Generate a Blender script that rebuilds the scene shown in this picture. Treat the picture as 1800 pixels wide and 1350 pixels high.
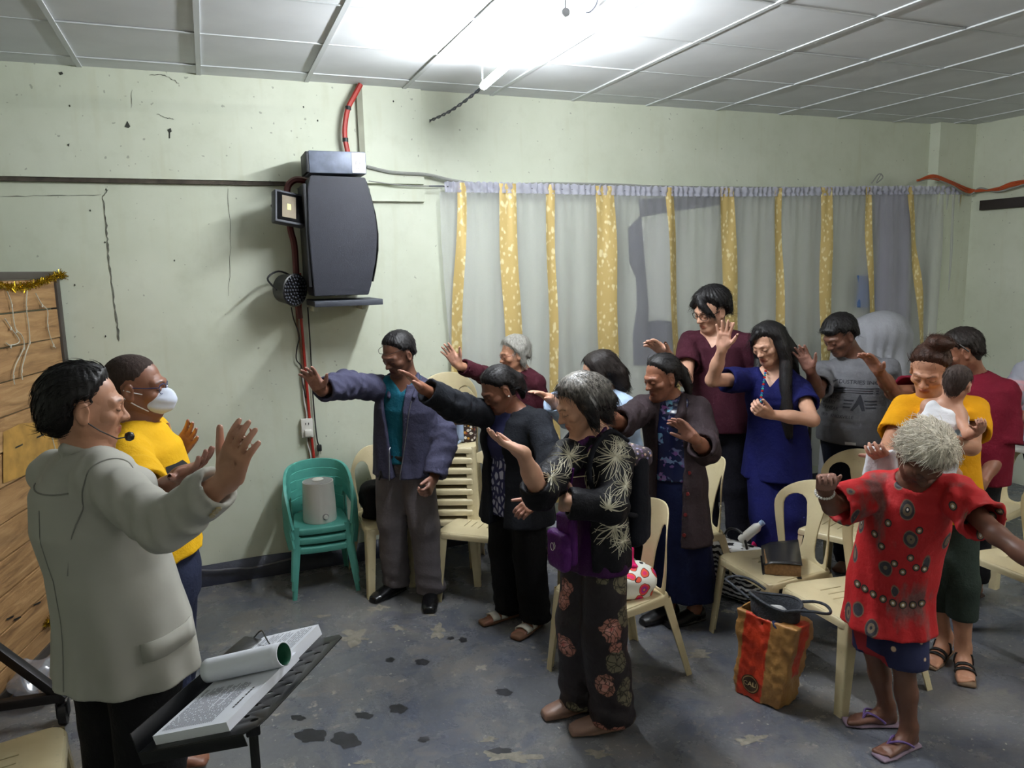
import bpy, bmesh, math, random
import numpy as np
from mathutils import Vector, Matrix

random.seed(7); np.random.seed(7)
SC = bpy.context.scene
COL = SC.collection
for o in list(bpy.data.objects): bpy.data.objects.remove(o)

# ------------------------------------------------------------------ camera
F_PX, CAM_H, YAW, PITCH, ROLL = 1321.2, 1.969, .37905, .1539, .023407
YW, ZC, XR = 4.972, 3.122, 6.42          # back wall, ceiling, right wall
def _rot():
    f = np.array([math.sin(YAW)*math.cos(PITCH), math.cos(YAW)*math.cos(PITCH), -math.sin(PITCH)])
    r = np.array([math.cos(YAW), -math.sin(YAW), 0.]); d = np.cross(f, r)
    return np.array([r*math.cos(ROLL)+d*math.sin(ROLL), -r*math.sin(ROLL)+d*math.cos(ROLL), f])
RC = _rot(); CAM = np.array([0., 0., CAM_H])
cam_data = bpy.data.cameras.new('camera'); cam = bpy.data.objects.new('camera', cam_data); COL.objects.link(cam)
cam_data.sensor_width = 36; cam_data.lens = F_PX/1800*36; cam_data.clip_start = .02
m = Matrix.Identity(4)
for i in range(3):
    m[i][0] = RC[0][i]; m[i][1] = -RC[1][i]; m[i][2] = -RC[2][i]; m[i][3] = CAM[i]
cam.matrix_world = m; SC.camera = cam

# ------------------------------------------------------------------ world + exposure
w = bpy.data.worlds.new('world'); SC.world = w; w.use_nodes = True
w.node_tree.nodes['Background'].inputs[0].default_value = (.55, .6, .7, 1)
w.node_tree.nodes['Background'].inputs[1].default_value = .03
SC.view_settings.view_transform = 'Standard'; SC.view_settings.look = 'None'
SC.view_settings.exposure = EXPOSURE = 0.35; SC.view_settings.gamma = 1.0; SC.view_settings.use_curve_mapping = False
TUBE_POWER, FILL_POWER = 26.0, 24.0
cy = SC.cycles; cy.adaptive_threshold = .06; cy.max_bounces = 4; cy.diffuse_bounces = 3; cy.glossy_bounces = 2; cy.transmission_bounces = 3; cy.transparent_max_bounces = 8

# ------------------------------------------------------------------ pixel helpers (photo survey -> metres)
def ray(px, py): return RC.T @ np.array([(px-900.)/F_PX, (py-675.)/F_PX, 1.])
def at(px, py, depth): return CAM + depth*ray(px, py)
def floor_at(px, py, z=0.):
    d = ray(px, py); return CAM + (z-CAM_H)/d[2]*d
def on_y(px, py, y=YW):
    d = ray(px, py); return CAM + y/d[1]*d
def on_x(px, py, x):
    d = ray(px, py); return CAM + x/d[0]*d
def depth_of(p): return float((RC @ (np.asarray(p, float)-CAM))[2])
def reach(px, py, c, L, near=True):
    """point on the sight line of a pixel at distance L from joint c (bone length kept)"""
    d = ray(px, py); d = d/np.linalg.norm(d); oc = CAM-np.asarray(c); b = d@oc; q = b*b-(oc@oc-L*L)
    if q < 0:
        p = CAM-b*d; v = p-c; return c+v/np.linalg.norm(v)*L
    t = -b-math.sqrt(q) if near else -b+math.sqrt(q)
    return CAM+t*d
def unit(v):
    v = np.asarray(v, float); return v/(np.linalg.norm(v)+1e-12)

# ------------------------------------------------------------------ materials
def lin(c):
    return tuple(((x/255.)/12.92 if x/255. <= .04045 else ((x/255.+.055)/1.055)**2.4) for x in c)+(1.,)
class NT:
    def __init__(s, name):
        s.m = bpy.data.materials.new(name); s.m.use_nodes = True; s.t = s.m.node_tree; s.n = s.t.nodes
        s.b = s.n['Principled BSDF']; s.out = s.n['Material Output']
    def add(s, typ, **kw):
        n = s.n.new(typ)
        for k, v in kw.items(): setattr(n, k, v)
        return n
    def link(s, a, b): s.t.links.new(a, b)
    def coord(s, scale=(1, 1, 1), rot=(0, 0, 0), kind='Object', loc=(0, 0, 0)):
        c = s.add('ShaderNodeTexCoord'); mp = s.add('ShaderNodeMapping')
        mp.inputs['Scale'].default_value = scale; mp.inputs['Rotation'].default_value = rot; mp.inputs['Location'].default_value = loc
        s.link(c.outputs[kind], mp.inputs[0]); return mp.outputs[0]
    def noise(s, vec, scale=5, detail=4, rough=.55, dist=0.):
        n = s.add('ShaderNodeTexNoise'); n.inputs['Scale'].default_value = scale; n.inputs['Detail'].default_value = detail
        n.inputs['Roughness'].default_value = rough; n.inputs['Distortion'].default_value = dist
        if vec is not None: s.link(vec, n.inputs['Vector'])
        return n.outputs['Fac']
    def ramp(s, fac, stops, interp='LINEAR'):
        r = s.add('ShaderNodeValToRGB'); r.color_ramp.interpolation = interp
        e = r.color_ramp.elements
        while len(e) < len(stops): e.new(.5)
        for el, (p, c) in zip(e, stops):
            el.position = p; el.color = c if len(c) == 4 else lin(c)
        s.link(fac, r.inputs[0]); return r.outputs['Color']
    def mix(s, fac, a, b, mode='MIX'):
        n = s.add('ShaderNodeMix', data_type='RGBA', blend_type=mode)
        for sock, v in ((n.inputs['Factor'], fac), (n.inputs['A'], a), (n.inputs['B'], b)):
            if isinstance(v, (int, float)): sock.default_value = v
            elif isinstance(v, tuple): sock.default_value = v if len(v) == 4 else lin(v)
            else: s.link(v, sock)
        return n.outputs['Result']
    def math(s, op, a, b=None):
        n = s.add('ShaderNodeMath', operation=op)
        for k, v in enumerate((a, b)):
            if v is None: continue
            if isinstance(v, (int, float)): n.inputs[k].default_value = v
            else: s.link(v, n.inputs[k])
        return n.outputs[0]
    def col(s, c):
        if isinstance(c, tuple): s.b.inputs['Base Color'].default_value = c if len(c) == 4 else lin(c)
        else: s.link(c, s.b.inputs['Base Color'])
        return s
    def set(s, **kw):
        for k, v in kw.items():
            sock = s.b.inputs[k.replace('_', ' ')]
            if isinstance(v, (int, float, tuple)): sock.default_value = v
            else: s.link(v, sock)
        return s
    def bump(s, h, strength=.2, dist=.01):
        n = s.add('ShaderNodeBump'); n.inputs['Strength'].default_value = strength; n.inputs['Distance'].default_value = dist
        s.link(h, n.inputs['Height']); s.link(n.outputs[0], s.b.inputs['Normal']); return s

def plain(name, c, rough=.5, metal=0., var=.12, scale=8, bump=0., bscale=60, spec=.5, c2=None):
    """a base colour with mottling, plus optional fine relief"""
    t = NT(name); v = t.coord()
    f = t.noise(v, scale, 3)
    a = lin(c); b = lin(c2) if c2 else tuple(x*(1-var*2) for x in a[:3])+(1.,)
    t.col(t.ramp(f, [(.3, b), (.7, a)])); t.set(Roughness=rough, Metallic=metal)
    t.b.inputs['Specular IOR Level'].default_value = spec
    if bump: t.bump(t.noise(v, bscale, 3), bump, .01)
    return t.m
def cloth(name, c, var=.15, weave=True, rough=.85, fold=6., c2=None, sheen=.0):
    t = NT(name); v = t.coord()
    f = t.noise(v, fold, 3); a = lin(c); b = lin(c2) if c2 else tuple(x*(1-var*1.6) for x in a[:3])+(1.,)
    t.col(t.ramp(f, [(.3, b), (.7, a)])); t.set(Roughness=rough); t.b.inputs['Specular IOR Level'].default_value = .2
    if sheen: t.b.inputs['Sheen Weight'].default_value = sheen
    if weave:
        t.bump(t.noise(v, 34, 3, .7), .4, .012)
    return t.m

# ------------------------------------------------------------------ objects
def link(o, parent=None):
    COL.objects.link(o)
    if parent is not None: o.parent = parent
    return o
def tag(o, label=None, cat=None, group=None, kind=None):
    if label: o['label'] = label
    if cat: o['category'] = cat
    if group: o['group'] = group
    if kind: o['kind'] = kind
    return o
def empty(name, loc=(0, 0, 0), rz=0.):
    o = bpy.data.objects.new(name, None); o.location = [float(x) for x in loc]; o.rotation_euler = (0, 0, rz)
    o.empty_display_size = .1; return link(o)
def smooth(me, angle=None):
    me.polygons.foreach_set('use_smooth', [True]*len(me.polygons))
    if angle is not None: me.set_sharp_from_angle(angle=math.radians(angle))
def mobj(name, bm, mat, parent=None, ang=40):
    me = bpy.data.meshes.new(name); bmesh.ops.recalc_face_normals(bm, faces=bm.faces); bm.to_mesh(me); bm.free()
    smooth(me, ang); 
    for x in (mat if isinstance(mat, (list, tuple)) else [mat]): me.materials.append(x)
    return link(bpy.data.objects.new(name, me), parent)
def raw(name, V, Fc, mat, parent=None, ang=None):
    me = bpy.data.meshes.new(name); me.from_pydata([tuple(map(float, v)) for v in V], [], Fc); me.update()
    smooth(me, ang)
    for x in (mat if isinstance(mat, (list, tuple)) else [mat]): me.materials.append(x)
    return link(bpy.data.objects.new(name, me), parent)
def share(o, parent=None, loc=None, rot=None, name=None, scale=None):
    c = o.copy(); COL.objects.link(c)
    if parent is not None: c.parent = parent
    if loc is not None: c.location = loc
    if rot is not None: c.rotation_euler = rot
    if scale is not None: c.scale = scale
    if name: c.name = name
    return c
def copy_tree(o, parent=None):
    c = o.copy(); COL.objects.link(c); c.parent = parent
    for ch in list(o.children): copy_tree(ch, c)
    return c
def box(bm, c, size, rot=None, bev=0., seg=2, M=None):
    r = bmesh.ops.create_cube(bm, size=1.)
    vs = r['verts']
    T = Matrix.Translation(Vector([float(x) for x in c]))
    if rot is not None: T = T @ Matrix.Rotation(rot[2], 4, 'Z') @ Matrix.Rotation(rot[1], 4, 'Y') @ Matrix.Rotation(rot[0], 4, 'X')
    if M is not None: T = T @ M
    for v in vs: v.co = Vector((v.co.x*size[0], v.co.y*size[1], v.co.z*size[2]))
    if bev:
        es = list({e for v in vs for e in v.link_edges})
        rr = bmesh.ops.bevel(bm, geom=es, offset=bev, segments=seg, affect='EDGES', profile=.5)
        vs = list({v for f in rr['faces'] for v in f.verts} | {v for v in vs if v.is_valid})
    for v in vs: v.co = T @ v.co
    return vs
def cyl(bm, a, b, r1, r2=None, seg=16, caps=True):
    a = Vector([float(x) for x in a]); b = Vector([float(x) for x in b]); d = b-a
    res = bmesh.ops.create_cone(bm, cap_ends=caps, cap_tris=False, segments=seg, radius1=r1, radius2=r1 if r2 is None else r2, depth=d.length)
    T = Matrix.Translation((a+b)/2) @ d.to_track_quat('Z', 'Y').to_matrix().to_4x4()
    bmesh.ops.transform(bm, matrix=T, verts=res['verts']); return res['verts']
def catmull(P, n=8):
    P = [np.asarray(p, float) for p in P]; P = [2*P[0]-P[1]]+P+[2*P[-1]-P[-2]]; out = []
    for i in range(1, len(P)-2):
        for k in range(n):
            t = k/n; out.append(.5*((2*P[i])+(-P[i-1]+P[i+1])*t+(2*P[i-1]-5*P[i]+4*P[i+1]-P[i+2])*t*t+(-P[i-1]+3*P[i]-3*P[i+1]+P[i+2])*t**3))
    out.append(P[-2]); return out
def tube_vf(P, r, seg=8, closed=False):
    """tube along points; r scalar or list"""
    P = [np.asarray(p, float) for p in P]; n = len(P); R = r if hasattr(r, '__len__') else [r]*n
    V = []; Fc = []; up = None
    for i in range(n):
        if closed: t = unit(P[(i+1) % n]-P[i-1])
        else: t = unit(P[min(i+1, n-1)]-P[max(i-1, 0)])
        if up is None:
            up = np.array([0, 0, 1.]) if abs(t[2]) < .9 else np.array([1., 0, 0])
        s = unit(np.cross(t, up)); up = np.cross(s, t)
        for k in range(seg):
            a = 2*math.pi*k/seg; V.append(P[i]+R[i]*(math.cos(a)*s+math.sin(a)*up))
    m = n if closed else n-1
    for i in range(m):
        j = (i+1) % n
        for k in range(seg):
            k2 = (k+1) % seg; Fc.append((i*seg+k, i*seg+k2, j*seg+k2, j*seg+k))
    if not closed: Fc += [tuple(range(seg))[::-1], tuple((n-1)*seg+k for k in range(seg))]
    return V, Fc
def tube(name, P, r, mat, parent=None, seg=8, closed=False, sm=0):
    if sm: P = catmull(P, sm)
    V, Fc = tube_vf(P, r, seg, closed); return raw(name, V, Fc, mat, parent, 50)
def lathe_vf(prof, seg=32, c=(0, 0, 0)):
    V = []; Fc = []; n = len(prof)
    for i, (r, z) in enumerate(prof):
        for k in range(seg):
            a = 2*math.pi*k/seg; V.append((c[0]+r*math.cos(a), c[1]+r*math.sin(a), c[2]+z))
    for i in range(n-1):
        for k in range(seg):
            k2 = (k+1) % seg; Fc.append((i*seg+k, i*seg+k2, (i+1)*seg+k2, (i+1)*seg+k))
    Fc += [tuple(range(seg))[::-1], tuple((n-1)*seg+k for k in range(seg))]
    return V, Fc
def merge(parts):
    V = []; Fc = []
    for v, f in parts:
        o = len(V); V += list(v); Fc += [tuple(i+o for i in q) for q in f]
    return V, Fc
def plate(outline, holes=(), thick=.006, bevel=.0025, cutx=(), cuty=(), warp=None):
    """flat 2-D outline with holes, thickened, cut into strips, then bent by warp(x,y,z)->(x,y,z)"""
    cu = bpy.data.curves.new('tmp', 'CURVE'); cu.dimensions = '2D'; cu.fill_mode = 'BOTH'
    cu.extrude = max(thick/2-bevel, .0001); cu.bevel_depth = bevel; cu.bevel_resolution = 1; cu.offset = -bevel
    for loop in [outline]+list(holes):
        s = cu.splines.new('POLY'); s.points.add(len(loop)-1); s.use_cyclic_u = True
        for p, q in zip(s.points, loop): p.co = (q[0], q[1], 0, 1)
    ob = bpy.data.objects.new('tmp', cu); COL.objects.link(ob)
    dg = bpy.context.evaluated_depsgraph_get(); dg.update(); me = bpy.data.meshes.new_from_object(ob.evaluated_get(dg))
    bm = bmesh.new(); bm.from_mesh(me); bpy.data.objects.remove(ob); bpy.data.meshes.remove(me); bpy.data.curves.remove(cu)
    bmesh.ops.remove_doubles(bm, verts=bm.verts, dist=1e-5)
    for x in cutx: bmesh.ops.bisect_plane(bm, geom=bm.verts[:]+bm.edges[:]+bm.faces[:], plane_co=(x, 0, 0), plane_no=(1, 0, 0))
    for y in cuty: bmesh.ops.bisect_plane(bm, geom=bm.verts[:]+bm.edges[:]+bm.faces[:], plane_co=(0, y, 0), plane_no=(0, 1, 0))
    if warp:
        for v in bm.verts: v.co = Vector(warp(v.co.x, v.co.y, v.co.z))
    return bm
def text_mesh(s, size=1., extrude=0.):
    """flat lettering as vertices/faces in the xy plane, centred"""
    cu = bpy.data.curves.new('tmp', 'FONT'); cu.body = s; cu.size = size; cu.align_x = 'CENTER'; cu.align_y = 'CENTER'; cu.extrude = extrude; cu.resolution_u = 3
    ob = bpy.data.objects.new('tmp', cu); COL.objects.link(ob)
    dg = bpy.context.evaluated_depsgraph_get(); dg.update(); me = bpy.data.meshes.new_from_object(ob.evaluated_get(dg))
    V = [tuple(v.co) for v in me.vertices]; Fc = [tuple(p.vertices) for p in me.polygons]
    bpy.data.objects.remove(ob); bpy.data.meshes.remove(me); bpy.data.curves.remove(cu); return V, Fc

# ------------------------------------------------------------------ signed-distance modelling (bodies, clothes, soft things)
def s_cone(a, b, r1, r2):
    a = np.asarray(a, np.float32); ab = np.asarray(b, np.float32)-a; L2 = float(ab@ab)+1e-12
    def f(P):
        q = P-a; t = np.clip((q@ab)/L2, 0, 1); q = q-t[:, None]*ab
        return np.sqrt((q*q).sum(1))-(r1+(r2-r1)*t)
    return f
def s_ell(c, r, M=None):
    c = np.asarray(c, np.float32); r = np.asarray(r, np.float32); M = None if M is None else np.asarray(M, np.float32)
    def f(P):
        q = P-c
        if M is not None: q = q@M.T
        u = q/r; k0 = np.sqrt((u*u).sum(1)); u = u/r; k1 = np.sqrt((u*u).sum(1))+1e-6
        return k0*(k0-1)/k1
    return f
def s_box(c, h, rd=0., M=None):
    c = np.asarray(c, np.float32); h = np.asarray(h, np.float32)-rd; M = None if M is None else np.asarray(M, np.float32)
    def f(P):
        q = P-c
        if M is not None: q = q@M.T
        q = np.abs(q)-h; o = np.maximum(q, 0)
        return np.sqrt((o*o).sum(1))+np.minimum(q.max(1), 0)-rd
    return f
def s_loft(nodes):
    """nodes: (pos, half_width, half_depth, side_vec); elliptical tube"""
    segs = []
    for (p0, a0, b0, s0), (p1, a1, b1, s1) in zip(nodes[:-1], nodes[1:]):
        p0 = np.asarray(p0, np.float32); p1 = np.asarray(p1, np.float32); ax = unit(p1-p0); s = unit(np.asarray(s0)+np.asarray(s1)); s = unit(s-ax*(s@ax)); fr = np.cross(ax, s)
        segs.append((p0, (p1-p0), float((p1-p0)@(p1-p0))+1e-12, a0, a1, b0, b1, s.astype(np.float32), fr.astype(np.float32), ax.astype(np.float32)))
    def f(P):
        best = None
        for p0, d, L2, a0, a1, b0, b1, s, fr, ax in segs:
            q = P-p0; t = np.clip((q@d)/L2, 0, 1); a = a0+(a1-a0)*t; b = b0+(b1-b0)*t
            q = q-t[:, None]*d; u = (q@s); v = (q@fr); w_ = (q@ax); c = np.minimum(a, b)*.5
            k0 = np.sqrt((u/a)**2+(v/b)**2+(w_/c)**2); k1 = np.sqrt((u/a**2)**2+(v/b**2)**2+(w_/c**2)**2)+1e-6
            e = k0*(k0-1)/k1
            best = e if best is None else np.minimum(best, e)
        return best
    return f
def s_plane(p, n):
    p = np.asarray(p, np.float32); n = np.asarray(unit(n), np.float32)
    return lambda P: (P-p)@n
def s_poly(pts, r):
    fs = [s_cone(a, b, ra, rb) for (a, b, ra, rb) in zip(pts[:-1], pts[1:], (r[:-1] if hasattr(r, '__len__') else [r]*(len(pts)-1)), (r[1:] if hasattr(r, '__len__') else [r]*(len(pts)-1)))]
    def f(P):
        v = fs[0](P)
        for g in fs[1:]: v = np.minimum(v, g(P))
        return v
    return f
def smin(a, b, k):
    if k <= 0: return np.minimum(a, b)
    h = np.maximum(k-np.abs(a-b), 0)/k; return np.minimum(a, b)-h*h*k*.25
def wrinkle(amp, freq, seed, stretch=(1, 1, .45), n=5):
    rs = np.random.RandomState(seed); K = rs.normal(size=(n, 3)); K = K/np.linalg.norm(K, axis=1)[:, None]*freq*rs.uniform(.6, 1.6, (n, 1))*np.array(stretch); ph = rs.uniform(0, 6.28, n)
    K = K.astype(np.float32); ph = ph.astype(np.float32)
    def f(P):
        w0 = np.sin(P@K[0]+ph[0])*1.2; v = 0
        for i in range(1, n): v = v+np.sin(P@K[i]+ph[i]+w0)
        return amp*v/math.sqrt(n)
    return f
class Field:
    def __init__(s): s.ops = []
    def u(s, f, k=.01): s.ops.append(('u', f, k)); return s
    def sub(s, f, k=.0): s.ops.append(('s', f, k)); return s
    def cut(s, f, k=.0): s.ops.append(('i', f, k)); return s      # keep where f<0
    def disp(s, f): s.ops.append(('d', f, 0)); return s
    def __call__(s, P, cen=None, rad=0.):
        return s.ev(P)
    def ev(s, P, masks=None):
        v = np.full(len(P), 9., np.float32)
        for n, (op, f, k) in enumerate(s.ops):
            mk = None if masks is None else masks[n]
            if mk is not None:
                if not mk.any(): continue
                d = f(P[mk]); 
                if op == 'u': v[mk] = smin(v[mk], d, k)
                elif op == 's': v[mk] = -smin(-v[mk], d, k)
            else:
                d = f(P)
                if op == 'u': v = smin(v, d, k)
                elif op == 's': v = -smin(-v, d, k)
                elif op == 'i': v = -smin(-v, -d, k)
                else: v = v+d
        return v
def polygonize(fld, lo, hi, vox, keep=None):
    """sparse surface nets; keep(centres)->bool mask restricts the region meshed"""
    lo = np.asarray(lo, np.float32); hi = np.asarray(hi, np.float32); B = 8; bs = B*vox
    nb = np.maximum(1, np.ceil((hi-lo)/bs).astype(int)); g = np.stack(np.meshgrid(*[np.arange(k) for k in nb], indexing='ij'), -1).reshape(-1, 3)
    cen = (lo+(g+.5)*bs).astype(np.float32); hd = bs*.87
    ok = np.ones(len(g), bool) if keep is None else keep(cen)
    g = g[ok]; cen = cen[ok]
    dc = fld.ev(cen); act = np.abs(dc) < hd*1.7+.012; g = g[act]; cen = cen[act]
    if not len(g): return np.zeros((0, 3)), np.zeros((0, 4), int)
    ax = np.arange(B+1, dtype=np.float32); off = np.stack(np.meshgrid(ax, ax, ax, indexing='ij'), -1).reshape(-1, 3)
    N = (B+1)**3; vals = np.empty((len(g), N), np.float32)
    CH = 400
    for s0 in range(0, len(g), CH):
        gg = g[s0:s0+CH]; cc = cen[s0:s0+CH]
        P = (lo+(gg[:, None, :]*B+off[None])*vox).astype(np.float32).reshape(-1, 3); masks = []
        for op, f, k in fld.ops:
            if op in 'us': masks.append(np.repeat(f(cc) < hd*1.8+.03+k, N))
            else: masks.append(None)
        vals[s0:s0+CH] = fld.ev(P, masks).reshape(len(gg), N)
    S = vals.reshape(-1, B+1, B+1, B+1); neg = S < 0
    cnt = np.zeros((len(g), B, B, B), np.int8)
    for i in (0, 1):
        for j in (0, 1):
            for k in (0, 1): cnt += neg[:, i:B+i, j:B+j, k:B+k]
    bi, ci, cj, ck = np.nonzero((cnt > 0) & (cnt < 8))
    if not len(bi): return np.zeros((0, 3)), np.zeros((0, 4), int)
    acc = np.zeros((len(bi), 3), np.float32); num = np.zeros(len(bi), np.float32)
    cor = {(i, j, k): S[bi, ci+i, cj+j, ck+k] for i in (0, 1) for j in (0, 1) for k in (0, 1)}
    for a in range(3):
        for p in (0, 1):
            for q in (0, 1):
                c0 = [0, 0, 0]; o = [x for x in range(3) if x != a]; c0[o[0]] = p; c0[o[1]] = q; c1 = list(c0); c1[a] = 1
                v0 = cor[tuple(c0)]; v1 = cor[tuple(c1)]; x = (v0 < 0) != (v1 < 0); t = np.where(x, v0/(v0-v1+1e-20), 0)
                pt = np.zeros((len(bi), 3), np.float32); pt[:, o[0]] = p; pt[:, o[1]] = q; pt[:, a] = t
                acc += pt*x[:, None]; num += x
    gc = g[bi]*B+np.stack([ci, cj, ck], -1); V = lo+(gc+acc/num[:, None])*vox
    dims = (nb*B+2).astype(np.int64); key = (gc[:, 0].astype(np.int64)*dims[1]+gc[:, 1])*dims[2]+gc[:, 2]
    order = np.argsort(key); sk = key[order]
    def find(c):
        kk = (c[:, 0].astype(np.int64)*dims[1]+c[:, 1])*dims[2]+c[:, 2]; p = np.searchsorted(sk, kk); p = np.minimum(p, len(sk)-1)
        return np.where(sk[p] == kk, order[p], -1)
    faces = []
    for a in range(3):
        o = [(a+1) % 3, (a+2) % 3]
        s0 = [slice(0, B)]*3; s1 = [slice(0, B)]*3; s1[a] = slice(1, B+1)
        n0 = neg[(slice(None),)+tuple(s0)]; n1 = neg[(slice(None),)+tuple(s1)]
        b_, i_, j_, k_ = np.nonzero(n0 != n1)
        if not len(b_): continue
        c = g[b_]*B+np.stack([i_, j_, k_], -1); fl = n0[b_, i_, j_, k_]
        q = []
        for du, dv in ((-1, -1), (0, -1), (0, 0), (-1, 0)):
            cc = c.copy(); cc[:, o[0]] += du; cc[:, o[1]] += dv; q.append(find(cc))
        q = np.stack(q, -1); good = (q >= 0).all(1); q = q[good]; fl = fl[good]
        q[~fl] = q[~fl][:, ::-1]; faces.append(q)
    Fq = np.concatenate(faces) if faces else np.zeros((0, 4), int)
    return V.astype(np.float64), Fq
def np_mesh(name, V, Fq, mats, parent=None, origin=(0, 0, 0), attrs=None):
    me = bpy.data.meshes.new(name); n = len(V); f = len(Fq)
    V = np.asarray(V)-np.asarray(origin)
    me.vertices.add(n); me.vertices.foreach_set('co', np.ascontiguousarray(V, np.float32).ravel())
    me.loops.add(f*4); me.loops.foreach_set('vertex_index', np.ascontiguousarray(Fq, np.int32).ravel())
    me.polygons.add(f); me.polygons.foreach_set('loop_start', np.arange(0, f*4, 4, dtype=np.int32))
    me.polygons.foreach_set('use_smooth', np.ones(f, bool)); me.update(calc_edges=True)
    for k, v in (attrs or {}).items():
        a = me.attributes.new(k, 'FLOAT_COLOR', 'POINT'); c = np.ones((n, 4), np.float32); c[:, :v.shape[1]] = v; a.data.foreach_set('color', c.ravel())
    for x in (mats if isinstance(mats, (list, tuple)) else [mats]): me.materials.append(x)
    return link(bpy.data.objects.new(name, me), parent)
def sdf_obj(name, fld, lo, hi, vox, mat, parent=None, origin=(0, 0, 0), attr=None):
    V, Fq = polygonize(fld, lo, hi, vox)
    return np_mesh(name, V, Fq, mat, parent, origin, None if attr is None else {'col': attr(V)})
# ------------------------------------------------------------------ people
UP = np.array([0., 0., 1.])
def skin_mat(name, c, lip=None):
    t = NT(name); v = t.coord()
    base = t.ramp(t.noise(v, 14, 4), [(.3, tuple(x*.82 for x in lin(c)[:3])+(1.,)), (.7, lin(c))])
    a = t.add('ShaderNodeAttribute', attribute_name='col'); sp = t.add('ShaderNodeSeparateColor'); t.link(a.outputs['Color'], sp.inputs[0])
    l = lin(lip or (c[0]*.78, c[1]*.5, c[2]*.48))
    x = t.mix(t.math('MULTIPLY', sp.outputs[0], .75), base, l); x = t.mix(sp.outputs[1], x, (28, 20, 18)); x = t.mix(t.math('MULTIPLY', sp.outputs[2], .55), x, (235, 180, 165))
    t.col(x).set(Roughness=.48); 
    return t.m
def hair_mat(name, c, c2=None, rough=.42):
    t = NT(name); v = t.coord((1, 1, .35))
    f = t.noise(v, 90, 4); f2 = t.noise(t.coord(), 7, 3)
    a = lin(c); b = lin(c2 or tuple(x*.55 for x in c))
    t.col(t.mix(f2, t.ramp(f, [(.35, b), (.65, a)]), a)).set(Roughness=rough+.1); t.b.inputs['Specular IOR Level'].default_value = .3; t.bump(f, .5, .006); return t.m
SK = {k: skin_mat('skin_'+k, c) for k, c in dict(tan=(176, 124, 98), brown=(140, 92, 70), dark=(112, 74, 58), light=(206, 158, 132), mid=(190, 138, 110), baby=(200, 150, 125), old=(150, 104, 82)).items()}
HR = dict(black=hair_mat('hair_black', (24, 22, 24)), dark=hair_mat('hair_dark', (34, 27, 25)), gray=hair_mat('hair_gray', (168, 166, 158), (95, 92, 88), .6), silver=hair_mat('hair_silver', (244, 236, 220), (166, 158, 144), .55),
          brown=hair_mat('hair_brown', (70, 42, 30), (26, 18, 16)), buzz=hair_mat('hair_buzz', (62, 50, 46), (36, 29, 27), .8), mixed=hair_mat('hair_mixed', (26, 24, 27), (12, 11, 12)), baby=hair_mat('hair_baby', (66, 54, 50), (40, 32, 30), .6))

def head_field(female=False, old=False):
    h = Field(); q = .94 if female else 1.
    h.u(s_ell((0, -.016, .034), (.0755, .095, .083))).u(s_ell((0, .024, -.036), (.0575*q, .066, .078)), .03)
    h.u(s_ell((0, .064, -.094), (.021*q, .02, .018)), .028)
    for s in (-1, 1):
        h.u(s_cone((s*.05*q, .0, -.05), (s*.022*q, .058, -.09), .02, .016), .03)
        h.u(s_ell((s*.043, .056, -.02), (.024, .024, .02)), .022)
    h.u(s_poly([(-.042, .07, .02), (-.018, .086, .024), (.018, .086, .024), (.042, .07, .02)], .011 if female else .0125), .02)
    for s in (-1, 1):
        h.sub(s_ell((s*.031, .104, .004), (.021, .02, .014)), .014)
    for s in (-1, 1): h.u(s_ell((s*.031, .0785, .002), (.0155, .0135, .0125)), .004)
    h.u(s_poly([(0, .084, .018), (0, .094, -.004), (0, .107, -.025)], [.0075, .0085, .0115]), .012)
    for s in (-1, 1): h.u(s_ell((s*.0125, .096, -.027), (.0095, .011, .0085)), .007)
    h.u(s_poly([(-.021, .08, -.061), (-.008, .0915, -.0565), (0, .0905, -.0575), (.008, .0915, -.0565), (.021, .08, -.061)], .0062), .008)
    h.u(s_poly([(-.018, .081, -.0645), (0, .0895, -.068), (.018, .081, -.0645)], .0068), .008)
    h.sub(s_poly([(-.022, .088, -.062), (0, .099, -.0622), (.022, .088, -.062)], .0022), .004)
    for s in (-1, 1):
        e = Field().u(s_ell((s*.079, -.006, -.006), (.011, .019, .031))).u(s_ell((s*.077, .0, -.03), (.009, .011, .011)), .01).sub(s_ell((s*.09, -.001, -.004), (.009, .0115, .02)), .006)
        h.u(e, .008)
    return h
def face_paint(l):
    x, y, z = np.abs(l[:, 0]), l[:, 1], l[:, 2]; C = np.zeros((len(l), 3), np.float32)
    C[:, 0] = np.clip(1.3-np.hypot(x/.021, (z+.062)/.0115), 0, .4)/.4*(y > .07)
    zb = .024+.006*np.clip((x-.014)/.02, 0, 1)-.35*np.clip(x-.034, 0, 1)
    C[:, 1] = np.clip(1-np.abs(z-zb)/.0042, 0, 1)*(x > .012)*(x < .05)*(y > .045)*.9
    zl = -.0035+.25*np.abs(x-.031)
    C[:, 1] = np.maximum(C[:, 1], np.clip(1.2-np.abs(z-zl)/.0026, 0, 1)*(np.abs(x-.031) < .0165)*(y > .06))
    return C

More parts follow.
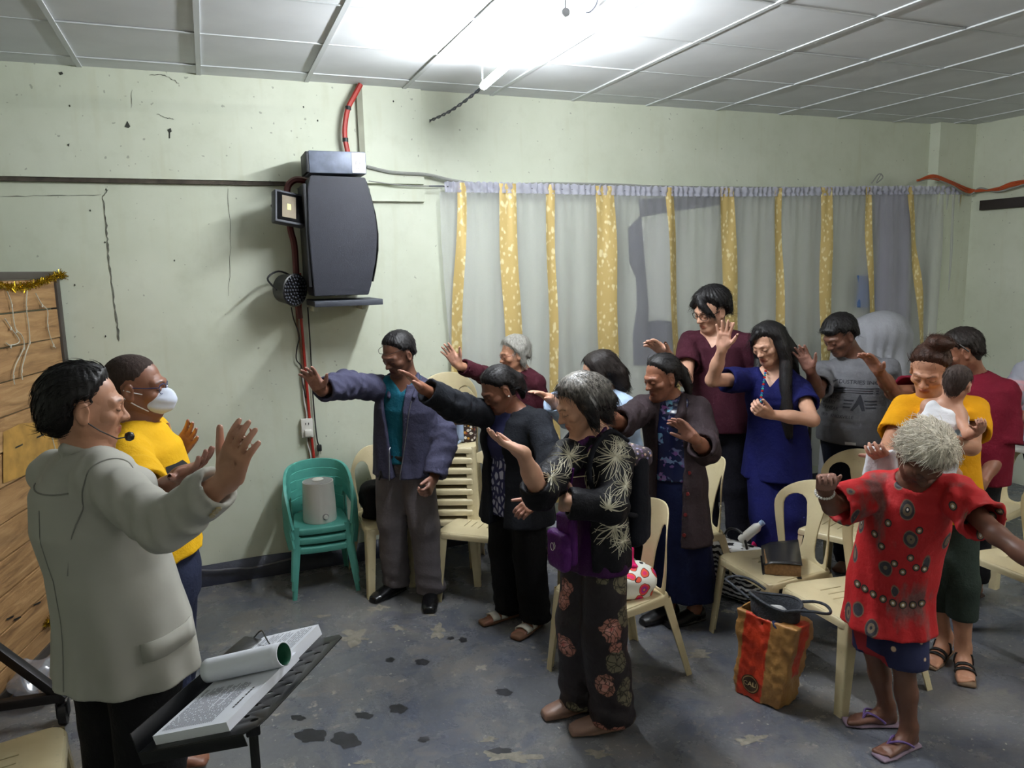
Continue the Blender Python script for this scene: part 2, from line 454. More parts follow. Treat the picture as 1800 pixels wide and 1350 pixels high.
class P: pass
def person(name='person', **kw):
    p = P(); p.__dict__.update(dict(S=1., hw=.17, bw=1., bd=1., hyaw=0, hpitch=20, hroll=0, yaw=0, female=False, hs=1., skin='tan', bare=0., belly=0., bust=0., legbare=False, headr=True)); p.__dict__.update(kw); S = p.S
    def hz(px, py, off=0.):
        d = ray(px, py); return CAM+d*(p.r-off)/math.hypot(d[0], d[1])
    def hzz(px, z, off=0.):
        py = 700.
        for _ in range(12): py += (hz(px, py, off)[2]-z)*F_PX/p.r*.95
        return hz(px, py, off)
    p.hz = hz; p.neckp = hz(*p.neck); p.pelp = hzz(*p.pel)
    hr = ray(p.neck[0], p.neck[1]); p.tocam = unit([-hr[0], -hr[1], 0]); p.imr = unit([-p.tocam[1], p.tocam[0], 0])
    if p.imr @ RC[0] < 0: p.imr = -p.imr
    def facing(y): y = math.radians(y); return p.tocam*math.cos(y)+p.imr*math.sin(y)
    p.facing = facing; p.front = facing(p.yaw); p.left = unit(np.cross(UP, p.front))
    p.G = np.array([p.pelp[0], p.pelp[1], 0.])
    ax = p.neckp-p.pelp; p.L = np.linalg.norm(ax); p.ax = unit(ax)
    p.tf = unit(p.front-p.ax*(p.front@p.ax))
    p.spine = lambda t: p.pelp+(p.ax if t > 0 else UP)*t*p.L
    # head frame
    f = facing(p.hyaw); pt = math.radians(p.hpitch); f2 = f*math.cos(pt)-UP*math.sin(pt); u2 = UP*math.cos(pt)+f*math.sin(pt); l2 = np.cross(u2, f2)
    ro = math.radians(p.hroll); l3 = l2*math.cos(ro)+u2*math.sin(ro); u3 = -l2*math.sin(ro)+u2*math.cos(ro)
    p.hM = np.array([l3, f2, u3]).astype(np.float32); p.hc = hz(*p.head); p.hsz = p.hs*S
    p.loc = lambda X: ((X-p.hc.astype(np.float32))@p.hM.T)/p.hsz
    p.unloc = lambda x: p.hc+np.asarray(x)@p.hM*p.hsz
    # joints
    p.sh = [p.spine(.87)+s*p.left*p.hw*S for s in (1, -1)]          # 0 = own left, 1 = own right
    p.el = [None, None]; p.wr = [None, None]; p.hd = [None, None]
    ua, fa, hl = .285*S, .245*S, .17*S; p.arms = [kw.get('larm'), kw.get('rarm')]
    for i in (0, 1):
        A = p.arms[i]
        if A is None: continue
        if 'sh' in A: p.sh[i] = hz(*A['sh'])
        p.el[i] = reach(A['e'][0], A['e'][1], p.sh[i], ua*A.get('ks', 1), A['e'][2] > 0)
        p.wr[i] = reach(A['w'][0], A['w'][1], p.el[i], fa*A.get('kf', 1), A['w'][2] > 0)
        tip = reach(A['t'][0], A['t'][1], p.wr[i], hl, A['t'][2] > 0)
        D = unit(tip-p.wr[i]); n = A['n']; N = p.imr*n[0]+UP*n[1]+p.tocam*n[2]; N = unit(N-D*(N@D)); T = np.cross(D, N)*(1 if i == 1 else -1)
        p.hd[i] = (D, N, T)
    p.hip = [p.pelp+s*p.left*.078*S*p.bw-UP*.02 for s in (1, -1)]
    p.ank = [None, None]; p.fdir = [p.front, p.front]; p.knee = [None, None]
    for i, key in enumerate(('lfoot', 'rfoot')):
        A = kw.get(key)
        if A is not None:
            q = floor_at(A[0], A[1]); p.fdir[i] = facing(A[2] if len(A) > 2 else p.yaw)
        else:
            q = p.G+(1 if i == 0 else -1)*p.left*.09*S
        p.ank[i] = np.array([q[0], q[1], 0])-p.fdir[i]*.07*S+UP*.085*S
        p.knee[i] = (p.hip[i]+p.ank[i])*.5+p.fdir[i]*.025+UP*.0
    return p
def torso_nodes(p, infl=0., tmin=-.16, prof=None, bw=1., bd=1.):
    S = p.S; base = prof or [(-.16, .122, .082), (0, .15, .102), (.2, .142, .099), (.42, .134, .096), (.66, .148, .11), (.84, .14, .098), (.95, .085, .07)]
    out = []
    for t, a, b in base:
        bulge = p.belly*math.exp(-((t-.2)/.22)**2)+p.bust*math.exp(-((t-.66)/.12)**2)
        out.append((p.spine(t)+p.tf*bulge*.55*S, a*S*p.bw*bw+infl, (b*p.bd*bd+bulge*.5)*S+infl, p.left))
    return out
def hand_field(W, D, N, T, s, curl=.2, spread=.5, thumb=.6, curls=None):
    h = Field(); M = np.array([T, N, D]); 
    h.u(s_box(W+D*.052*s, (.038*s, .0125*s, .046*s), .012*s, M)); h.u(s_cone(W-D*.01*s, W+D*.02*s, .026*s, .024*s), .02)
    h.u(s_ell(W+D*.035*s+T*.026*s+N*.008*s, (.016*s, .014*s, .03*s), M), .012)
    for k, (o, l, a) in enumerate(((.028, .07, .14), (.0095, .079, .03), (-.0095, .073, -.08), (-.028, .056, -.2))):
        base = W+D*(.09-(.006 if k == 3 else 0))*s+T*o*s; d = unit(D*math.cos(a*spread*1.6)+T*math.sin(a*spread*1.6)); c = curl if curls is None else curls[k]
        pts = [base-d*.012*s, base]; n = N
        for ph, fr in enumerate((.45, .31, .24)):
            an = c*(1.0, 1.35, .95)[ph]; d, n = d*math.cos(an)+n*math.sin(an), n*math.cos(an)-d*math.sin(an)
            pts.append(pts[-1]+d*l*fr*s)
        h.u(s_poly(pts, [x*s for x in (.0092, .0092, .0085, .0078, .0066)]), .0035)
    b = W+D*.026*s+T*.028*s+N*.004*s; d = unit(D*(.95-.5*thumb)+T*(.3+.75*thumb)+N*.28); d2 = unit(d*.8+D*.5+N*.15*curl)
    h.u(s_poly([b, b+d*.034*s, b+d*.034*s+d2*.031*s, b+d*.034*s+d2*.056*s], [.0135*s, .0112*s, .0098*s, .0078*s]), .008)
    return h
def foot_prims(p, i, toes=True):
    S = p.S; f = p.fdir[i]; l = np.cross(UP, f); a = p.ank[i]; g = np.array([a[0], a[1], .012]); out = []
    out.append((s_loft([(g-f*.035*S+UP*.03*S, .026*S, .03*S, l), (g+f*.03*S+UP*.035*S, .03*S, .033*S, l), (g+f*.095*S+UP*.022*S, .04*S, .022*S, l), (g+f*.14*S+UP*.014*S, .043*S, .015*S, l)]), .02))
    out.append((s_cone(a+UP*.02, g+f*.03*S+UP*.035*S, .033*S, .03*S), .03))
    if toes:
        sg = 1 if i == 0 else -1            # big toe on the inner side
        for k in range(5):
            o = (-.032+.016*k)*S*sg; r = (.0125, .0095, .009, .0085, .008)[k]*S; e = (.2, .196, .188, .178, .166)[k]*S
            out.append((s_cone(g+f*.135*S+l*o*.95+UP*.012*S, g+f*(e-r)+l*o+UP*.008*S, r*1.05, r), .004))
    return out
def body(p, label, fine=.005, mid=.0085, coarse=.017, paint=None):
    S = p.S; B = Field(); hf = head_field(p.female); loc = p.loc; sc = p.hsz
    if p.headr:
        B.u(lambda X: hf.ev(loc(X))*sc)
        B.u(s_cone(p.unloc((0, -.022, -.05)), p.neckp+p.ax*.0, .05*S*(.88 if p.female else 1), .054*S*(.9 if p.female else 1)), .022)
    B.u(s_loft(torso_nodes(p)), .02)
    for i in (0, 1):
        B.u(s_cone(p.spine(1.0), p.sh[i]+UP*.012, .04*S, .042*S), .05)
        if p.el[i] is not None:
            B.u(s_cone(p.sh[i], p.el[i], .047*S, .038*S), .03); B.u(s_cone(p.el[i], p.wr[i]*.55+p.el[i]*.45, .039*S, .036*S), .02); B.u(s_cone(p.el[i]*.55+p.wr[i]*.45, p.wr[i], .036*S, .026*S), .02)
            D, N, T = p.hd[i]; A = p.arms[i]; hf_ = hand_field(p.wr[i], D, N, T, S*A.get('hs', 1.), A.get('curl', .2), A.get('spread', .5), A.get('thumb', .6), A.get('curls'))
            B.u(hf_, .012)
        B.u(s_cone(p.hip[i], p.knee[i], .078*S*p.bw, .05*S), .03); B.u(s_cone(p.knee[i], p.ank[i]*.45+p.knee[i]*.55, .05*S, .048*S), .02); B.u(s_cone(p.ank[i]*.4+p.knee[i]*.6, p.ank[i], .049*S, .032*S), .02)
        for f, k in foot_prims(p, i, p.legbare or p.__dict__.get('toes', False)): B.u(f, k)
    p.B = B
    pts = [p.hc, p.pelp]+[x for x in p.sh+p.el+p.wr+p.ank+p.knee if x is not None]+[p.wr[i]+p.hd[i][0]*.2*S for i in (0, 1) if p.hd[i] is not None]+[p.ank[i]+p.fdir[i]*.2 for i in (0, 1)]
    pts = np.array(pts); lo = pts.min(0)-.19*S; hi = pts.max(0)+.19*S; lo[2] = -.02; p.lo, p.hi = lo, hi
    fs = []
    if p.headr: fs.append(s_ell(p.hc, (.158*sc,)*3))
    for i in (0, 1):
        if p.hd[i] is not None: fs.append(s_cone(p.wr[i]-p.hd[i][0]*.0, p.wr[i]+p.hd[i][0]*.16*S, .075*S, .075*S))
    ms = []
    for i in (0, 1):
        if p.el[i] is not None: ms.append(s_cone(p.sh[i], p.el[i], .09*S, .085*S)); ms.append(s_cone(p.el[i], p.wr[i], .085*S, .07*S))
        if p.legbare or p.__dict__.get('toes', False): ms.append(s_cone(p.ank[i]-UP*.05, p.ank[i]+p.fdir[i]*.16-UP*.06, .1, .1))
        if p.legbare: ms.append(s_cone(p.knee[i], p.ank[i], .1, .1))
    fm = Field(); mm = Field()
    for f in fs: fm.u(f, 0)
    for f in ms: mm.u(f, 0)
    r1, r2, r3 = fine*8*.87, mid*8*.87, coarse*8*.87
    parts = [polygonize(B, lo, hi, fine, lambda c: fm.ev(c) < r1*.5)]
    parts.append(polygonize(B, lo, hi, mid, lambda c: (mm.ev(c) < r2*.5) & (fm.ev(c) > -r2*.9)))
    parts.append(polygonize(B, lo, hi, coarse, lambda c: (mm.ev(c) > -r3*.8) & (fm.ev(c) > -r3*.9)))
    V = np.concatenate([v for v, f in parts]); o = np.cumsum([0]+[len(v) for v, f in parts]); Fq = np.concatenate([f+k for (v, f), k in zip(parts, o)])
    V[:, 2] = np.maximum(V[:, 2], .004)
    C = np.zeros((len(V), 3), np.float32)
    if p.headr:
        l = loc(V.astype(np.float32)); C = face_paint(l)*(np.abs(l).max(1) < .13)[:, None]
    for i in (0, 1):            # finger nails and palms read a little paler
        if p.hd[i] is not None:
            D, N, T = p.hd[i]; q = V-p.wr[i]; near = (np.linalg.norm(q, axis=1) < .21*S) & (q@D > .02); C[:, 2] = np.maximum(C[:, 2], near*np.clip((q@N)/.01, 0, 1)*.5)
    o = np_mesh('person', V, Fq, SK[p.skin], None, p.G, {'col': C}); o.location = p.G
    tag(o, label, 'person', 'people praying in the room'); p.obj = o; return o
def wear(p, name, fld, mat, vox=.009, lo=None, hi=None, attr=None):
    V, Fq = polygonize(fld, p.lo if lo is None else lo, p.hi if hi is None else hi, vox)
    V[:, 2] = np.maximum(V[:, 2], .003)
    return np_mesh(name, V, Fq, mat, p.obj, p.G, None if attr is None else {'col': attr(V)})
def add(p, name, V, Fc, mat, ang=50):
    V = [np.asarray(v)-p.G for v in V]; return raw(name, V, Fc, mat, p.obj, ang)
# --- garments
def sleeve(p, i, frac, r0, r1, infl, seed=1, amp=.004, hollow=True, flare=0., kelb=.0):
    """frac 0..1 along the upper arm, 1..2 along the forearm"""
    s = Field(); sh, el, wr = p.sh[i], p.el[i], p.wr[i]; S = p.S
    if frac <= 1:
        e = sh+(el-sh)*frac; s.u(s_cone(sh-(el-sh)*.05, e+(el-sh)*.25, r0*S+infl, r1*S+infl+flare)); d = unit(el-sh)
    else:
        e = el+(wr-el)*(frac-1); rm = (r0+r1)/2*S+infl+kelb; s.u(s_cone(sh, el, r0*S+infl, rm)); s.u(s_cone(el, e+(wr-el)*.25, rm, r1*S+infl+flare), .02); d = unit(wr-el)
    s.disp(wrinkle(amp, 55, seed, (1, 1, 1)))
    # diagonal drag folds around the elbow
    if frac > 1:
        axu = unit(el-sh).astype(np.float32); elf = el.astype(np.float32)
        s.disp(lambda X: .0065*np.sin((X-elf)@axu*95+(X[:, 2]-elf[2])*40)*np.exp(-((np.linalg.norm(X-elf, axis=1))/.1)**2))
    s.cut(s_plane(e, d))
    if hollow: s.sub(s_cone(e-d*.06, e+d*.05, (r1*S+infl+flare)*.62, (r1*S+infl+flare)*.9), .001)
    return s
def vneck(p, t0, width, depth=.1, top=1.25):
    """wedge in front of the chest: narrow at t0, `width` half-width at the neck"""
    c = p.spine(t0); ax = p.ax; l = p.left; fr = p.tf; Lh = (1-t0)*p.L
    def f(X):
        q = X-c; v = q@ax; u = np.abs(q@l); w_ = q@fr
        return np.maximum(np.maximum((u-np.clip(v, 0, None)*width/Lh)*.9, -v), -w_+.0)
    return f
def gap(p, t0, w0, t1, w1, off=0.):
    """front opening between t0 (half-width w0) and t1 (w1)"""
    c0 = p.spine(t0); l = p.left; fr = p.tf; z0 = c0[2]; z1 = p.spine(t1)[2]
    def f(X):
        q = X-c0; t = np.clip((X[:, 2]-z0)/(z1-z0), -.5, 1.3); u = np.abs(q@l-off); 
        return np.maximum(u-(w0+(w1-w0)*t), -(q@fr))
    return f
def top(p, hem=-.1, infl=.012, sl=(1., 1.), sr=(.052, .05), neck='round', flare=.0, seed=3, amp=.004, prof=None, nw=.062, vt=.7, vw=.06, sflare=.012, freq=26, trap=.05, extra=None, boxy=0., sinfl=None, kelb=0.):
    g = Field(); S = p.S
    base = [(-.16, .17, .122), (0, .172, .12), (.2, .157+boxy, .11+boxy*.4), (.42, .146+boxy*1.3, .105+boxy*.6), (.66, .153+boxy*.7, .114+boxy*.4), (.84, .145, .102), (.95, .09, .075)]
    if prof: base = prof
    if hem < -.16: base = [(hem-.1, base[0][1]+flare, base[0][2]+flare)]+base[1:]
    g.u(s_loft(torso_nodes(p, infl, prof=base)))
    for i in (0, 1):
        g.u(s_cone(p.spine(.99), p.sh[i]+UP*.012, trap*S, .043*S+infl), .05)
    g.disp(wrinkle(amp, freq, seed+9, (1, 1, .35)))
    c = p.G.astype(np.float32); zh = float(p.spine(0)[2])
    g.disp(lambda X: amp*.9*np.sin(np.arctan2(X[:, 1]-c[1], X[:, 0]-c[0])*11+X[:, 2]*6+seed)*np.clip((zh+.25-X[:, 2])/.4, 0, 1))
    h = p.spine(hem) if hem > 0 else p.spine(0)+UP*hem*p.L
    g.cut(s_plane(h, -UP if hem <= 0 else -p.ax))
    g.sub(s_cone(h-UP*.02, h+UP*.03, .1*S, .08*S), .01)
    nb = p.neckp
    if neck in ('round', 'v', 'wide'):
        g.sub(s_cone(nb-p.ax*.02+p.tf*.012, nb+p.ax*.12+p.tf*.02, (nw-.008)*S, (nw+.03)*S), .004)
    if neck == 'v': g.sub(vneck(p, vt, vw*S), .003)
    if extra: extra(g)
    G = Field().u(g)
    for i in (0, 1):
        if p.el[i] is not None and sl[i]: G.u(sleeve(p, i, sl[i], sr[0], sr[1], infl*.7 if sinfl is None else sinfl, seed+i, amp, flare=sflare if sl[i] <= 1 else 0, kelb=kelb*.3), .012)
    return G
def trousers(p, r=(.098, .076, .07), infl=.004, hemz=.05, seed=5, amp=.004, wt=.12, shorts=False):
    g = Field(); S = p.S
    g.u(s_loft(torso_nodes(p, infl, prof=[(-.14, .145, .1), (0, .158, .108), (wt+.05, .146, .102)])))
    r = (r[0]*.9, r[1], r[2])
    for i in (0, 1):
        e = p.ank[i] if not shorts else p.knee[i]
        if not shorts:
            g.u(s_cone(p.hip[i], p.knee[i], r[0]*S*p.bw, r[1]*S), .035); g.u(s_cone(p.knee[i], p.ank[i]-UP*.05, r[1]*S, r[2]*S), .025)
        else: g.u(s_cone(p.hip[i], p.knee[i], r[0]*S*p.bw, r[1]*S), .035)
    g.disp(wrinkle(amp, 30, seed, (1, 1, .5)))
    a = [x.astype(np.float32) for x in p.ank]
    g.disp(lambda X: .004*np.sin(X[:, 2]*75+X[:, 0]*20)*np.exp(-np.clip(X[:, 2]-.1, 0, 9)/.12))
    w_ = p.spine(wt); g.cut(s_plane(w_, p.ax))
    g.cut(s_plane((0, 0, hemz), -UP)); 
    return g
def skirt(p, hemz, r_hem=(.2, .16), seed=4, amp=.006, wt=.2, folds=9):
    g = Field(); S = p.S; mid = (p.ank[0]+p.ank[1])*.5; b = np.array([mid[0], mid[1], hemz-.05])
    g.u(s_loft([(b, r_hem[0], r_hem[1], p.left), (p.pelp*.5+b*.5, (r_hem[0]+.175*S*p.bw)*.5, (r_hem[1]+.13)*.5, p.left), (p.pelp, .172*S*p.bw, .122*S*p.bd, p.left), (p.spine(wt+.05), .15*S*p.bw, .112*S*p.bd, p.left)]))
    c = p.G.astype(np.float32)
    g.disp(lambda X: amp*np.sin(np.arctan2(X[:, 1]-c[1], X[:, 0]-c[0])*folds+X[:, 2]*2)*np.clip((p.pelp[2]-X[:, 2])/.5, 0, 1.2)); g.disp(wrinkle(.003, 26, seed, (1, 1, .3)))
    g.cut(s_plane(p.spine(wt), p.ax)); g.cut(s_plane((0, 0, hemz), -UP)); return g
def shoe(p, i, mat, name='shoe', low=.055, infl=.006):
    S = p.S; f = p.fdir[i]; l = np.cross(UP, f); a = p.ank[i]; g = np.array([a[0], a[1], 0]); s = Field()
    s.u(s_loft([(g-f*.04*S+UP*.045*S, .033*S+infl, .04*S, l), (g+f*.03*S+UP*.045*S, .034*S+infl, .043*S, l), (g+f*.1*S+UP*.034*S, .042*S+infl, .034*S, l), (g+f*.165*S+UP*.026*S, .04*S+infl, .026*S, l), (g+f*.195*S+UP*.022*S, .028*S+infl, .02*S, l)]))
    s.u(s_loft([(g-f*.05*S+UP*.01, .03*S+infl, .01, l), (g+f*.1*S+UP*.01, .044*S+infl, .01, l), (g+f*.2*S+UP*.01, .03*S+infl, .01, l)]), .004)
    s.sub(s_cone(g+f*.005+UP*low, g+f*.0+UP*.2, .034*S, .045*S), .006); s.cut(s_plane((0, 0, .003), -UP))
    lo = g-np.array([.28, .28, 0])*S; hi = g+np.array([.28, .28, .16])*S
    return wear(p, name, s, mat, .0062, lo, hi)
def sandal(p, i, sole, strap, bands, th=.022, name='sandal'):
    """sole plate under the foot and bands over it; bands: (t_from_ankle, half_len)"""
    S = p.S; f = p.fdir[i]; l = np.cross(UP, f); a = p.ank[i]; g = np.array([a[0], a[1], 0]); s = Field()
    s.u(s_loft([(g-f*.055*S+UP*th*.4, .032*S, th*.5, l), (g+f*.05*S+UP*th*.4, .036*S, th*.5, l), (g+f*.13*S+UP*th*.4, .048*S, th*.5, l), (g+f*.2*S+UP*th*.4, .04*S, th*.5, l)])).cut(s_plane((0, 0, .002), -UP))
    lo = g-np.array([.28, .28, 0])*S; hi = g+np.array([.28, .28, .2])*S
    o = wear(p, name, s, sole, .006, lo, hi)
    B = Field()
    for fp, k in foot_prims(p, i, True): B.u(fp, k)
    if bands == 'thong':
        sg = 1 if i == 0 else -1; m_ = g+f*.135*S+l*(-.018*sg)*S
        for e in (-1, 1):
            pts = [m_+UP*.02, m_+UP*.04-f*.015]
            for t in (.1, .07, .04, .02): 
                q = g+f*t*S+l*e*(.012+.032*(1-(t-.02)/.09))*S; pts.append(q+UP*(.062*(1-((.1-t)/.09)**2*.62)))
            V, Fc = tube_vf(catmull(pts, 4), .0048, 6); q_ = add(p, 'strap', V, Fc, strap); q_.parent = o
    else:
        for t0, hl in bands:
            V = []; n = 14; c0 = g+f*t0*S
            for k in range(n+1):
                an = math.pi*k/n; d = l*math.cos(an)+UP*math.sin(an)
                r = .01
                while B.ev((c0+d*r+UP*.005)[None].astype(np.float32))[0] < .005 and r < .09: r += .003
                for sgn in (-1, 1): V.append(c0+d*r+UP*.006+f*sgn*hl)
            Fc = [(2*k, 2*k+1, 2*k+3, 2*k+2) for k in range(n)]
            q_ = add(p, 'strap', V, Fc, strap); q_.parent = o
            md = q_.modifiers.new('t', 'SOLIDIFY'); md.thickness = .005; md.offset = 1
    return o
# --- hair
def hair_obj(p, fld, mat, vox=.006, flow=None, n=700, ln=.05, r=.0011, lift=.003, extra=None, pad=.18, below=0., seed=2, wild=.12):
    """fld in world space; strands follow flow(local pts)->local dirs"""
    lo = p.hc-pad*p.hsz; hi = p.hc+pad*p.hsz; lo = lo-np.array([0, 0, below]); V, Fq = polygonize(fld, lo, hi, vox)
    if len(V) and flow is not None and n:
        rs = np.random.RandomState(seed); nv = np.zeros_like(V)
        e1 = V[Fq[:, 1]]-V[Fq[:, 0]]; e2 = V[Fq[:, 3]]-V[Fq[:, 0]]; fn = np.cross(e1, e2)
        for k in range(4): np.add.at(nv, Fq[:, k], fn)
        nv /= np.linalg.norm(nv, axis=1)[:, None]+1e-9
        idx = rs.choice(len(V), n); Q = V[idx]; Nn = nv[idx]; Lq = p.loc(Q.astype(np.float32)).astype(float); Fl = flow(Lq)@p.hM; Fl = Fl+rs.normal(0, wild, Fl.shape)
        sv = []; sf = []; seg = 5; L_ = ln*rs.uniform(.5, 1.3, n); base = len(V)
        for a in range(n):
            pt = Q[a]-Nn[a]*.002; nn = Nn[a]; d = unit(Fl[a]-nn*(Fl[a]@nn)); pts = []
            for k in range(seg):
                pts.append(pt+nn*lift*math.sin(3.1*k/seg)); pt = pt+d*L_[a]/seg; d = unit(d-nn*.12+(unit(Fl[a])*.15))
            s = unit(np.cross(d, nn))
            for k, q in enumerate(pts):
                rr = r*(1-.75*k/(seg-1)); sv += [q+s*rr, q-s*rr*.5+nn*rr, q-s*rr*.5-nn*rr]
            b0 = base+a*seg*3
            for k in range(seg-1):
                for j in range(3): sf.append((b0+k*3+j, b0+k*3+(j+1) % 3, b0+(k+1)*3+(j+1) % 3, b0+(k+1)*3+j))
        V = np.concatenate([V, np.array(sv)]); Fq = np.concatenate([Fq, np.array(sf)])
    return np_mesh('hair', V, Fq, mat, p.obj, p.G)
_CRAN = Field().u(s_ell((0, -.016, .034), (.0765, .096, .084))).u(s_ell((0, -.038, -.035), (.06, .052, .06)), .03)
def cap(p, t=.013, line=0., front=0., ears=True, nape=-.085, side=.0, seed=1, amp=.003, tilt=0., soft=.024, burn=True):
    """hair shell in head space: thickness tapers into the scalp along the hairline"""
    n = unit((0, -.633+tilt, .774)).astype(np.float32); er = [s_ell((s*.08, -.002, -.012), (.022, .025, .036)) for s in (-1, 1)]; rs = np.random.RandomState(seed); k1 = rs.uniform(0, 6)
    sb = [s_cone((s*.072, .016, .02), (s*.07, .022, -.022), .011, .006) for s in (-1, 1)]
    def f(X):
        d = _CRAN.ev(X); g = X@n+line*np.clip((X[:, 1]+.02)/.07, 0, 1)-.05*np.clip(.035-np.abs(np.abs(X[:, 0])-.045), 0, 1)*(X[:, 1] > .03)
        g = np.minimum(g, X[:, 2]-nape)
        if burn:
            for q in sb: g = np.maximum(g, .012-np.maximum(q(X), 0)*1.5)*(1) if False else np.maximum(g, np.where(q(X) < .006, .01-q(X), -1))
        if ears:
            for q in er: g = np.minimum(g, q(X))
        an = np.arctan2(X[:, 0], X[:, 1]+.03); g = g+.004*np.sin(an*31+k1)+.003*np.sin(an*67+X[:, 2]*50)
        sf = soft*(1+1.2*np.clip(X[:, 1]/.05, 0, 1)); s = np.clip(g/sf, 0, 1); s = s*s*(3-2*s)
        nz = amp*np.sin(an*26+X[:, 2]*40+k1)*.6+amp*np.sin(X[:, 0]*140+X[:, 2]*90+k1)*.5
        return d-(t*s-.007*(1-s))+nz*s
    return Field().u(f)
def world_f(p, h): return lambda X: h.ev(p.loc(X))*p.hsz
def glasses(p, mat, lens=True, z=.002, up=False):
    y0 = .092; pts = []; parts = []
    for s in (-1, 1):
        loop = []
        for k in range(24):
            a = 2*math.pi*k/24; ca, sa = math.cos(a), math.sin(a); loop.append(p.unloc((s*.032+.025*math.copysign(abs(ca)**.7, ca), y0+.004-abs(s*.032+.025*ca)*.22+.006, z+.0175*math.copysign(abs(sa)**.75, sa))))
        parts.append(tube_vf(loop, .0016*p.hsz, 5, True))
        parts.append(tube_vf([p.unloc((s*.057, y0-.004, z+.006)), p.unloc((s*.076, .05, z+.006)), p.unloc((s*.08, -.01, z+.008)), p.unloc((s*.079, -.022, z-.008))], .0018*p.hsz, 5))
    parts.append(tube_vf([p.unloc((-.008, y0+.008, z+.004)), p.unloc((0, y0+.012, z+.006)), p.unloc((.008, y0+.008, z+.004))], .0015*p.hsz, 5))
    V, Fc = merge(parts); return add(p, 'eyeglasses', V, Fc, mat)
def project(fld, V2, c, xdir, ydir, ndir, off=.0015, far=.12):
    """press flat lettering (x,y) onto a surface along -ndir"""
    V2 = np.array(V2); X = c+V2[:, :1]*xdir+V2[:, 1:2]*ydir+ndir*far; t = np.zeros(len(X))
    for k in range(26):
        d = fld.ev((X-ndir*t[:, None]).astype(np.float32)); t += np.clip(d-off, -.02, .04)*.85
        if np.abs(d-off).max() < 4e-4: break
    return X-ndir*t[:, None]
# ------------------------------------------------------------------ the room
def m_wall():
    t = NT('wall_paint'); v = t.coord()
    a = t.noise(v, 1.6, 4, .6); b = t.noise(v, 9, 4, .65); c = t.noise(t.coord((6, 6, .7)), 2.2, 2)
    x = t.ramp(a, [(.3, (200, 206, 186)), (.7, (214, 219, 202))]); x = t.mix(t.math('MULTIPLY', t.ramp(b, [(.52, (0, 0, 0)), (.75, (255, 255, 255))]), .18), x, (176, 180, 156))
    x = t.mix(t.math('MULTIPLY', t.ramp(c, [(.58, (0, 0, 0)), (.72, (255, 255, 255))]), .2), x, (190, 190, 160))
    sp = t.ramp(t.noise(v, 34, 1), [(.735, (0, 0, 0)), (.76, (255, 255, 255))]); x = t.mix(t.math('MULTIPLY', sp, .5), x, (110, 112, 98))
    t.col(x).set(Roughness=.62); t.bump(t.noise(v, 6, 3, .6), .12, .02); return t.m
def m_floor():
    t = NT('floor_worn_paint'); v = t.coord()
    a = t.noise(v, .9, 4, .6, .4); b = t.noise(v, 3.2, 6, .68, .3); c = t.noise(v, 16, 4, .7)
    x = t.ramp(a, [(.32, (90, 94, 104)), (.5, (106, 108, 112)), (.68, (126, 124, 120))])
    x = t.mix(t.math('MULTIPLY', t.ramp(b, [(.5, (0, 0, 0)), (.62, (255, 255, 255))]), .5), x, (120, 115, 108))
    x = t.mix(t.math('MULTIPLY', t.ramp(t.noise(v, 2.1, 5, .7, .5), [(.42, (255, 255, 255)), (.5, (0, 0, 0))]), .55), x, (80, 86, 102))
    ch = t.math('MULTIPLY', t.ramp(c, [(.6, (0, 0, 0)), (.66, (255, 255, 255))]), t.ramp(b, [(.5, (0, 0, 0)), (.58, (255, 255, 255))]))
    x = t.mix(t.math('MULTIPLY', ch, .8), x, (164, 158, 146))
    fl = t.math('MULTIPLY', t.ramp(t.noise(v, 42, 3), [(.66, (0, 0, 0)), (.7, (255, 255, 255))]), t.ramp(t.noise(v, 2.6, 3), [(.45, (0, 0, 0)), (.6, (255, 255, 255))])); x = t.mix(t.math('MULTIPLY', fl, .8), x, (188, 184, 172))
    t.col(x); t.set(Roughness=t.ramp(b, [(.35, (105,)*3), (.65, (165,)*3)])); t.bump(t.noise(v, 22, 3, .7), .3, .008); return t.m
M_WALL = m_wall(); M_FLOOR = m_floor()
M_TILE = plain('ceiling_board', (222, 225, 228), .75, var=.05, scale=3)
M_BAR = plain('ceiling_bar_white', (206, 210, 212), .5, var=.04)
M_GAP = plain('ceiling_void', (60, 62, 62), .9)
M_DARKBASE = plain('baseboard_paint', (44, 48, 66), .5, var=.25, scale=5, bump=.2)
M_BLACK = plain('black_plastic', (20, 20, 22), .4, var=.1)
M_STEEL = plain('dark_steel', (42, 40, 42), .45, .4)
M_CEMENT = plain('bare_cement', (76, 78, 98), .85, var=.2, scale=6, bump=.3, bscale=20)

def slab(name, x0, x1, y0, y1, z0, z1, mat, parent=None, kind=None, label=None, bev=0.):
    bm = bmesh.new(); c = ((x0+x1)/2, (y0+y1)/2, (z0+z1)/2); box(bm, (0, 0, 0), (x1-x0, y1-y0, z1-z0), bev=bev)
    o = mobj(name, bm, mat, parent, 30); o.location = c if parent is None else np.array(c)-np.array(parent.location)
    if kind: o['kind'] = kind
    if label: o['label'] = label
    return o
XL, YF = -2.6, -2.4
slab('floor', XL, XR+.1, YF, YW+.1, -.1, 0, M_FLOOR, kind='structure', label='worn dark grey painted concrete floor with pale chipped patches')
wall_back = slab('wall_back', XL, XR+.1, YW, YW+.12, 0, ZC+.1, M_WALL, kind='structure', label='pale green painted wall with cracks behind the people')
wall_right = slab('wall_right', XR, XR+.12, YF, YW+.12, 0, ZC+.1, M_WALL, kind='structure', label='pale green side wall at the curtain end')
slab('wall_left', XL-.12, XL, YF, YW+.12, 0, ZC+.1, M_WALL, kind='structure', label='pale green wall behind the wooden partition')
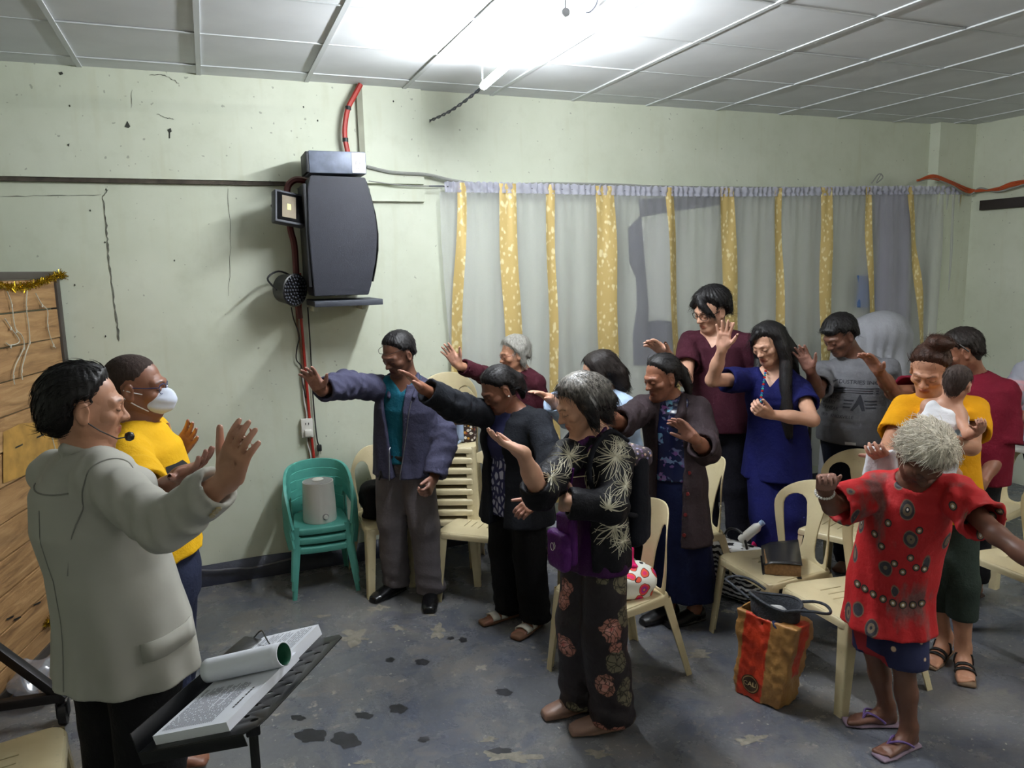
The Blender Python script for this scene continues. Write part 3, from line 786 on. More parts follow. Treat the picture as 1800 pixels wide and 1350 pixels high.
slab('wall_front', XL, XR+.1, YF-.12, YF, 0, ZC+.1, M_WALL, kind='structure', label='pale green wall behind the camera')
# proud upper wall panel left of the pilaster edge, corner pilaster, batten
zl = on_y(250, 319)[2]; xp = on_y(742, 230, YW-.03)[0]
def kid(name, x0, x1, y0, y1, z0, z1, mat, parent, bev=0.):
    return slab(name, x0, x1, y0, y1, z0, z1, mat, parent, bev=bev)
kid('upper_panel', XL, xp, YW-.035, YW+.01, zl+.012, ZC+.05, M_WALL, wall_back)
M_BROWN = plain('ledge_wood', (84, 76, 66), .8, var=.3, scale=20)
kid('ledge_strip', XL, on_y(500, 322)[0], YW-.026, YW+.01, zl-.012, zl+.012, M_BROWN, wall_back)
kid('lower_panel', on_y(648, 330)[0], xp, YW-.03, YW+.01, zl-.1, zl-.02, M_WALL, wall_back)
xb = on_y(633, 200, YW-.05)[0]; kid('batten', xb-.018, xb+.018, YW-.06, YW-.03, 2.6, ZC, plain('batten_paint', (150, 152, 132), .6), wall_back)
xc = on_y(1652, 250, YW-.1)[0]; kid('pilaster', xc, XR, YW-.1, YW+.01, 0, ZC, M_WALL, wall_back)
# baseboard painted on the foot of the wall
V = []; Fc = []; n = 60; x0, x1 = XL, 1.6
for k in range(n+1):
    x = x0+(x1-x0)*k/n; z = .145-.012*(x+.3)+.006*math.sin(x*7)
    V += [(x, YW-.012, 0), (x, YW-.012, z), (x, YW, z)]
for k in range(n): Fc += [(3*k, 3*k+3, 3*k+4, 3*k+1), (3*k+1, 3*k+4, 3*k+5, 3*k+2)]
bb = raw('baseboard_back', V, Fc, M_DARKBASE); tag(bb, 'dark blue painted band along the foot of the wall', kind='structure')
bb2 = slab('trim_1', 1.6, XR, YW-.012, YW, 0, .12, M_DARKBASE, kind='structure', label='dark painted band along the wall foot behind the curtain')
# wall cracks, holes, cement patches
M_CRACK = plain('wall_crack', (124, 126, 114), .9, var=.3, scale=40); M_HOLE = plain('wall_hole', (62, 64, 58), .9)
def on_wall(pts, name, mat, y=YW, off=.0025):
    P3 = [on_y(a, b, y-off) for a, b in pts]; c = np.mean(P3, 0); V = [q-np.array(wall_back.location) for q in P3]
    return raw(name, V+[v+np.array([0, off*.8, 0]) for v in V], [tuple(range(len(V)))]+[(i, (i+1) % len(V), (i+1) % len(V)+len(V), i+len(V)) for i in range(len(V))], mat, wall_back, 30)
def crack(pts, wpx, seed, y=YW):
    rs = np.random.RandomState(seed); P2 = catmull([np.array(q, float) for q in pts], 6); l = []; r = []
    for i, q in enumerate(P2):
        d = unit(P2[min(i+1, len(P2)-1)]-P2[max(i-1, 0)]); nn = np.array([-d[1], d[0]]); q = q+nn*rs.uniform(-1.2, 1.2); w_ = wpx*rs.uniform(.3, 1.) if 0 < i < len(P2)-1 else .2
        l.append(q+nn*w_); r.append(q-nn*w_)
    Vv = [on_y(*q, y-.002)-np.array(wall_back.location) for q in l+r]; k = len(l)
    return raw('crack', Vv, [(i, i+1, k+i+1, k+i) for i in range(k-1)], M_CRACK, wall_back)
crack([(180, 346), (184, 370), (188, 410), (190, 440), (194, 480), (200, 530), (206, 570), (209, 600)], 2.2, 1)
crack([(180, 348), (190, 333)], 1.5, 2); crack([(0, 345), (90, 344), (178, 343)], .9, 3); crack([(262, 131), (290, 133), (304, 140), (315, 148)], .9, 4, YW-.035)
crack([(232, 158), (231, 190)], .6, 5, YW-.035); crack([(275, 200), (290, 206), (306, 209)], .7, 6, YW-.035); crack([(400, 332), (405, 420), (402, 520)], .5, 7)
on_wall([(219, 223), (224, 213), (229, 222), (226, 225)], 'hole', M_HOLE, YW-.035); on_wall([(294, 228), (300, 225), (302, 231), (299, 233), (299, 243), (297, 243), (297, 233)], 'hole', M_HOLE, YW-.035)
on_wall([(103, 127), (109, 126), (111, 130), (106, 132)], 'hole', M_HOLE, YW-.035); on_wall([(118, 254), (122, 252), (121, 258)], 'hole', M_HOLE, YW-.035)
for a, b in ((157, 369), (183, 425), (305, 457), (121, 185), (185, 332), (130, 500), (184, 590), (532, 187), (557, 211), (690, 177)): on_wall([(a, b), (a+2, b-1), (a+3, b+2), (a+1, b+3)], 'hole', M_HOLE, YW-.035 if b < 315 else YW)
on_wall([(1122, 350), (1200, 347), (1292, 342), (1290, 356), (1240, 364), (1180, 372), (1126, 382)], 'cement_patch', M_CEMENT)
on_wall([(1104, 402), (1126, 378), (1132, 400), (1136, 440), (1139, 500), (1140, 565), (1160, 562), (1182, 566), (1186, 640), (1150, 644), (1114, 642), (1112, 590), (1120, 540), (1118, 490), (1106, 460)], 'cement_patch', M_CEMENT)
on_wall([(1128, 422), (1140, 420), (1146, 432), (1150, 448), (1172, 450), (1172, 454), (1146, 456), (1140, 440), (1133, 445)], 'cement_patch', M_CEMENT)
# white board leaning in the patch behind the curtain
on_wall([(1128, 388), (1180, 376), (1182, 560), (1142, 558)], 'pale_panel', plain('pale_board', (222, 226, 214), .7, var=.06), off=.006)
# ceiling: boards in a hung grid
ceil = empty('ceiling', (0, 0, ZC)); tag(ceil, 'hung ceiling of square pale grey boards in white bars', kind='structure')
kid2 = slab('void', XL, XR+.1, YF, YW+.1, ZC+.03, ZC+.1, M_GAP, ceil)
gx0, gy0, gs = .0492, 4.7395, .61
bm = bmesh.new(); box(bm, (0, 0, 0), (.6, .6, .012), bev=.002, seg=1); T0 = mobj('ceiling_board', bm, M_TILE, ceil, 30); T0.location = (50, 0, 0); first = True
rs = random.Random(4)
for i in range(-5, 12):
    for j in range(-1, 12):
        xa, xb_ = max(gx0+gs*(i-1), XL), min(gx0+gs*i, XR); ya, yb = max(gy0-gs*(j+1), YF), min(gy0-gs*j, YW)
        if xb_-xa < .03 or yb-ya < .03: continue
        o = T0 if first else share(T0, ceil); first = False
        o.location = ((xa+xb_)/2, (ya+yb)/2, rs.uniform(.004, .009)); o.scale = ((xb_-xa)/.61, (yb-ya)/.61, 1); o.rotation_euler = (rs.uniform(-.004, .004), rs.uniform(-.004, .004), 0)
bm = bmesh.new(); box(bm, (0, 0, 0), (1, 1, 1)); bar0 = mobj('ceiling_bar', bm, M_BAR, ceil, 30); first = True
for i in range(-5, 11):
    x = gx0+gs*i
    if not XL < x < XR: continue
    o = bar0 if first else share(bar0, ceil); first = False
    o.location = (x, (YF+YW)/2, -.002); o.scale = (.026, YW-YF, .008)
for j in range(-1, 12):
    y = gy0-gs*j
    if not YF < y < YW: continue
    o = share(bar0, ceil); o.location = ((XL+XR)/2, y, -.001); o.scale = (XR-XL, .018, .006)
# ------------------------------------------------------------------ lamp
ta = floor_at(850, 151, 2.95); tb = ta+unit(floor_at(985, 30, 2.95)-ta)*1.2
lamp = empty('tube_lamp', (ta+tb)/2); tag(lamp, 'bright white fluorescent tube lamp hung under the ceiling boards', 'lamp')
t = NT('tube_glow'); t.b.inputs['Emission Color'].default_value = (.93, .97, 1., 1); t.b.inputs['Emission Strength'].default_value = TUBE_POWER*10; t.col((255, 255, 255))
lc = np.array(lamp.location); tube('glass_tube', [ta-lc, tb-lc], .02, t.m, lamp, 16)
M_WIRE0 = plain('lamp_hanger', (120, 124, 130), .5); d = unit(tb-ta); M_CAPM = plain('lamp_cap', (190, 192, 195), .4)
for e, s in ((ta, -1), (tb, 1)):
    tube('end_cap', [e-lc, e-lc+d*s*.03], .017, M_CAPM, lamp, 16)
    bm = bmesh.new(); q = e-lc+d*s*.02; box(bm, q+np.array([0, 0, .085]), (.006, .006, .17)); mobj('holder', bm, M_WIRE0, lamp)
wend = on_y(757, 211, YW-.06); M_WIRE = plain('grey_wire', (70, 74, 84), .6)
for k in range(2):
    pts = []
    for i in range(24):
        q = ta-d*.03+(wend-ta)*(i/23); q = q+np.array([math.cos(i*1.3+k*3.1), 0, math.sin(i*1.3+k*3.1)])*.006-UP*.02*math.sin(3.14*i/23)
        pts.append(q-lc)
    tube('lamp_wire', pts, .0045, M_WIRE, lamp, 6)
def fill_lamp(x, y, label, power):  # assumed tube out of view, added as fill to even the room light
    o = empty('tube_lamp', (x, y, 2.98)); tag(o, label, 'lamp'); tt = NT('tube_glow_fill'); tt.b.inputs['Emission Color'].default_value = (1., .97, .92, 1); tt.b.inputs['Emission Strength'].default_value = power*10; tt.col((255, 255, 255))
    tube('glass_tube', [(0, -.6, 0), (0, .6, 0)], .014, tt.m, o, 12)
    for s in (-1, 1): tube('end_cap', [(0, s*.6, 0), (0, s*.63, 0)], .017, M_CAPM, o, 12); bm = bmesh.new(); box(bm, (0, s*.62, .07), (.02, .02, .14)); mobj('holder', bm, M_CAPM, o)
fill_lamp(3.9, .6, 'added unseen white fill tube under the ceiling boards above the camera side seats', FILL_POWER)
fill_lamp(.4, -.9, 'added unseen white fill tube under the ceiling boards behind the photographer', FILL_POWER*.2)
hk = floor_at(1020, 20, 3.06); wl = empty('ceiling_wire', hk); tag(wl, 'small junction clip with loose wire dangling from the ceiling by the lamp', 'wire')
bm = bmesh.new(); box(bm, (0, 0, .0), (.035, .05, .03), bev=.005); mobj('clip', bm, M_CAPM, wl)
q = lambda a, b: floor_at(a, b, 3.1)-hk
tube('wire', [(0, 0, 0), q(1035, 22), q(1047, 10), q(1052, -8)], .004, M_WIRE, wl, 6, sm=5); tube('wire', [q(955, 0), q(961, 25), q(964, 42)], .0035, M_WIRE, wl, 6, sm=5)

# ------------------------------------------------------------------ curtain
YC = YW-.10
def sheer(name, c, alpha, trans=.5):
    t = NT(name); v = t.coord((60, 60, 60)); tr = t.add('ShaderNodeBsdfTransparent'); df = t.add('ShaderNodeBsdfDiffuse'); tl = t.add('ShaderNodeBsdfTranslucent')
    for n_ in (df, tl): n_.inputs['Color'].default_value = lin(c)
    a = t.add('ShaderNodeMixShader'); a.inputs[0].default_value = trans; t.link(df.outputs[0], a.inputs[1]); t.link(tl.outputs[0], a.inputs[2])
    b = t.add('ShaderNodeMixShader'); lw = t.add('ShaderNodeLayerWeight'); lw.inputs['Blend'].default_value = .35
    nz = t.math('MULTIPLY', t.noise(v, 12, 2), .2); f = t.math('ADD', t.math('MULTIPLY', lw.outputs['Facing'], .5), t.math('ADD', nz, alpha-.1)); t.link(f, b.inputs[0])
    t.link(tr.outputs[0], b.inputs[1]); t.link(a.outputs[0], b.inputs[2]); t.link(b.outputs[0], t.out.inputs[0]); return t.m
def m_gold():
    t = NT('gold_brocade'); v = t.coord((26, 26, 17)); vo = t.add('ShaderNodeTexVoronoi', feature='SMOOTH_F1'); vo.inputs['Scale'].default_value = 1.4; t.link(v, vo.inputs['Vector'])
    leaf = t.ramp(t.math('ADD', vo.outputs['Distance'], t.math('MULTIPLY', t.noise(v, 1.8, 3), .5)), [(.42, (255,)*3), (.6, (0,)*3)])
    t.col(t.mix(leaf, (208, 182, 118), (244, 230, 180))).set(Roughness=.36, Metallic=.15); t.bump(leaf, .3, .004); return t.m
M_SHEER = sheer('sheer_curtain', (240, 241, 246), .37); M_GOLD = m_gold(); M_HEAD = sheer('curtain_heading', (222, 222, 240), .82)
XA, XB = on_y(781, 340, YC)[0], on_y(1692, 335, YC)[0]
def ztop(x): return 2.515+.05*((x-XA)/(XB-XA))+.012*math.sin(x*1.3)
def cfold(x, z):
    h = np.clip((2.55-z)/.5, 0, 1); h2 = np.clip((2.55-z)/2., 0, 1)
    return YC+h*(.014*math.sin(x*31+1.3*math.sin(x*3.1))+.012*math.sin(x*13.3+.6*z+2*math.sin(x*1.7)))+h2*.03*math.sin(x*5.1+1.)+(1-h)*.006*math.sin(x*85)
cur = empty('sheer_curtain', ((XA+XB)/2, YC, 0)); tag(cur, 'white sheer curtain with vertical gold brocade bands covering the wall', 'curtain'); co = np.array(cur.location)
nx, nz = 560, 22; V = []; Fc = []
for j in range(nz+1):
    for i in range(nx+1):
        x = XA+(XB-XA)*i/nx; z1 = ztop(x)-.055; z = .22+(z1-.22)*j/nz; V.append(np.array([x+(.03*math.sin(z*2) if i == 0 else 0), cfold(x, z), z])-co)
for j in range(nz):
    for i in range(nx): a = j*(nx+1)+i; Fc.append((a, a+1, a+nx+2, a+nx+1))
raw('sheer_panel', V, Fc, M_SHEER, cur)
V = []; Fc = []; nx = 900
for j in range(7):
    for i in range(nx+1):
        x = XA+(XB-XA)*i/nx; z = ztop(x)-.06+.07*j/6; V.append(np.array([x, YC-.006+(.011*math.sin(x*120+2*math.sin(x*17))+.006*math.sin(x*61+j))*(1 if j not in (2,) else .3), z+.004*math.sin(x*150)*(j == 6)])-co)
for j in range(6):
    for i in range(nx): a = j*(nx+1)+i; Fc.append((a, a+1, a+nx+2, a+nx+1))
raw('gathered_heading', V, Fc, M_HEAD, cur)
tube('curtain_wire', [np.array([XA-.1, YC+.01, ztop(XA)-.02])-co, np.array([(XA+XB)/2, YC+.01, ztop((XA+XB)/2)-.03])-co, np.array([XB+.03, YC+.01, ztop(XB)-.02])-co], .004, M_WIRE, cur, 6, sm=8)
for (pt, pb, hwpx) in ((811, 803, 7), (891, 902, 13), (966, 972, 7), (1063, 1070, 14.5), (1176, 1184, 7), (1278, 1290, 12), (1367, 1370, 6.5), (1452, 1450, 9.5), (1525, 1534, 5.5), (1600, 1620, 6), (1690, 1686, 4)):
    a = on_y(pt, 338+.0*pt, YC); b = on_y(pb, 600, YC); ppm = F_PX/depth_of(a)*.82; V = []; Fc = []; hwm = hwpx/ppm; J = 40; I = 8
    for j in range(J+1):
        z = .24+(ztop(a[0])+.004-.24)*j/J; xm = b[0]+(a[0]-b[0])*(z-b[2])/(a[2]-b[2])+.006*math.sin(z*6+pt)
        for i in range(I+1):
            x = xm+hwm*(2*i/I-1); V.append(np.array([x, cfold(x, z)-.006, z])-co)
    for j in range(J):
        for i in range(I): k = j*(I+1)+i; Fc.append((k, k+1, k+I+2, k+I+1))
    raw('gold_band', V, Fc, M_GOLD, cur)
# things hanging and standing behind the curtain
def hang(name, label, cat, pts, y, mat, amp=.02, th=.006):
    """a cloth hanging in a quad given by photo corners tl,tr,br,bl"""
    tl, tr, br, bl = [on_y(a, b, y) for a, b in pts]; V = []; Fc = []; I, J = 24, 20; o = np.array([(tl+tr)[0]/2, y, min(bl[2], br[2])])
    for j in range(J+1):
        for i in range(I+1):
            u, v_ = i/I, j/J; q = (tl*(1-u)+tr*u)*(1-v_)+(bl*(1-u)+br*u)*v_; q = q+np.array([.012*math.sin(v_*5+u*3), amp*math.sin(u*17+v_*2)*v_-.02, 0]); V.append(q-o)
    for j in range(J):
        for i in range(I): a = j*(I+1)+i; Fc.append((a, a+1, a+I+2, a+I+1))
    q = raw(name, V, Fc, mat); q.location = o; md = q.modifiers.new('t', 'SOLIDIFY'); md.thickness = th; tag(q, label, cat); return q
hang('hanging_shirt', 'grey mauve garment hanging behind the sheer curtain near the corner', 'clothing', [(1532, 335), (1598, 332), (1592, 620), (1540, 620)], YW-.05, cloth('mauve_cloth', (150, 148, 168)))
hang('hanging_towel', 'blue towel hanging behind the sheer curtain', 'towel', [(1503, 484), (1535, 486), (1534, 541), (1504, 540)], YW-.045, cloth('blue_towel', (96, 124, 172)), .008)

# ------------------------------------------------------------------ wooden partition on the left
A = np.array([-.80, 4.925]); Bp = np.array([-1.14, 3.55]); dd = unit(np.append(Bp-A, 0)); Lw = np.linalg.norm(Bp-A); nn = np.array([-dd[1], dd[0], 0]); nn = nn if nn[0] > 0 else -nn
part = empty('wooden_partition', (A[0], A[1], 0), math.atan2(dd[1], dd[0])); tag(part, 'rough wooden plank partition in a dark frame with gold tinsel along its top', 'partition')
def m_plank():
    t = NT('rough_plank'); oi = t.add('ShaderNodeObjectInfo'); v = t.coord((1.2, 10, 10)); ad = t.add('ShaderNodeVectorMath', operation='ADD'); sc = t.add('ShaderNodeVectorMath', operation='SCALE')
    cx = t.add('ShaderNodeCombineXYZ'); 
    for k in range(3): t.link(oi.outputs['Random'], cx.inputs[k])
    t.link(cx.outputs[0], sc.inputs[0]); sc.inputs['Scale'].default_value = 40; t.link(v, ad.inputs[0]); t.link(sc.outputs[0], ad.inputs[1]); V_ = ad.outputs[0]
    g = t.noise(V_, 2.4, 7, .62, .8); x = t.ramp(g, [(.3, (112, 80, 48)), (.5, (160, 122, 78)), (.7, (186, 150, 104))])
    x = t.mix(t.math('MULTIPLY', oi.outputs['Random'], .35), x, (128, 98, 64)); st = t.ramp(t.noise(V_, .7, 4), [(.6, (0,)*3), (.72, (255,)*3)]); x = t.mix(t.math('MULTIPLY', st, .5), x, (80, 56, 36))
    t.col(x).set(Roughness=.7); t.bump(g, .3, .01); return t.m
M_PLANK = m_plank(); M_FRAMEW = plain('dark_frame', (72, 66, 60), .6)
bm = bmesh.new(); box(bm, (0, 0, 0), (Lw+.6, .02, .158), bev=.003, seg=1); pk = mobj('plank', bm, M_PLANK, part, 30); rs = random.Random(3)
for k in range(12):
    o = pk if k == 0 else share(pk, part); o.location = ((Lw+.6)/2+.02, rs.uniform(-.003, .003), 1.885-.1645*k); o.rotation_euler = (rs.uniform(-.01, .01), rs.uniform(-.004, .004), 0)
for nm, c, s in (('frame_post', (.0, 0, 1.0), (.045, .045, 2.)), ('frame_rail', ((Lw+.6)/2, 0, 1.985), (Lw+.6, .045, .04)), ('frame_rail', ((Lw+.6)/2, 0, .04), (Lw+.6, .045, .05)), ('frame_post', (Lw+.6, 0, 1.0), (.045, .045, 2.))):
    bm = bmesh.new(); box(bm, c, s, bev=.003); mobj(nm, bm, M_FRAMEW, part, 30)
# faded yellow paint smear and nails on the boards
side = 1 if (np.array([-dd[1], dd[0], 0])@np.array([1., 0, 0])) > 0 else -1
def on_board(px, py, off=.014):
    dr = ray(px, py); n3 = np.array([-dd[1], dd[0], 0]); t_ = ((np.array([A[0], A[1], 0])-CAM)@n3)/(dr@n3); q = CAM+dr*t_-np.array([A[0], A[1], 0]); return np.array([q@dd, side*off, q[2]])
M_YEL = plain('yellow_smear', (186, 142, 66), .7, var=.2, scale=12)
for poly in ([(0, 760), (30, 745), (60, 742), (92, 748), (98, 790), (70, 800), (40, 835), (0, 850)],):
    V = [on_board(a, b, .0145) for a, b in poly]; raw('yellow_paint', V, [tuple(range(len(V)))], M_YEL, part)
for (a, b) in ((66, 765), (28, 783), (12, 1085), (60, 1060), (25, 1086)):
    V = [on_board(a-7, b+3, .016), on_board(a+6, b-3, .016), on_board(a+6, b, .016), on_board(a-7, b+6, .016)]; raw('knot', V, [(0, 1, 2, 3)], M_BLACK, part)
# tinsel
M_TINSEL = plain('gold_tinsel', (214, 176, 40), .22, .85, var=.25, scale=60)
def tinsel(name, label, pts, r, n, off, seed):
    rs = np.random.RandomState(seed); C = catmull([on_board(a, b, off) for a, b in pts], 14); V = []; Fc = []; mw = np.array(part.matrix_world if False else np.eye(4))
    for k in range(n):
        c = C[rs.randint(len(C))]+rs.normal(0, .004, 3); d = unit(rs.normal(size=3)); s = unit(np.cross(d, rs.normal(size=3)))*.0022; L_ = r*rs.uniform(.6, 1.2); b = len(V)
        V += [c-s, c+s, c+d*L_+s*.6, c+d*L_-s*.6]; Fc.append((b, b+1, b+2, b+3))
    o = empty(name, (A[0], A[1], 0), math.atan2(dd[1], dd[0])); q = raw('tinsel_fringe', V, Fc, M_TINSEL, o); q['kind'] = 'stuff'; tube('core_wire', C, .003, M_TINSEL, o, 5); tag(o, label, 'garland'); return o
tinsel('tinsel_garland', 'gold tinsel garland draped along the top of the wooden partition', [(-20, 500), (20, 505), (50, 500), (78, 490), (96, 483), (106, 492), (116, 508)], .026, 1500, .03, 1)
tinsel('tinsel_garland', 'small tuft of gold tinsel at the foot of the partition', [(72, 1098), (80, 1092), (88, 1086)], .03, 250, .03, 2)
# string lights hanging on the boards
M_CLEAR = plain('clear_cord', (196, 192, 176), .3)
sl = empty('string_lights', (A[0], A[1], 0), math.atan2(dd[1], dd[0])); tag(sl, 'clear unlit fairy light strings hanging down the wooden planks', 'string lights')
for pts in ([(4, 512), (12, 535), (16, 565), (20, 580), (30, 590), (34, 610), (20, 640), (15, 660), (17, 676)], [(40, 508), (38, 540), (42, 570), (44, 600), (38, 620), (30, 650), (31, 668)], [(55, 516), (66, 535), (76, 546), (76, 570), (80, 590), (86, 605), (90, 612)], [(0, 560), (10, 575), (26, 600), (10, 607), (2, 603)], [(66, 670), (65, 700), (70, 714), (76, 735), (82, 760), (90, 792)]):
    tube('cord', [on_board(a, b, .022) for a, b in pts], .0028, M_CLEAR, sl, 5, sm=5)
    for a, b in pts[1::2]:
        q = on_board(a, b, .024); tube('bulb', [q, q+np.array([.006, 0, -.016])], .004, M_CLEAR, sl, 6)
# ------------------------------------------------------------------ plastic chairs
def m_plastic(name, c, c2, rough=.34):
    t = NT(name); v = t.coord(); f = t.noise(v, 5, 5); s = t.ramp(t.noise(v, 40, 4), [(.62, (0,)*3), (.75, (255,)*3)])
    t.col(t.mix(t.math('MULTIPLY', s, .3), t.ramp(f, [(.3, c2), (.7, c)]), tuple(int(x*.7) for x in c2))).set(Roughness=rough); return t.m
M_CREAM = m_plastic('cream_plastic', (216, 203, 166), (200, 186, 146)); M_TEAL = m_plastic('teal_plastic', (96, 178, 164), (72, 148, 136), .45)
def chair_proto():
    r = empty('plastic_chair')
    # seat
    def rr(hwf, hwr, yf, yr, n=5, rad=.04):
        pts = []
        for cx, cy, a0 in ((hwf-rad, yf+rad, -90), (hwr-rad, yr-rad, 0), (-(hwr-rad), yr-rad, 90), (-(hwf-rad), yf+rad, 180)):
            for k in range(n+1): a = math.radians(a0+90*k/n); pts.append((cx+rad*math.cos(a), cy+rad*math.sin(a)))
        return pts
    slits = []
    for k, x in enumerate((-.095, -.05, 0, .05, .095)):
        yo = -.03+.25*abs(x)*.6; L = .062 if k % 2 == 0 else .05; slits.append([(x-.0028, yo-L), (x+.0028, yo-L), (x+.0028, yo+L), (x-.0028, yo+L)][::-1])
    def wseat(x, y, z):
        d = .012*(1-(x/.2)**2)*(1-((y-.02)/.21)**2); fr = max(0, -.13-y); return (x, y, .432-d-fr*fr*2.2-.05*max(0, y)*.6+z)
    out = rr(.205, .172, -.205, .2)
    bm = plate(out, slits, .008, .002, cutx=np.linspace(-.18, .18, 9), cuty=np.linspace(-.19, .18, 11), warp=wseat); mobj('seat', bm, M_CREAM, r, 50)
    V = []; Fc = []; n = len(out); rows = ((-.004, .003), (.004, .002), (.009, -.006), (.0105, -.016), (.0105, -.045), (.006, -.046), (.005, -.012))
    for o_, dz in rows:
        for x, y in out:
            l = math.hypot(x, y); q = wseat(x, y, 0); drop = dz if dz > -.03 else dz*(1-.35*min(1, abs(x)/.2*(y < -.1)) if y < 0 else 1); V.append((x+x/l*o_, y+y/l*o_, q[2]+drop))
    for j in range(len(rows)-1):
        for k in range(n): k2 = (k+1) % n; Fc.append((j*n+k, j*n+k2, (j+1)*n+k2, (j+1)*n+k))
    raw('apron', V, Fc, M_CREAM, r, 60)
    # legs: open L-section, tapered
    def leg(top, bot, sx, sy, w0, w1, name='leg'):
        V = []; Fc = []; J = 8; th = .0065
        for j in range(J+1):
            t_ = j/J; c = np.array(top)*(1-t_)+np.array(bot)*t_; w_ = w0+(w1-w0)*t_**.8; rr_ = .35*w_
            prof = [(-w_, 0), (-rr_, 0), (-rr_*.3, 0+rr_*.08), (0-rr_*.08, rr_*.3), (0, rr_), (0, w_)]; inn = [(-th, w_), (-th, rr_+th), (-rr_*.45, rr_*.55+th*.6), (-rr_-th, th), (-w_, th)]
            for a, b in prof+inn: V.append((c[0]+sx*a, c[1]+sy*b, c[2]))
        m_ = 11
        for j in range(J):
            for k in range(m_): k2 = (k+1) % m_; Fc.append((j*m_+k, j*m_+k2, (j+1)*m_+k2, (j+1)*m_+k))
        Fc.append(tuple(J*m_+k for k in range(m_))); raw(name, V, Fc, M_CREAM, r, 40)
    for s in (-1, 1):
        leg((s*.208, -.206, .425), (s*.228, -.245, .0), s, 1, .062, .042); leg((s*.178, .205, .41), (s*.215, .315, .0), s, -1, .058, .036)
    # back: arched shell with two openings
    def hwid(h): return .172+.03*math.sin(min(h/.3, 1)*1.5)
    H = .45; outl = []
    for k in range(10): h = -.012+(.27+.012)*k/9; outl.append((hwid(h), h))
    for k in range(1, 20):
        a = math.pi*k/20; ca, sa = math.cos(a), math.sin(a); outl.append((.202*math.copysign(abs(ca)**.85, ca), .27+(H-.27)*sa**.9))
    for k in range(9, -1, -1): h = -.012+(.27+.012)*k/9; outl.append((-hwid(h), h))
    def splat(h): return .043+.04*max(0, (h-.17)/.2)**1.6+.035*max(0, (.09-h)/.09)**1.5
    holes = []
    for s in (-1, 1):
        a = [(s*splat(h), h) for h in np.linspace(.045, .29, 10)]; b = [(s*(hwid(h)-.034), h) for h in np.linspace(.29, .045, 10)]
        x0, x1 = splat(.29), hwid(.29)-.034; arc = [(s*((x0+x1)/2-(x1-x0)/2*math.cos(math.pi*k/8)), .29+.065*math.sin(math.pi*k/8)) for k in range(1, 8)]
        lo_ = [(s*((splat(.045)+hwid(.045)-.034)/2+(hwid(.045)-.034-splat(.045))/2*math.cos(math.pi*k/6)), .045-.025*math.sin(math.pi*k/6)) for k in range(1, 6)]
        L_ = a+arc+b+lo_; holes.append(L_ if s < 0 else L_[::-1])
    def wback(x, h, z):
        c = min(1, max(0, h/.1)); y = .193+.2*h+.12*max(0, h-.2)**2-(.05+.28*h)*(x/.2)**2*.8+.02*(1-c)*0; return (x*(1-.0*h), y+z, .418+h*.915)
    bm = plate(outl, holes, .009, .003, cutx=np.linspace(-.18, .18, 13), cuty=np.linspace(.02, .43, 15), warp=wback); mobj('backrest', bm, M_CREAM, r, 50)
    return r
CH0 = chair_proto(); _ch = [0]
GRP = 'cream plastic chairs'
def chair(x, y, deg, label, z=0., group=GRP, tilt=0.):
    o = CH0 if _ch[0] == 0 else copy_tree(CH0); _ch[0] += 1
    o.location = (x, y, z); o.rotation_euler = (tilt, 0, math.radians(deg)); return tag(o, label, 'chair', group)
# facing: local front is -y; deg=-90 turns the front to -x (towards the preacher)
chair(.965, 4.58, 4, 'cream plastic chair against the wall beside the teal stack, a black bag on its seat')
chair(1.45, 4.17, -41, 'cream plastic chair with empty seat in front of the tall chair stack')
ORD = ('lowest', 'second lowest', 'third lowest', 'fourth lowest', 'fifth lowest', 'sixth lowest', 'seventh lowest')
for k in range(8):
    chair(1.33+.003*k, 4.53+.006*k, -24, 'topmost cream plastic chair of the tall nested stack, under the flowered bag' if k == 7 else ORD[k]+' cream plastic chair of the tall nested stack by the curtain', .0+.0645*k, 'nested stack of cream chairs')
chair(1.86, 3.70, -88, 'cream plastic chair behind the woman in black, a grey case on its seat')
chair(1.69, 2.99, -80, 'cream plastic chair holding a pink flowered bag and a dark tumbler')
chair(2.47, 3.60, -90, 'cream plastic chair right beside the woman in the brown coat')
chair(2.61, 2.93, -92, 'cream plastic chair with a thick old book on its seat')
chair(3.36, 3.22, -66, 'cream plastic chair in front of the man in the grey printed shirt')
chair(2.65, 2.49, -91, 'cream plastic chair next to the brown paper bag, partly behind the woman in red')
chair(4.42, 3.14, -80, 'cream plastic chair beside the man in crimson, near the side table')
chair(3.80, 2.40, -92, 'cream plastic chair under the stretched arm of the woman in red')
chair(-.76, 2.60, 97, 'cream plastic chair seat in the corner behind the man in the pale suit')
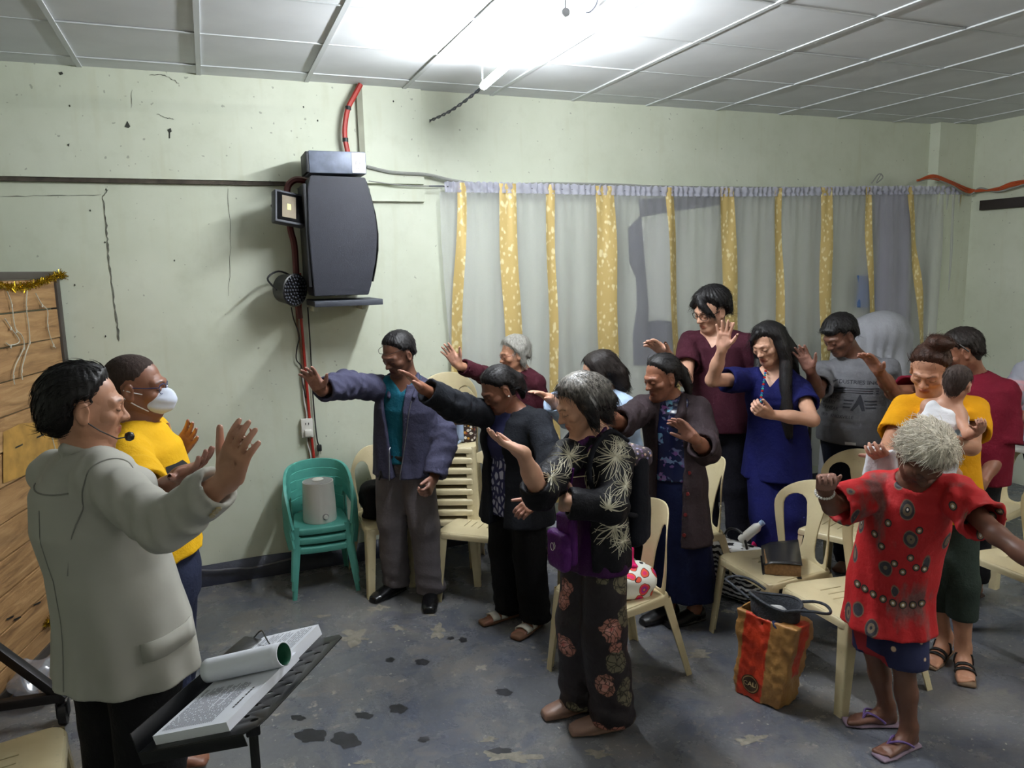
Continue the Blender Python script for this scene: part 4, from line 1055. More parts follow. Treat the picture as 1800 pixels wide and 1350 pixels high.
# teal children's armchairs, stacked three high
def teal_proto():
    r = empty('teal_armchair')
    def rr(hw, yf, yr, rad=.04, n=4):
        pts = []
        for cx, cy, a0 in ((hw-rad, yf+rad, -90), (hw*.9-rad, yr-rad, 0), (-(hw*.9-rad), yr-rad, 90), (-(hw-rad), yf+rad, 180)):
            for k in range(n+1): a = math.radians(a0+90*k/n); pts.append((cx+rad*math.cos(a), cy+rad*math.sin(a)))
        return pts
    ws = lambda x, y, z: (x, y, .303-.02*(1-(x/.17)**2)*(1-(y/.2)**2)-1.2*max(0, -.11-y)**2*3+z)
    bm = plate(rr(.168, -.17, .16), (), .04, .008, cutx=np.linspace(-.15, .15, 9), cuty=np.linspace(-.15, .15, 9), warp=ws); mobj('seat', bm, M_TEAL, r, 50)
    def rail(path, w0, w1, th, nm):
        V = []; Fc = []; P_ = catmull([np.array(q, float) for q in path], 8); n = len(P_)
        for i, q in enumerate(P_):
            t_ = unit(P_[min(i+1, n-1)]-P_[max(i-1, 0)]); rad = unit([q[0], q[1]-.02, 0]); s = unit(np.cross(t_, rad)); o_ = unit(np.cross(s, t_)); f = i/(n-1); w_ = w0+(w1-w0)*math.sin(math.pi*f)
            for a, b in ((-w_, -th), (w_, -th), (w_*1.1, 0), (w_, th), (-w_, th), (-w_*1.1, 0)): V.append(q+s*a+o_*b)
        for i in range(n-1):
            for k in range(6): k2 = (k+1) % 6; Fc.append((i*6+k, i*6+k2, (i+1)*6+k2, (i+1)*6+k))
        Fc += [tuple(range(6)), tuple((n-1)*6+k for k in range(6))]; raw(nm, V, Fc, M_TEAL, r, 50)
    rail([(-.185, -.17, .31), (-.205, -.13, .45), (-.2, .0, .55), (-.15, .16, .60), (0, .21, .615), (.15, .16, .60), (.2, 0, .55), (.205, -.13, .45), (.185, -.17, .31)], .02, .034, .009, 'arm_hoop')
    for z in (.50, .40):
        rail([(-.165, .12, z), (-.1, .185, z+.005), (0, .2, z+.008), (.1, .185, z+.005), (.165, .12, z)], .024, .026, .005, 'back_slat')
    for s in (-1, 1):
        rail([(s*.17, .13, .3), (s*.165, .17, .48), (s*.14, .165, .6)], .018, .018, .007, 'back_post')
        for top_, bot in (((s*.175, -.165, .32), (s*.205, -.205, 0)), ((s*.16, .15, .32), (s*.18, .23, 0))):
            V = []; Fc = []; sy = 1 if top_[1] < 0 else -1; J = 6
            for j in range(J+1):
                t_ = j/J; c = np.array(top_)*(1-t_)+np.array(bot)*t_; w_ = .042-.014*t_; th = .006
                for a, b in ((-w_, 0), (-.008, 0), (0, .008), (0, w_), (-th, w_), (-th, th+.004), (-th-.004, th), (-w_, th)): V.append((c[0]+s*a, c[1]+sy*b, c[2]))
            for j in range(J):
                for k in range(8): k2 = (k+1) % 8; Fc.append((j*8+k, j*8+k2, (j+1)*8+k2, (j+1)*8+k))
            Fc.append(tuple(J*8+k for k in range(8))); raw('leg', V, Fc, M_TEAL, r, 40)
    return r
T0 = teal_proto(); tx, ty = .545, 4.70
for k in range(3):
    o = T0 if k == 0 else copy_tree(T0); o.location = (tx, ty+.004*k, .0585*k); o.rotation_euler = (0, 0, math.radians(-3))
    tag(o, ('lowest teal plastic armchair of the stack by the wall', 'middle teal plastic armchair of the stack by the wall', 'topmost teal plastic armchair of the stack, carrying a white humidifier')[k], 'chair', 'stacked teal armchairs')
# humidifier
hz = .303+.117-.012; hum = empty('humidifier', (tx+.0, ty-.01, hz)); tag(hum, 'white cylindrical humidifier with a round knob on the teal chairs', 'humidifier')
M_WHITE = plain('white_plastic', (222, 220, 212), .35, var=.04); M_GREY = plain('grey_plastic', (150, 148, 146), .4)
V, Fc = lathe_vf([(.085, 0), (.1, .012), (.104, .03), (.1, .16), (.094, .265), (.094, .27)], 40); raw('body', V, Fc, M_WHITE, hum, 40)
V, Fc = lathe_vf([(.089, .262), (.089, .272), (.06, .276)], 40); raw('lid', V, Fc, M_GREY, hum, 40)
V, Fc = lathe_vf([(.034, .274), (.036, .28), (.03, .286), (.012, .288)], 28); raw('mist_cap', V, Fc, M_WHITE, hum, 40)
fd = unit(np.append(-np.array([tx, ty]), 0)); fs = np.cross(UP, fd); fa = fd*.995-fs*.0
def on_hum(u, z):
    a = math.atan2(fd[1], fd[0])+u; return np.array([math.cos(a), math.sin(a), 0])*(.104-.0325*(z-.03)/.235)+UP*z, np.array([math.cos(a), math.sin(a), 0])
c, n_ = on_hum(.33, .062); tube('dial_ring', [c, c+n_*.006], .02, M_GREY, hum, 24); tube('knob', [c, c+n_*.016], .0135, M_WHITE, hum, 20)
c, n_ = on_hum(-.02, .072); tube('indicator', [c, c+n_*.002], .004, plain('pale_lens', (235, 235, 250), .2), hum, 12)
V, Fc = text_mesh('deerma', .026); c, n_ = on_hum(.3, .115); s_ = np.cross(UP, n_); raw('lettering', [c+n_*.0015+s_*v[0]+UP*v[1] for v in V], Fc, M_BLACK, hum)

# ------------------------------------------------------------------ loudspeaker on its wall shelf with lights and cables
M_SPK = plain('speaker_vinyl', (30, 33, 45), .55, var=.1, scale=30, bump=.1, bscale=200); M_SPKB = plain('speaker_back', (24, 25, 30), .6)
yf = YW-.36; zb = 1.80
spk = empty('loudspeaker', (on_y(548, 520, yf)[0], yf, zb)); tag(spk, 'large dark grey loudspeaker with a bowed front on the wall shelf', 'loudspeaker'); so = np.array(spk.location)
def sp(px, py): q = on_y(px, py, yf)-so; return (q[0], q[2])
outl = [sp(546, 308)]+[sp(*q) for q in ((541, 330), (542, 400), (548, 470), (553, 521), (648, 518), (653, 500), (656, 480), (661, 455), (663, 420), (662, 395), (657, 365), (649, 335), (642, 312))]
bm = bmesh.new(); fvs = [bm.verts.new((x, 0, z)) for x, z in outl]; bf = bm.faces.new(fvs); r_ = bmesh.ops.extrude_face_region(bm, geom=[bf]); bmesh.ops.translate(bm, verts=[v for v in r_['geom'] if isinstance(v, bmesh.types.BMVert)], vec=(0, .30, 0)); bmesh.ops.bevel(bm, geom=bm.edges[:], offset=.004, segments=2, affect='EDGES'); mobj('cabinet', bm, M_SPK, spk, 40)
bm = bmesh.new(); box(bm, (sp(545, 415)[0]-.012, .15, .38), (.02, .27, .6), bev=.004); mobj('rear_panel', bm, M_SPKB, spk)
gr = [sp(*q) for q in ((643, 318), (651, 345), (659, 375), (664, 410), (664, 440), (660, 470), (655, 495))]
V = []; Fc = []
for x, z in gr: V += [(x+.004, .01, z), (x+.012, .03, z), (x+.012, .27, z), (x+.004, .29, z)]
for k in range(len(gr)-1):
    for j in range(3): Fc.append((k*4+j, k*4+j+1, k*4+j+5, k*4+j+4))
raw('grille', V, Fc, M_SPKB, spk, 50)
shf = empty('wall_shelf', (so[0], YW, zb)); tag(shf, 'dark wooden bracket shelf under the loudspeaker', 'shelf')
x0 = on_y(552, 528, yf-.02)[0]; x1 = on_y(672, 527, yf-.02)[0]
bm = bmesh.new(); box(bm, ((x0+x1)/2-so[0], -.2, -.02), (x1-x0, .40, .035), bev=.004); mobj('board', bm, plain('shelf_board', (62, 66, 76), .6), shf)
for xx in (.04, .34):
    bm = bmesh.new(); box(bm, (xx, -.1, -.055), (.03, .2, .035), bev=.003); mobj('bracket', bm, M_WALL, shf)
bx = empty('amplifier_box', (so[0]+.17, yf+.12, zb+.0)); tag(bx, 'grey metal box with a white paper label on top of the loudspeaker', 'box'); bo = np.array(bx.location)
zt0 = on_y(548, 304, yf)[2]; zt1 = on_y(548, 264, yf)[2]; xa = on_y(543, 290, yf)[0]; xb2 = on_y(644, 290, yf)[0]
bm = bmesh.new(); box(bm, ((xa+xb2)/2-bo[0], 0, (zt0+zt1)/2-bo[2]), (xb2-xa, .24, zt1-zt0), bev=.008); mobj('case', bm, plain('grey_box', (122, 130, 148), .5, .2, var=.2, scale=14), bx)
bm = bmesh.new(); box(bm, (xa-bo[0]-.008, 0, (zt0+zt1)/2-bo[2]), (.016, .235, zt1-zt0-.01), bev=.003); mobj('side_plate', bm, M_SPKB, bx)
bm = bmesh.new(); xq = on_y(618, 285, yf)[0]; box(bm, ((xq+xb2)/2-bo[0]-.002, -.122, (zt0+zt1)/2-bo[2]), (xb2-xq-.008, .002, zt1-zt0-.012)); mobj('paper_label', bm, plain('white_paper', (238, 238, 236), .8, var=.03), bx)
for pts in ([(.0, .03), (.018, .03)], [(-.02, -.028), (-.005, -.035), (.0, -.02)], [(-.008, .014), (-.016, .004), (-.006, -.006), (-.014, -.012)], [(.004, .012), (.004, -.008), (.016, -.004)], [(-.02, .012), (-.02, -.01)]):
    xc2 = (xq+xb2)/2-bo[0]; zc2 = (zt0+zt1)/2-bo[2]; tube('ink_mark', [(xc2+a, -.1235, zc2+b) for a, b in pts], .0011, M_BLACK, bx, 4)
# flood light
fl = empty('flood_light', on_y(511, 365, YW-.30)); tag(fl, 'small square black flood light beside the loudspeaker', 'light fixture'); fl.rotation_euler = (math.radians(-12), math.radians(9), math.radians(18))
bm = bmesh.new(); box(bm, (0, .03, 0), (.19, .06, .195), bev=.01); mobj('housing', bm, plain('flood_grey', (70, 72, 80), .5), fl)
bm = bmesh.new(); box(bm, (0, -.002, 0), (.165, .006, .165), bev=.003); mobj('black_glass', bm, plain('matte_black', (18, 18, 20), .9, spec=.05), fl)
a_ = [(-.055, -.07, .065), (.03, -.07, .065), (.03, -.07, -.065), (-.055, -.07, -.065)]; V = [(x, -.0065, z) for x, _, z in a_]+[(-.024, -.006, .018), (.0, -.006, .018), (.0, -.006, -.018), (-.024, -.006, -.018)]
M_REF = plain('reflector', (140, 130, 114), .8, spec=.1); raw('reflector', V, [(0, 1, 5, 4), (1, 2, 6, 5), (2, 3, 7, 6), (3, 0, 4, 7)], [M_REF], fl, 10)
raw('diode', [(x, -.007, z) for x, _, z in V[4:]], [(0, 1, 2, 3)], plain('yellow_diode', (196, 198, 60), .4), fl)
tube('bracket', [(-.07, .05, -.02), (-.07, .11, .03), (.07, .11, .03), (.07, .05, -.02)], .008, M_BLACK, fl, 6)
# round stage light
pl = empty('stage_light', on_y(519, 510, YW-.26)); tag(pl, 'round black multi-lens stage light below the flood light', 'light fixture'); pl.rotation_euler = (math.radians(6), 0, math.radians(38))
V, Fc = lathe_vf([(.06, -.12), (.085, -.1), (.092, -.03), (.1, 0), (.092, .004), (.09, -.004)], 36); raw('can', [(x, -z, y) for x, y, z in V], Fc, M_BLACK, pl, 40)
M_LENS = plain('dark_lens', (62, 64, 72), .2); V, Fc = lathe_vf([(.0075, 0), (.0065, .004), (.003, .006)], 10); l0 = None
for rr_, nn_ in ((0, 1), (.022, 6), (.044, 12), (.066, 18), (.084, 24)):
    for k in range(nn_):
        a = 2*math.pi*k/nn_; 
        if l0 is None: l0 = raw('lens', [(x, -z, y) for x, y, z in V], Fc, M_LENS, pl, 40); q = l0
        else: q = share(l0, pl)
        q.location = (rr_*math.cos(a), -.003, rr_*math.sin(a))
tube('yoke', [(-.1, .05, 0), (-.105, .12, .06), (0, .14, .1), (.105, .12, .06), (.1, .05, 0)], .006, M_BLACK, pl, 6, sm=5)
# cables down the wall, red hose, sockets
def cable(name, label, pts, y, r, mat, cat='cable', sm=8, yy=None):
    P_ = [on_y(a, b, (yy[i] if yy else y)) for i, (a, b) in enumerate(pts)]; o = empty(name, P_[-1]); tube('strand', [q-P_[-1] for q in P_], r, mat, o, 7, sm=sm); tag(o, label, cat); return o
M_RED = plain('red_cable', (176, 44, 34), .45); M_MAROON = plain('maroon_hose', (96, 30, 30), .5); M_BLKW = plain('black_wire', (30, 30, 32), .5); M_WHT = plain('white_wire', (205, 205, 200), .5); M_GRYC = plain('grey_conduit', (150, 152, 146), .6); M_BRNW = plain('brown_wire', (120, 88, 66), .6)
rc = cable('red_hose', 'red hose with black tape running from the ceiling to the grey box', [(634, 148), (622, 170), (612, 190), (607, 215), (606, 240), (611, 268)], YW-.09, .016, M_RED)
for a, b in ((612, 190), (607, 246)):
    q = on_y(a, b, YW-.09)-np.array(rc.location); tube('tape', [q-UP*.012, q+UP*.012], .018, M_BLKW, rc, 10)
cable('maroon_hose', 'dark red hose curving behind the flood light', [(540, 318), (520, 316), (507, 326), (505, 345), (510, 400), (517, 430), (520, 470), (522, 520), (527, 560)], YW-.10, .02, M_MAROON)
cable('wall_cable', 'thick red cable hanging down the wall under the stage light', [(527, 480), (528, 540), (533, 600), (537, 650), (543, 720), (550, 790), (556, 832)], YW-.02, .009, M_RED)
cable('wall_cable', 'brown cable beside the red one on the wall', [(521, 470), (522, 560), (530, 620), (534, 690), (541, 760), (547, 826)], YW-.015, .007, M_BRNW)
cable('wall_cable', 'thin white cable looping below the wall sockets', [(532, 660), (534, 700), (539, 730), (540, 775), (546, 800), (548, 826)], YW-.02, .005, M_WHT)
cable('wall_cable', 'black wire with a curl hanging behind the raised hand', [(512, 540), (516, 560), (526, 590), (522, 612), (521, 632), (530, 645), (531, 668), (538, 700)], YW-.025, .004, M_BLKW)
pc = cable('plug_cord', 'black cord ending in a loose plug beside the sockets', [(541, 540), (545, 600), (548, 660), (552, 720), (557, 770), (561, 784)], YW-.02, .0045, M_BLKW)
bm = bmesh.new(); box(bm, (0, -.005, -.012), (.03, .02, .045), bev=.006); mobj('plug', bm, M_BLKW, pc)
for s in (-1, 1): tube('prong', [(s*.007, -.005, -.03), (s*.007, -.005, -.055)], .002, M_REF, pc, 6)
so_ = empty('wall_socket', on_y(539, 751, YW)); tag(so_, 'white wall socket with a white plug in it', 'socket')
bm = bmesh.new(); box(bm, (0, -.02, 0), (.075, .04, .125), bev=.006); mobj('plate', bm, M_WHITE, so_)
bm = bmesh.new(); box(bm, (.005, -.05, -.03), (.05, .03, .045), bev=.008); mobj('plug', bm, M_WHITE, so_)
for s in (-1, 1):
    bm = bmesh.new(); box(bm, (s*.01, -.041, .03), (.004, .002, .014)); mobj('slot', bm, M_BLACK, so_)
cable('wall_conduit', 'grey conduit running along the wall above the curtain', [(645, 293), (690, 303), (750, 307), (800, 318), (870, 326), (960, 323), (1080, 325), (1180, 329), (1400, 331), (1560, 330)], YW-.045, .011, M_GRYC)
cable('wall_conduit', 'thin grey cable drooping under the conduit by the curtain end', [(648, 318), (700, 325), (745, 327), (780, 326)], YW-.035, .004, M_GRYC)
cable('floor_conduit', 'sagging grey cable along the dark band at the wall foot', [(330, 1000), (372, 1003), (420, 999), (445, 998), (490, 988), (520, 980)], YW-.03, .007, plain('dusty_cable', (104, 104, 110), .8))
cable('curtain_hook', 'twist of grey wire above the curtain near the corner', [(1532, 322), (1545, 306), (1552, 312), (1540, 322), (1549, 305)], YW-.09, .005, M_GRYC)
M_ORG = plain('orange_cable', (190, 84, 40), .5); og = empty('cable_bundle', on_x(1760, 330, XR-.06)); tag(og, 'bundle of orange and grey cables strung along the side wall', 'cable'); oo = np.array(og.location)
for k in range(5):
    P_ = [on_y(1612, 318, YW-.16), on_y(1640, 309+k*1.5, YW-.17), on_y(1672, 318+k*2, YW-.17), on_x(1702, 332+k*2.4, XR-.10), on_x(1722, 336-k, XR-.06), on_x(1750, 331+k*1.5, XR-.06), on_x(1778, 322+k*2, XR-.06), on_x(1815, 316+k, XR-.06)]
    tube('strand', [q+np.array([0, 0, .006*math.sin(k*9+i*2.2)])-oo for i, q in enumerate(P_)], .008, M_ORG if k < 4 else M_GRYC, og, 6, sm=7)
wb = empty('wall_bar', on_x(1765, 358, XR)); tag(wb, 'dark wooden bar fixed to the side wall', 'bar'); q0 = on_x(1727, 360, XR); q1 = on_x(1815, 355, XR)
bm = bmesh.new(); box(bm, (-.02, (q0[1]+q1[1])/2-wb.location[1], 0), (.04, abs(q0[1]-q1[1]), .085), bev=.004); mobj('bar', bm, plain('dark_bar', (44, 36, 34), .6), wb)
# draped equipment behind the man in the grey shirt
M_DRAPE = cloth('grey_drape', (176, 178, 186), .12)
dq = at(1530, 640, 5.75); dr_ = empty('draped_equipment', (dq[0], dq[1], 0)); tag(dr_, 'equipment covered with a pale grey cloth in front of the curtain corner', 'cover')
g = Field(); c0 = np.array([dq[0], dq[1], 0]); zt = at(1530, 548, 5.75)[2]
imr = unit([RC[0][0], RC[0][1], 0]); g.u(s_loft([(c0+UP*.2, .36, .16, imr), (c0+UP*.9, .33, .15, imr), (c0+UP*(zt-.18), .30, .13, imr), (c0+UP*(zt-.1), .22, .1, imr)])); g.u(s_ell(c0+UP*(zt-.14)+imr*.08, (.2, .16, .15)), .08)
cc_ = c0.astype(np.float32); g.disp(lambda X: .008*np.sin(np.arctan2(X[:, 1]-cc_[1], X[:, 0]-cc_[0])*13+X[:, 2]*3)*np.clip((zt-X[:, 2])/.4, 0, 1)); g.cut(s_plane((0, 0, .15), -UP))
sdf_obj('cloth', g, c0-np.array([.55, .55, 0]), c0+np.array([.55, .55, zt+.1]), .012, M_DRAPE, dr_, c0)
bm = bmesh.new(); 
for a, b in ((-.3, -.1), (.3, -.1), (-.3, .1), (.3, .1)): box(bm, (a, b, .1), (.03, .03, .2))
mobj('frame', bm, M_STEEL, dr_)

# ------------------------------------------------------------------ rolling rack foot and plastic bag, lower left
rk = empty('rolling_rack', (floor_at(100, 1262)[0], floor_at(100, 1262)[1], 0)); tag(rk, 'dark steel rolling rack foot with a caster by the plank partition', 'rack'); ro = np.array(rk.location)
cn = floor_at(108, 1224, .13); b1 = at(-25, 1127, depth_of(cn)-.06); b2 = floor_at(-25, 1243, .13)
def bar(name, a, b, w_, parent, o, mat=M_STEEL):
    a = np.asarray(a)-o; b = np.asarray(b)-o; d = b-a; L_ = np.linalg.norm(d); bm = bmesh.new(); box(bm, (0, 0, 0), (w_, w_, L_), bev=w_*.12); T = Matrix.Translation(Vector((a+b)/2)) @ Vector(d).to_track_quat('Z', 'Y').to_matrix().to_4x4(); bmesh.ops.transform(bm, matrix=T, verts=bm.verts); return mobj(name, bm, mat, parent, 30)
bar('brace', cn+unit(cn-b1)*.02, b1, .042, rk, ro); bar('base_bar', cn, b2, .042, rk, ro)
cw = np.array([cn[0], cn[1], .055]); tube('caster_stem', [cn-ro, cw+UP*.04-ro], .012, M_STEEL, rk, 10)
for s in (-1, 1): bm = bmesh.new(); box(bm, cw-ro+np.array([s*.022, 0, .02]), (.005, .05, .07), bev=.002); mobj('caster_fork', bm, M_STEEL, rk)
tube('caster_wheel', [cw-ro+np.array([-.016, 0, -.005]), cw-ro+np.array([.016, 0, -.005])], .048, M_BLACK, rk, 24)
bgp = floor_at(56, 1222)+np.array([.06, -.05, 0]); t = NT('clear_bag'); tr = t.add('ShaderNodeBsdfTransparent'); gl = t.add('ShaderNodeBsdfGlossy'); gl.inputs['Roughness'].default_value = .25; df = t.add('ShaderNodeBsdfDiffuse'); df.inputs[0].default_value = lin((190, 195, 210))
mx = t.add('ShaderNodeMixShader'); mx.inputs[0].default_value = .5; t.link(df.outputs[0], mx.inputs[1]); t.link(gl.outputs[0], mx.inputs[2]); m2 = t.add('ShaderNodeMixShader'); m2.inputs[0].default_value = .55; t.link(tr.outputs[0], m2.inputs[1]); t.link(mx.outputs[0], m2.inputs[2]); t.link(m2.outputs[0], t.out.inputs[0]); M_BAGC = t.m
pb = empty('plastic_bag', (bgp[0], bgp[1], 0)); tag(pb, 'crumpled clear plastic bag on the floor by the partition', 'bag')
g = Field().u(s_ell((bgp[0], bgp[1], .09), (.13, .12, .09))).u(s_ell((bgp[0]+.09, bgp[1]+.04, .1), (.07, .06, .07)), .05).disp(wrinkle(.016, 38, 3, (1, 1, 1), 8)).cut(s_plane((0, 0, .004), -UP)); sdf_obj('film', g, bgp-np.array([.35, .35, .02]), bgp+np.array([.35, .35, .3]), .012, M_BAGC, pb, bgp)
g = Field().u(s_ell((bgp[0]+.06, bgp[1]-.02, .055), (.075, .06, .05))).disp(wrinkle(.006, 40, 4, (1, 1, 1))); sdf_obj('yellow_pack', g, bgp-np.array([.2, .2, .02]), bgp+np.array([.25, .2, .2]), .01, plain('yellow_pack', (210, 160, 50), .4), pb, bgp)

# ------------------------------------------------------------------ music stand with song sheets
N1 = floor_at(243, 1325, .90); N2 = floor_at(447, 1287, 1.0); F2 = floor_at(585, 1119, 1.0); ex = N2-N1; ey = F2-N2; F1 = N1+ey; ez = unit(np.cross(ex, ey)); ez = ez if ez[2] > 0 else -ez; Wd, Ld = np.linalg.norm(ex), np.linalg.norm(ey); ux, uy = unit(ex), unit(ey); uy = unit(uy-ux*(uy@ux))
ctr = (N1+F2)/2; base = np.array([ctr[0], ctr[1], 0]); ms = empty('music_stand', base); tag(ms, 'black perforated music stand in front of the man in the pale suit', 'music stand')
L2W = lambda x, y, z: N1+ux*x+uy*y+ez*z-base
holes = []
for col_, x in enumerate((Wd-.035, Wd-.075)):
    for k in range(9):
        y = .05+.047*k+(.022 if col_ else 0)
        if y < Ld-.03: holes.append([(x+.011*math.cos(a), y+.006*math.sin(a)) for a in np.linspace(0, -2*math.pi, 12, endpoint=False)])
M_STAND = plain('stand_black', (30, 31, 34), .35, .3)
rc_ = [(.0, .0), (Wd-.03, .0), (Wd-.005, .02), (Wd, .05), (Wd, Ld-.02), (Wd-.02, Ld), (0, Ld)]
bm = plate(rc_, holes, .003, .0008, warp=lambda x, y, z: tuple(L2W(x, y, z))); mobj('desk', bm, M_STAND, ms, 30)
bm = plate([(-.0, 0), (.05, 0), (.05, Ld), (0, Ld)], (), .003, .0008, warp=lambda x, y, z: tuple(L2W(z, y, x))); mobj('ledge', bm, M_STAND, ms, 30)
bm = plate([(0, 0), (Wd-.03, 0), (Wd-.03, .028), (0, .028)], (), .003, .0008, warp=lambda x, y, z: tuple(L2W(x, z, x*.0-y))); mobj('side_lip', bm, M_STAND, ms, 30)
pt = L2W(Wd*.55, Ld*.42, -.02); bar('post', pt+base, np.array([pt[0]+base[0], pt[1]+base[1], .12]), .022, ms, base, M_STAND); bar('neck_joint', pt+base+UP*.0, pt+base-UP*.08, .034, ms, base, M_STAND)
for k in range(3):
    a = k*2.094+.4; tube('foot', [(pt[0], pt[1], .3), (pt[0]+.16*math.cos(a), pt[1]+.16*math.sin(a), .1), (pt[0]+.26*math.cos(a), pt[1]+.26*math.sin(a), .012)], .008, M_STAND, ms, 8)
tube('pole', [(pt[0], pt[1], .1), (pt[0], pt[1], .5)], .016, M_STAND, ms, 12)
M_PAPER = plain('page_white', (232, 236, 246), .8, var=.02); M_INK = plain('ink_grey', (104, 108, 122), .9); M_GRN = plain('green_cover', (44, 110, 84), .6); M_BLUEP = plain('page_edge', (150, 166, 214), .8, var=.1, scale=60)
def pad(name, label, x0, x1, y0, y1, th, z0=.002, skew=0.):
    o = empty(name, base); tag(o, label, 'document'); bm = bmesh.new(); vs = []
    for z in (z0, z0+th):
        for a, b in ((x0, y0), (x1, y0), (x1, y1), (x0, y1)): vs.append(bm.verts.new(tuple(L2W(a+skew*b, b, z))))
    for f in ((3, 2, 1, 0), (4, 5, 6, 7), (0, 1, 5, 4), (1, 2, 6, 5), (2, 3, 7, 6), (3, 0, 4, 7)): bm.faces.new([vs[k] for k in f])
    q = mobj('pages', bm, M_PAPER, o, 20); return o
sd = pad('song_sheets', 'thick stack of typed sheets lying open on the music stand', .035, .245, .02, .315, .022)
rs = random.Random(9)
def lines(o, x0, x1, y0, y1, z, n):
    V = []; Fc = []
    for k in range(n):
        x = x0+(x1-x0)*k/(n-1); yy_ = y0
        while yy_ < y1-.01:
            L_ = rs.uniform(.01, .035); b = len(V); V += [L2W(x, yy_, z), L2W(x+.0022, yy_, z), L2W(x+.0022, min(yy_+L_, y1), z), L2W(x, min(yy_+L_, y1), z)]; Fc.append((b, b+1, b+2, b+3)); yy_ += L_+.004
            if rs.random() < .06: break
    q = raw('typed_lines', V, Fc, M_INK, o); q['kind'] = 'stuff'
lines(sd, .05, .19, .035, .20, .0246, 26)
V = []; Fc = []
for k in range(9): b = len(V); y = .08+.009*k+(.006 if k > 4 else 0); V += [L2W(.215, y, .0246), L2W(.221, y, .0246), L2W(.221, y+.006, .0246), L2W(.215, y+.006, .0246)]; Fc.append((b, b+1, b+2, b+3))
raw('heading', V, Fc, M_BLACK, sd)
# pages rolled back over the stack, green underside
V = []; Fc = []; nr = 22; rr_ = .03
for i, y in enumerate(np.linspace(.0, 1., 12)):
    for k in range(nr+1):
        a = math.radians(-95+330*k/nr); cy = .245; V.append(L2W(.03+.235*y, cy+rr_*math.cos(a), .0245+rr_+rr_*math.sin(a)))
for i in range(11):
    for k in range(nr): a = i*(nr+1)+k; Fc.append((a, a+1, a+nr+2, a+nr+1))
q = raw('rolled_page', V, Fc, [M_PAPER, M_GRN], sd, 60); md = q.modifiers.new('t', 'SOLIDIFY'); md.thickness = .003; md.offset = -1; md.material_offset = 1
hd2 = pad('hymn_sheets', 'second stack of typed sheets at the far end of the music stand', .05, .235, .29, .45, .03, .002); lines(hd2, .07, .22, .3, .44, .0326, 20)
pc_ = empty('phone_case', base); tag(pc_, 'small black folded case behind the sheets on the music stand', 'case'); bm = bmesh.new(); box(bm, (0, 0, 0), (.06, .13, .02), bev=.006)
Mx = Matrix(((ux[0], uy[0], ez[0], 0), (ux[1], uy[1], ez[1], 0), (ux[2], uy[2], ez[2], 0), (0, 0, 0, 1))); bmesh.ops.transform(bm, matrix=Matrix.Translation(Vector(L2W(.03, .37, .035))) @ Mx @ Matrix.Rotation(.4, 4, 'Y'), verts=bm.verts); mobj('case', bm, M_BLACK, pc_)
tube('cord', [L2W(.03, .43, .04), L2W(.06, .44, .055), L2W(.1, .40, .045), L2W(.12, .38, .036)], .002, M_BLACK, pc_, 6, sm=5)
# ------------------------------------------------------------------ the congregation
C = {}
def flow_back(l):      # combed back from the forehead
    d = np.zeros_like(l); d[:, 1] = -1; d[:, 2] = -.3-2.*np.clip(-l[:, 1], 0, 1)*4; return d
def flow_down(l):      # falling from the crown
    d = l-np.array([0, -.02, .11]); d[:, 2] = -np.abs(d[:, 2])-.06; return d/np.linalg.norm(d, axis=1)[:, None]
def flow_fwd(l):
    d = np.zeros_like(l); d[:, 1] = .8; d[:, 2] = -.5; d[:, 0] = l[:, 0]*4; return d
def simple_hair(p, mat, t=.013, flow=flow_down, n=900, ln=.045, add_=None, cut_=None, **kw):
    h = cap(p, t, **kw)
    f = Field().u(world_f(p, h))
    if add_: add_(f)
    return hair_obj(p, f, mat, flow=flow, n=n, ln=ln)
def buttons(p, fld, pts, mat, r=.007, dirn=None, name='button'):
    dn = p.tf if dirn is None else dirn
    for c in pts:
        q = project(fld, [(0, 0)], np.asarray(c), p.left, UP, dn, .001, .15)[0]; V, Fc = tube_vf([q-dn*.002, q+dn*.004], r, 10); add(p, name, V, Fc, mat)

# 1 --- man in the pale suit, back to us
p = person(r=2.45, S=1.04, hw=.2, bw=1.16, bd=1.3, neck=(158, 812, .0), pel=(215, .92, .0), yaw=118, head=(150, 716, .0), hyaw=88, hpitch=8, hroll=0, hs=.95, skin='mid',
    rarm=dict(sh=(178, 842, .13), e=(290, 925, 1), w=(402, 842, 1), t=(428, 752, 1), n=(.8, .2, -.6), curl=.22, spread=.35, thumb=.5), larm=dict(e=(150, 960, -1), w=(250, 880, -1), t=(300, 850, -1), n=(.5, .8, 0), curl=.3))
body(p, 'man in a pale grey suit jacket praying with raised hand by the music stand'); C['suit'] = p
M_SUIT = cloth('suit_cloth', (178, 177, 168), .1, fold=3, weave=False)
g = top(p, hem=-.24, infl=.02, sl=(1.84, 1.84), sr=(.057, .04), neck='round', nw=.064, flare=.012, seed=11, amp=.0055, freq=20, trap=.054, kelb=.01)
wear(p, 'suit_jacket', g, M_SUIT, .007); p.gj = g
cl = Field(); nb = p.neckp
cl.u(s_poly([nb+p.tf*.07+p.left*.055-UP*.02, nb+p.left*.078+UP*.03, nb-p.tf*.062+UP*.055, nb-p.left*.078+UP*.03, nb+p.tf*.07-p.left*.055-UP*.02], .02)).u(s_poly([nb-p.tf*.075+UP*.0, nb-p.tf*.07+p.left*.05-UP*.005], .02), .03).u(s_poly([nb-p.tf*.075+UP*.0, nb-p.tf*.07-p.left*.05-UP*.005], .02), .03)
wear(p, 'collar', cl, M_SUIT, .006, nb-.2, nb+.2)
wear(p, 'trousers', trousers(p, (.105, .088, .085), hemz=.04), cloth('black_trousers', (20, 20, 23), .2))
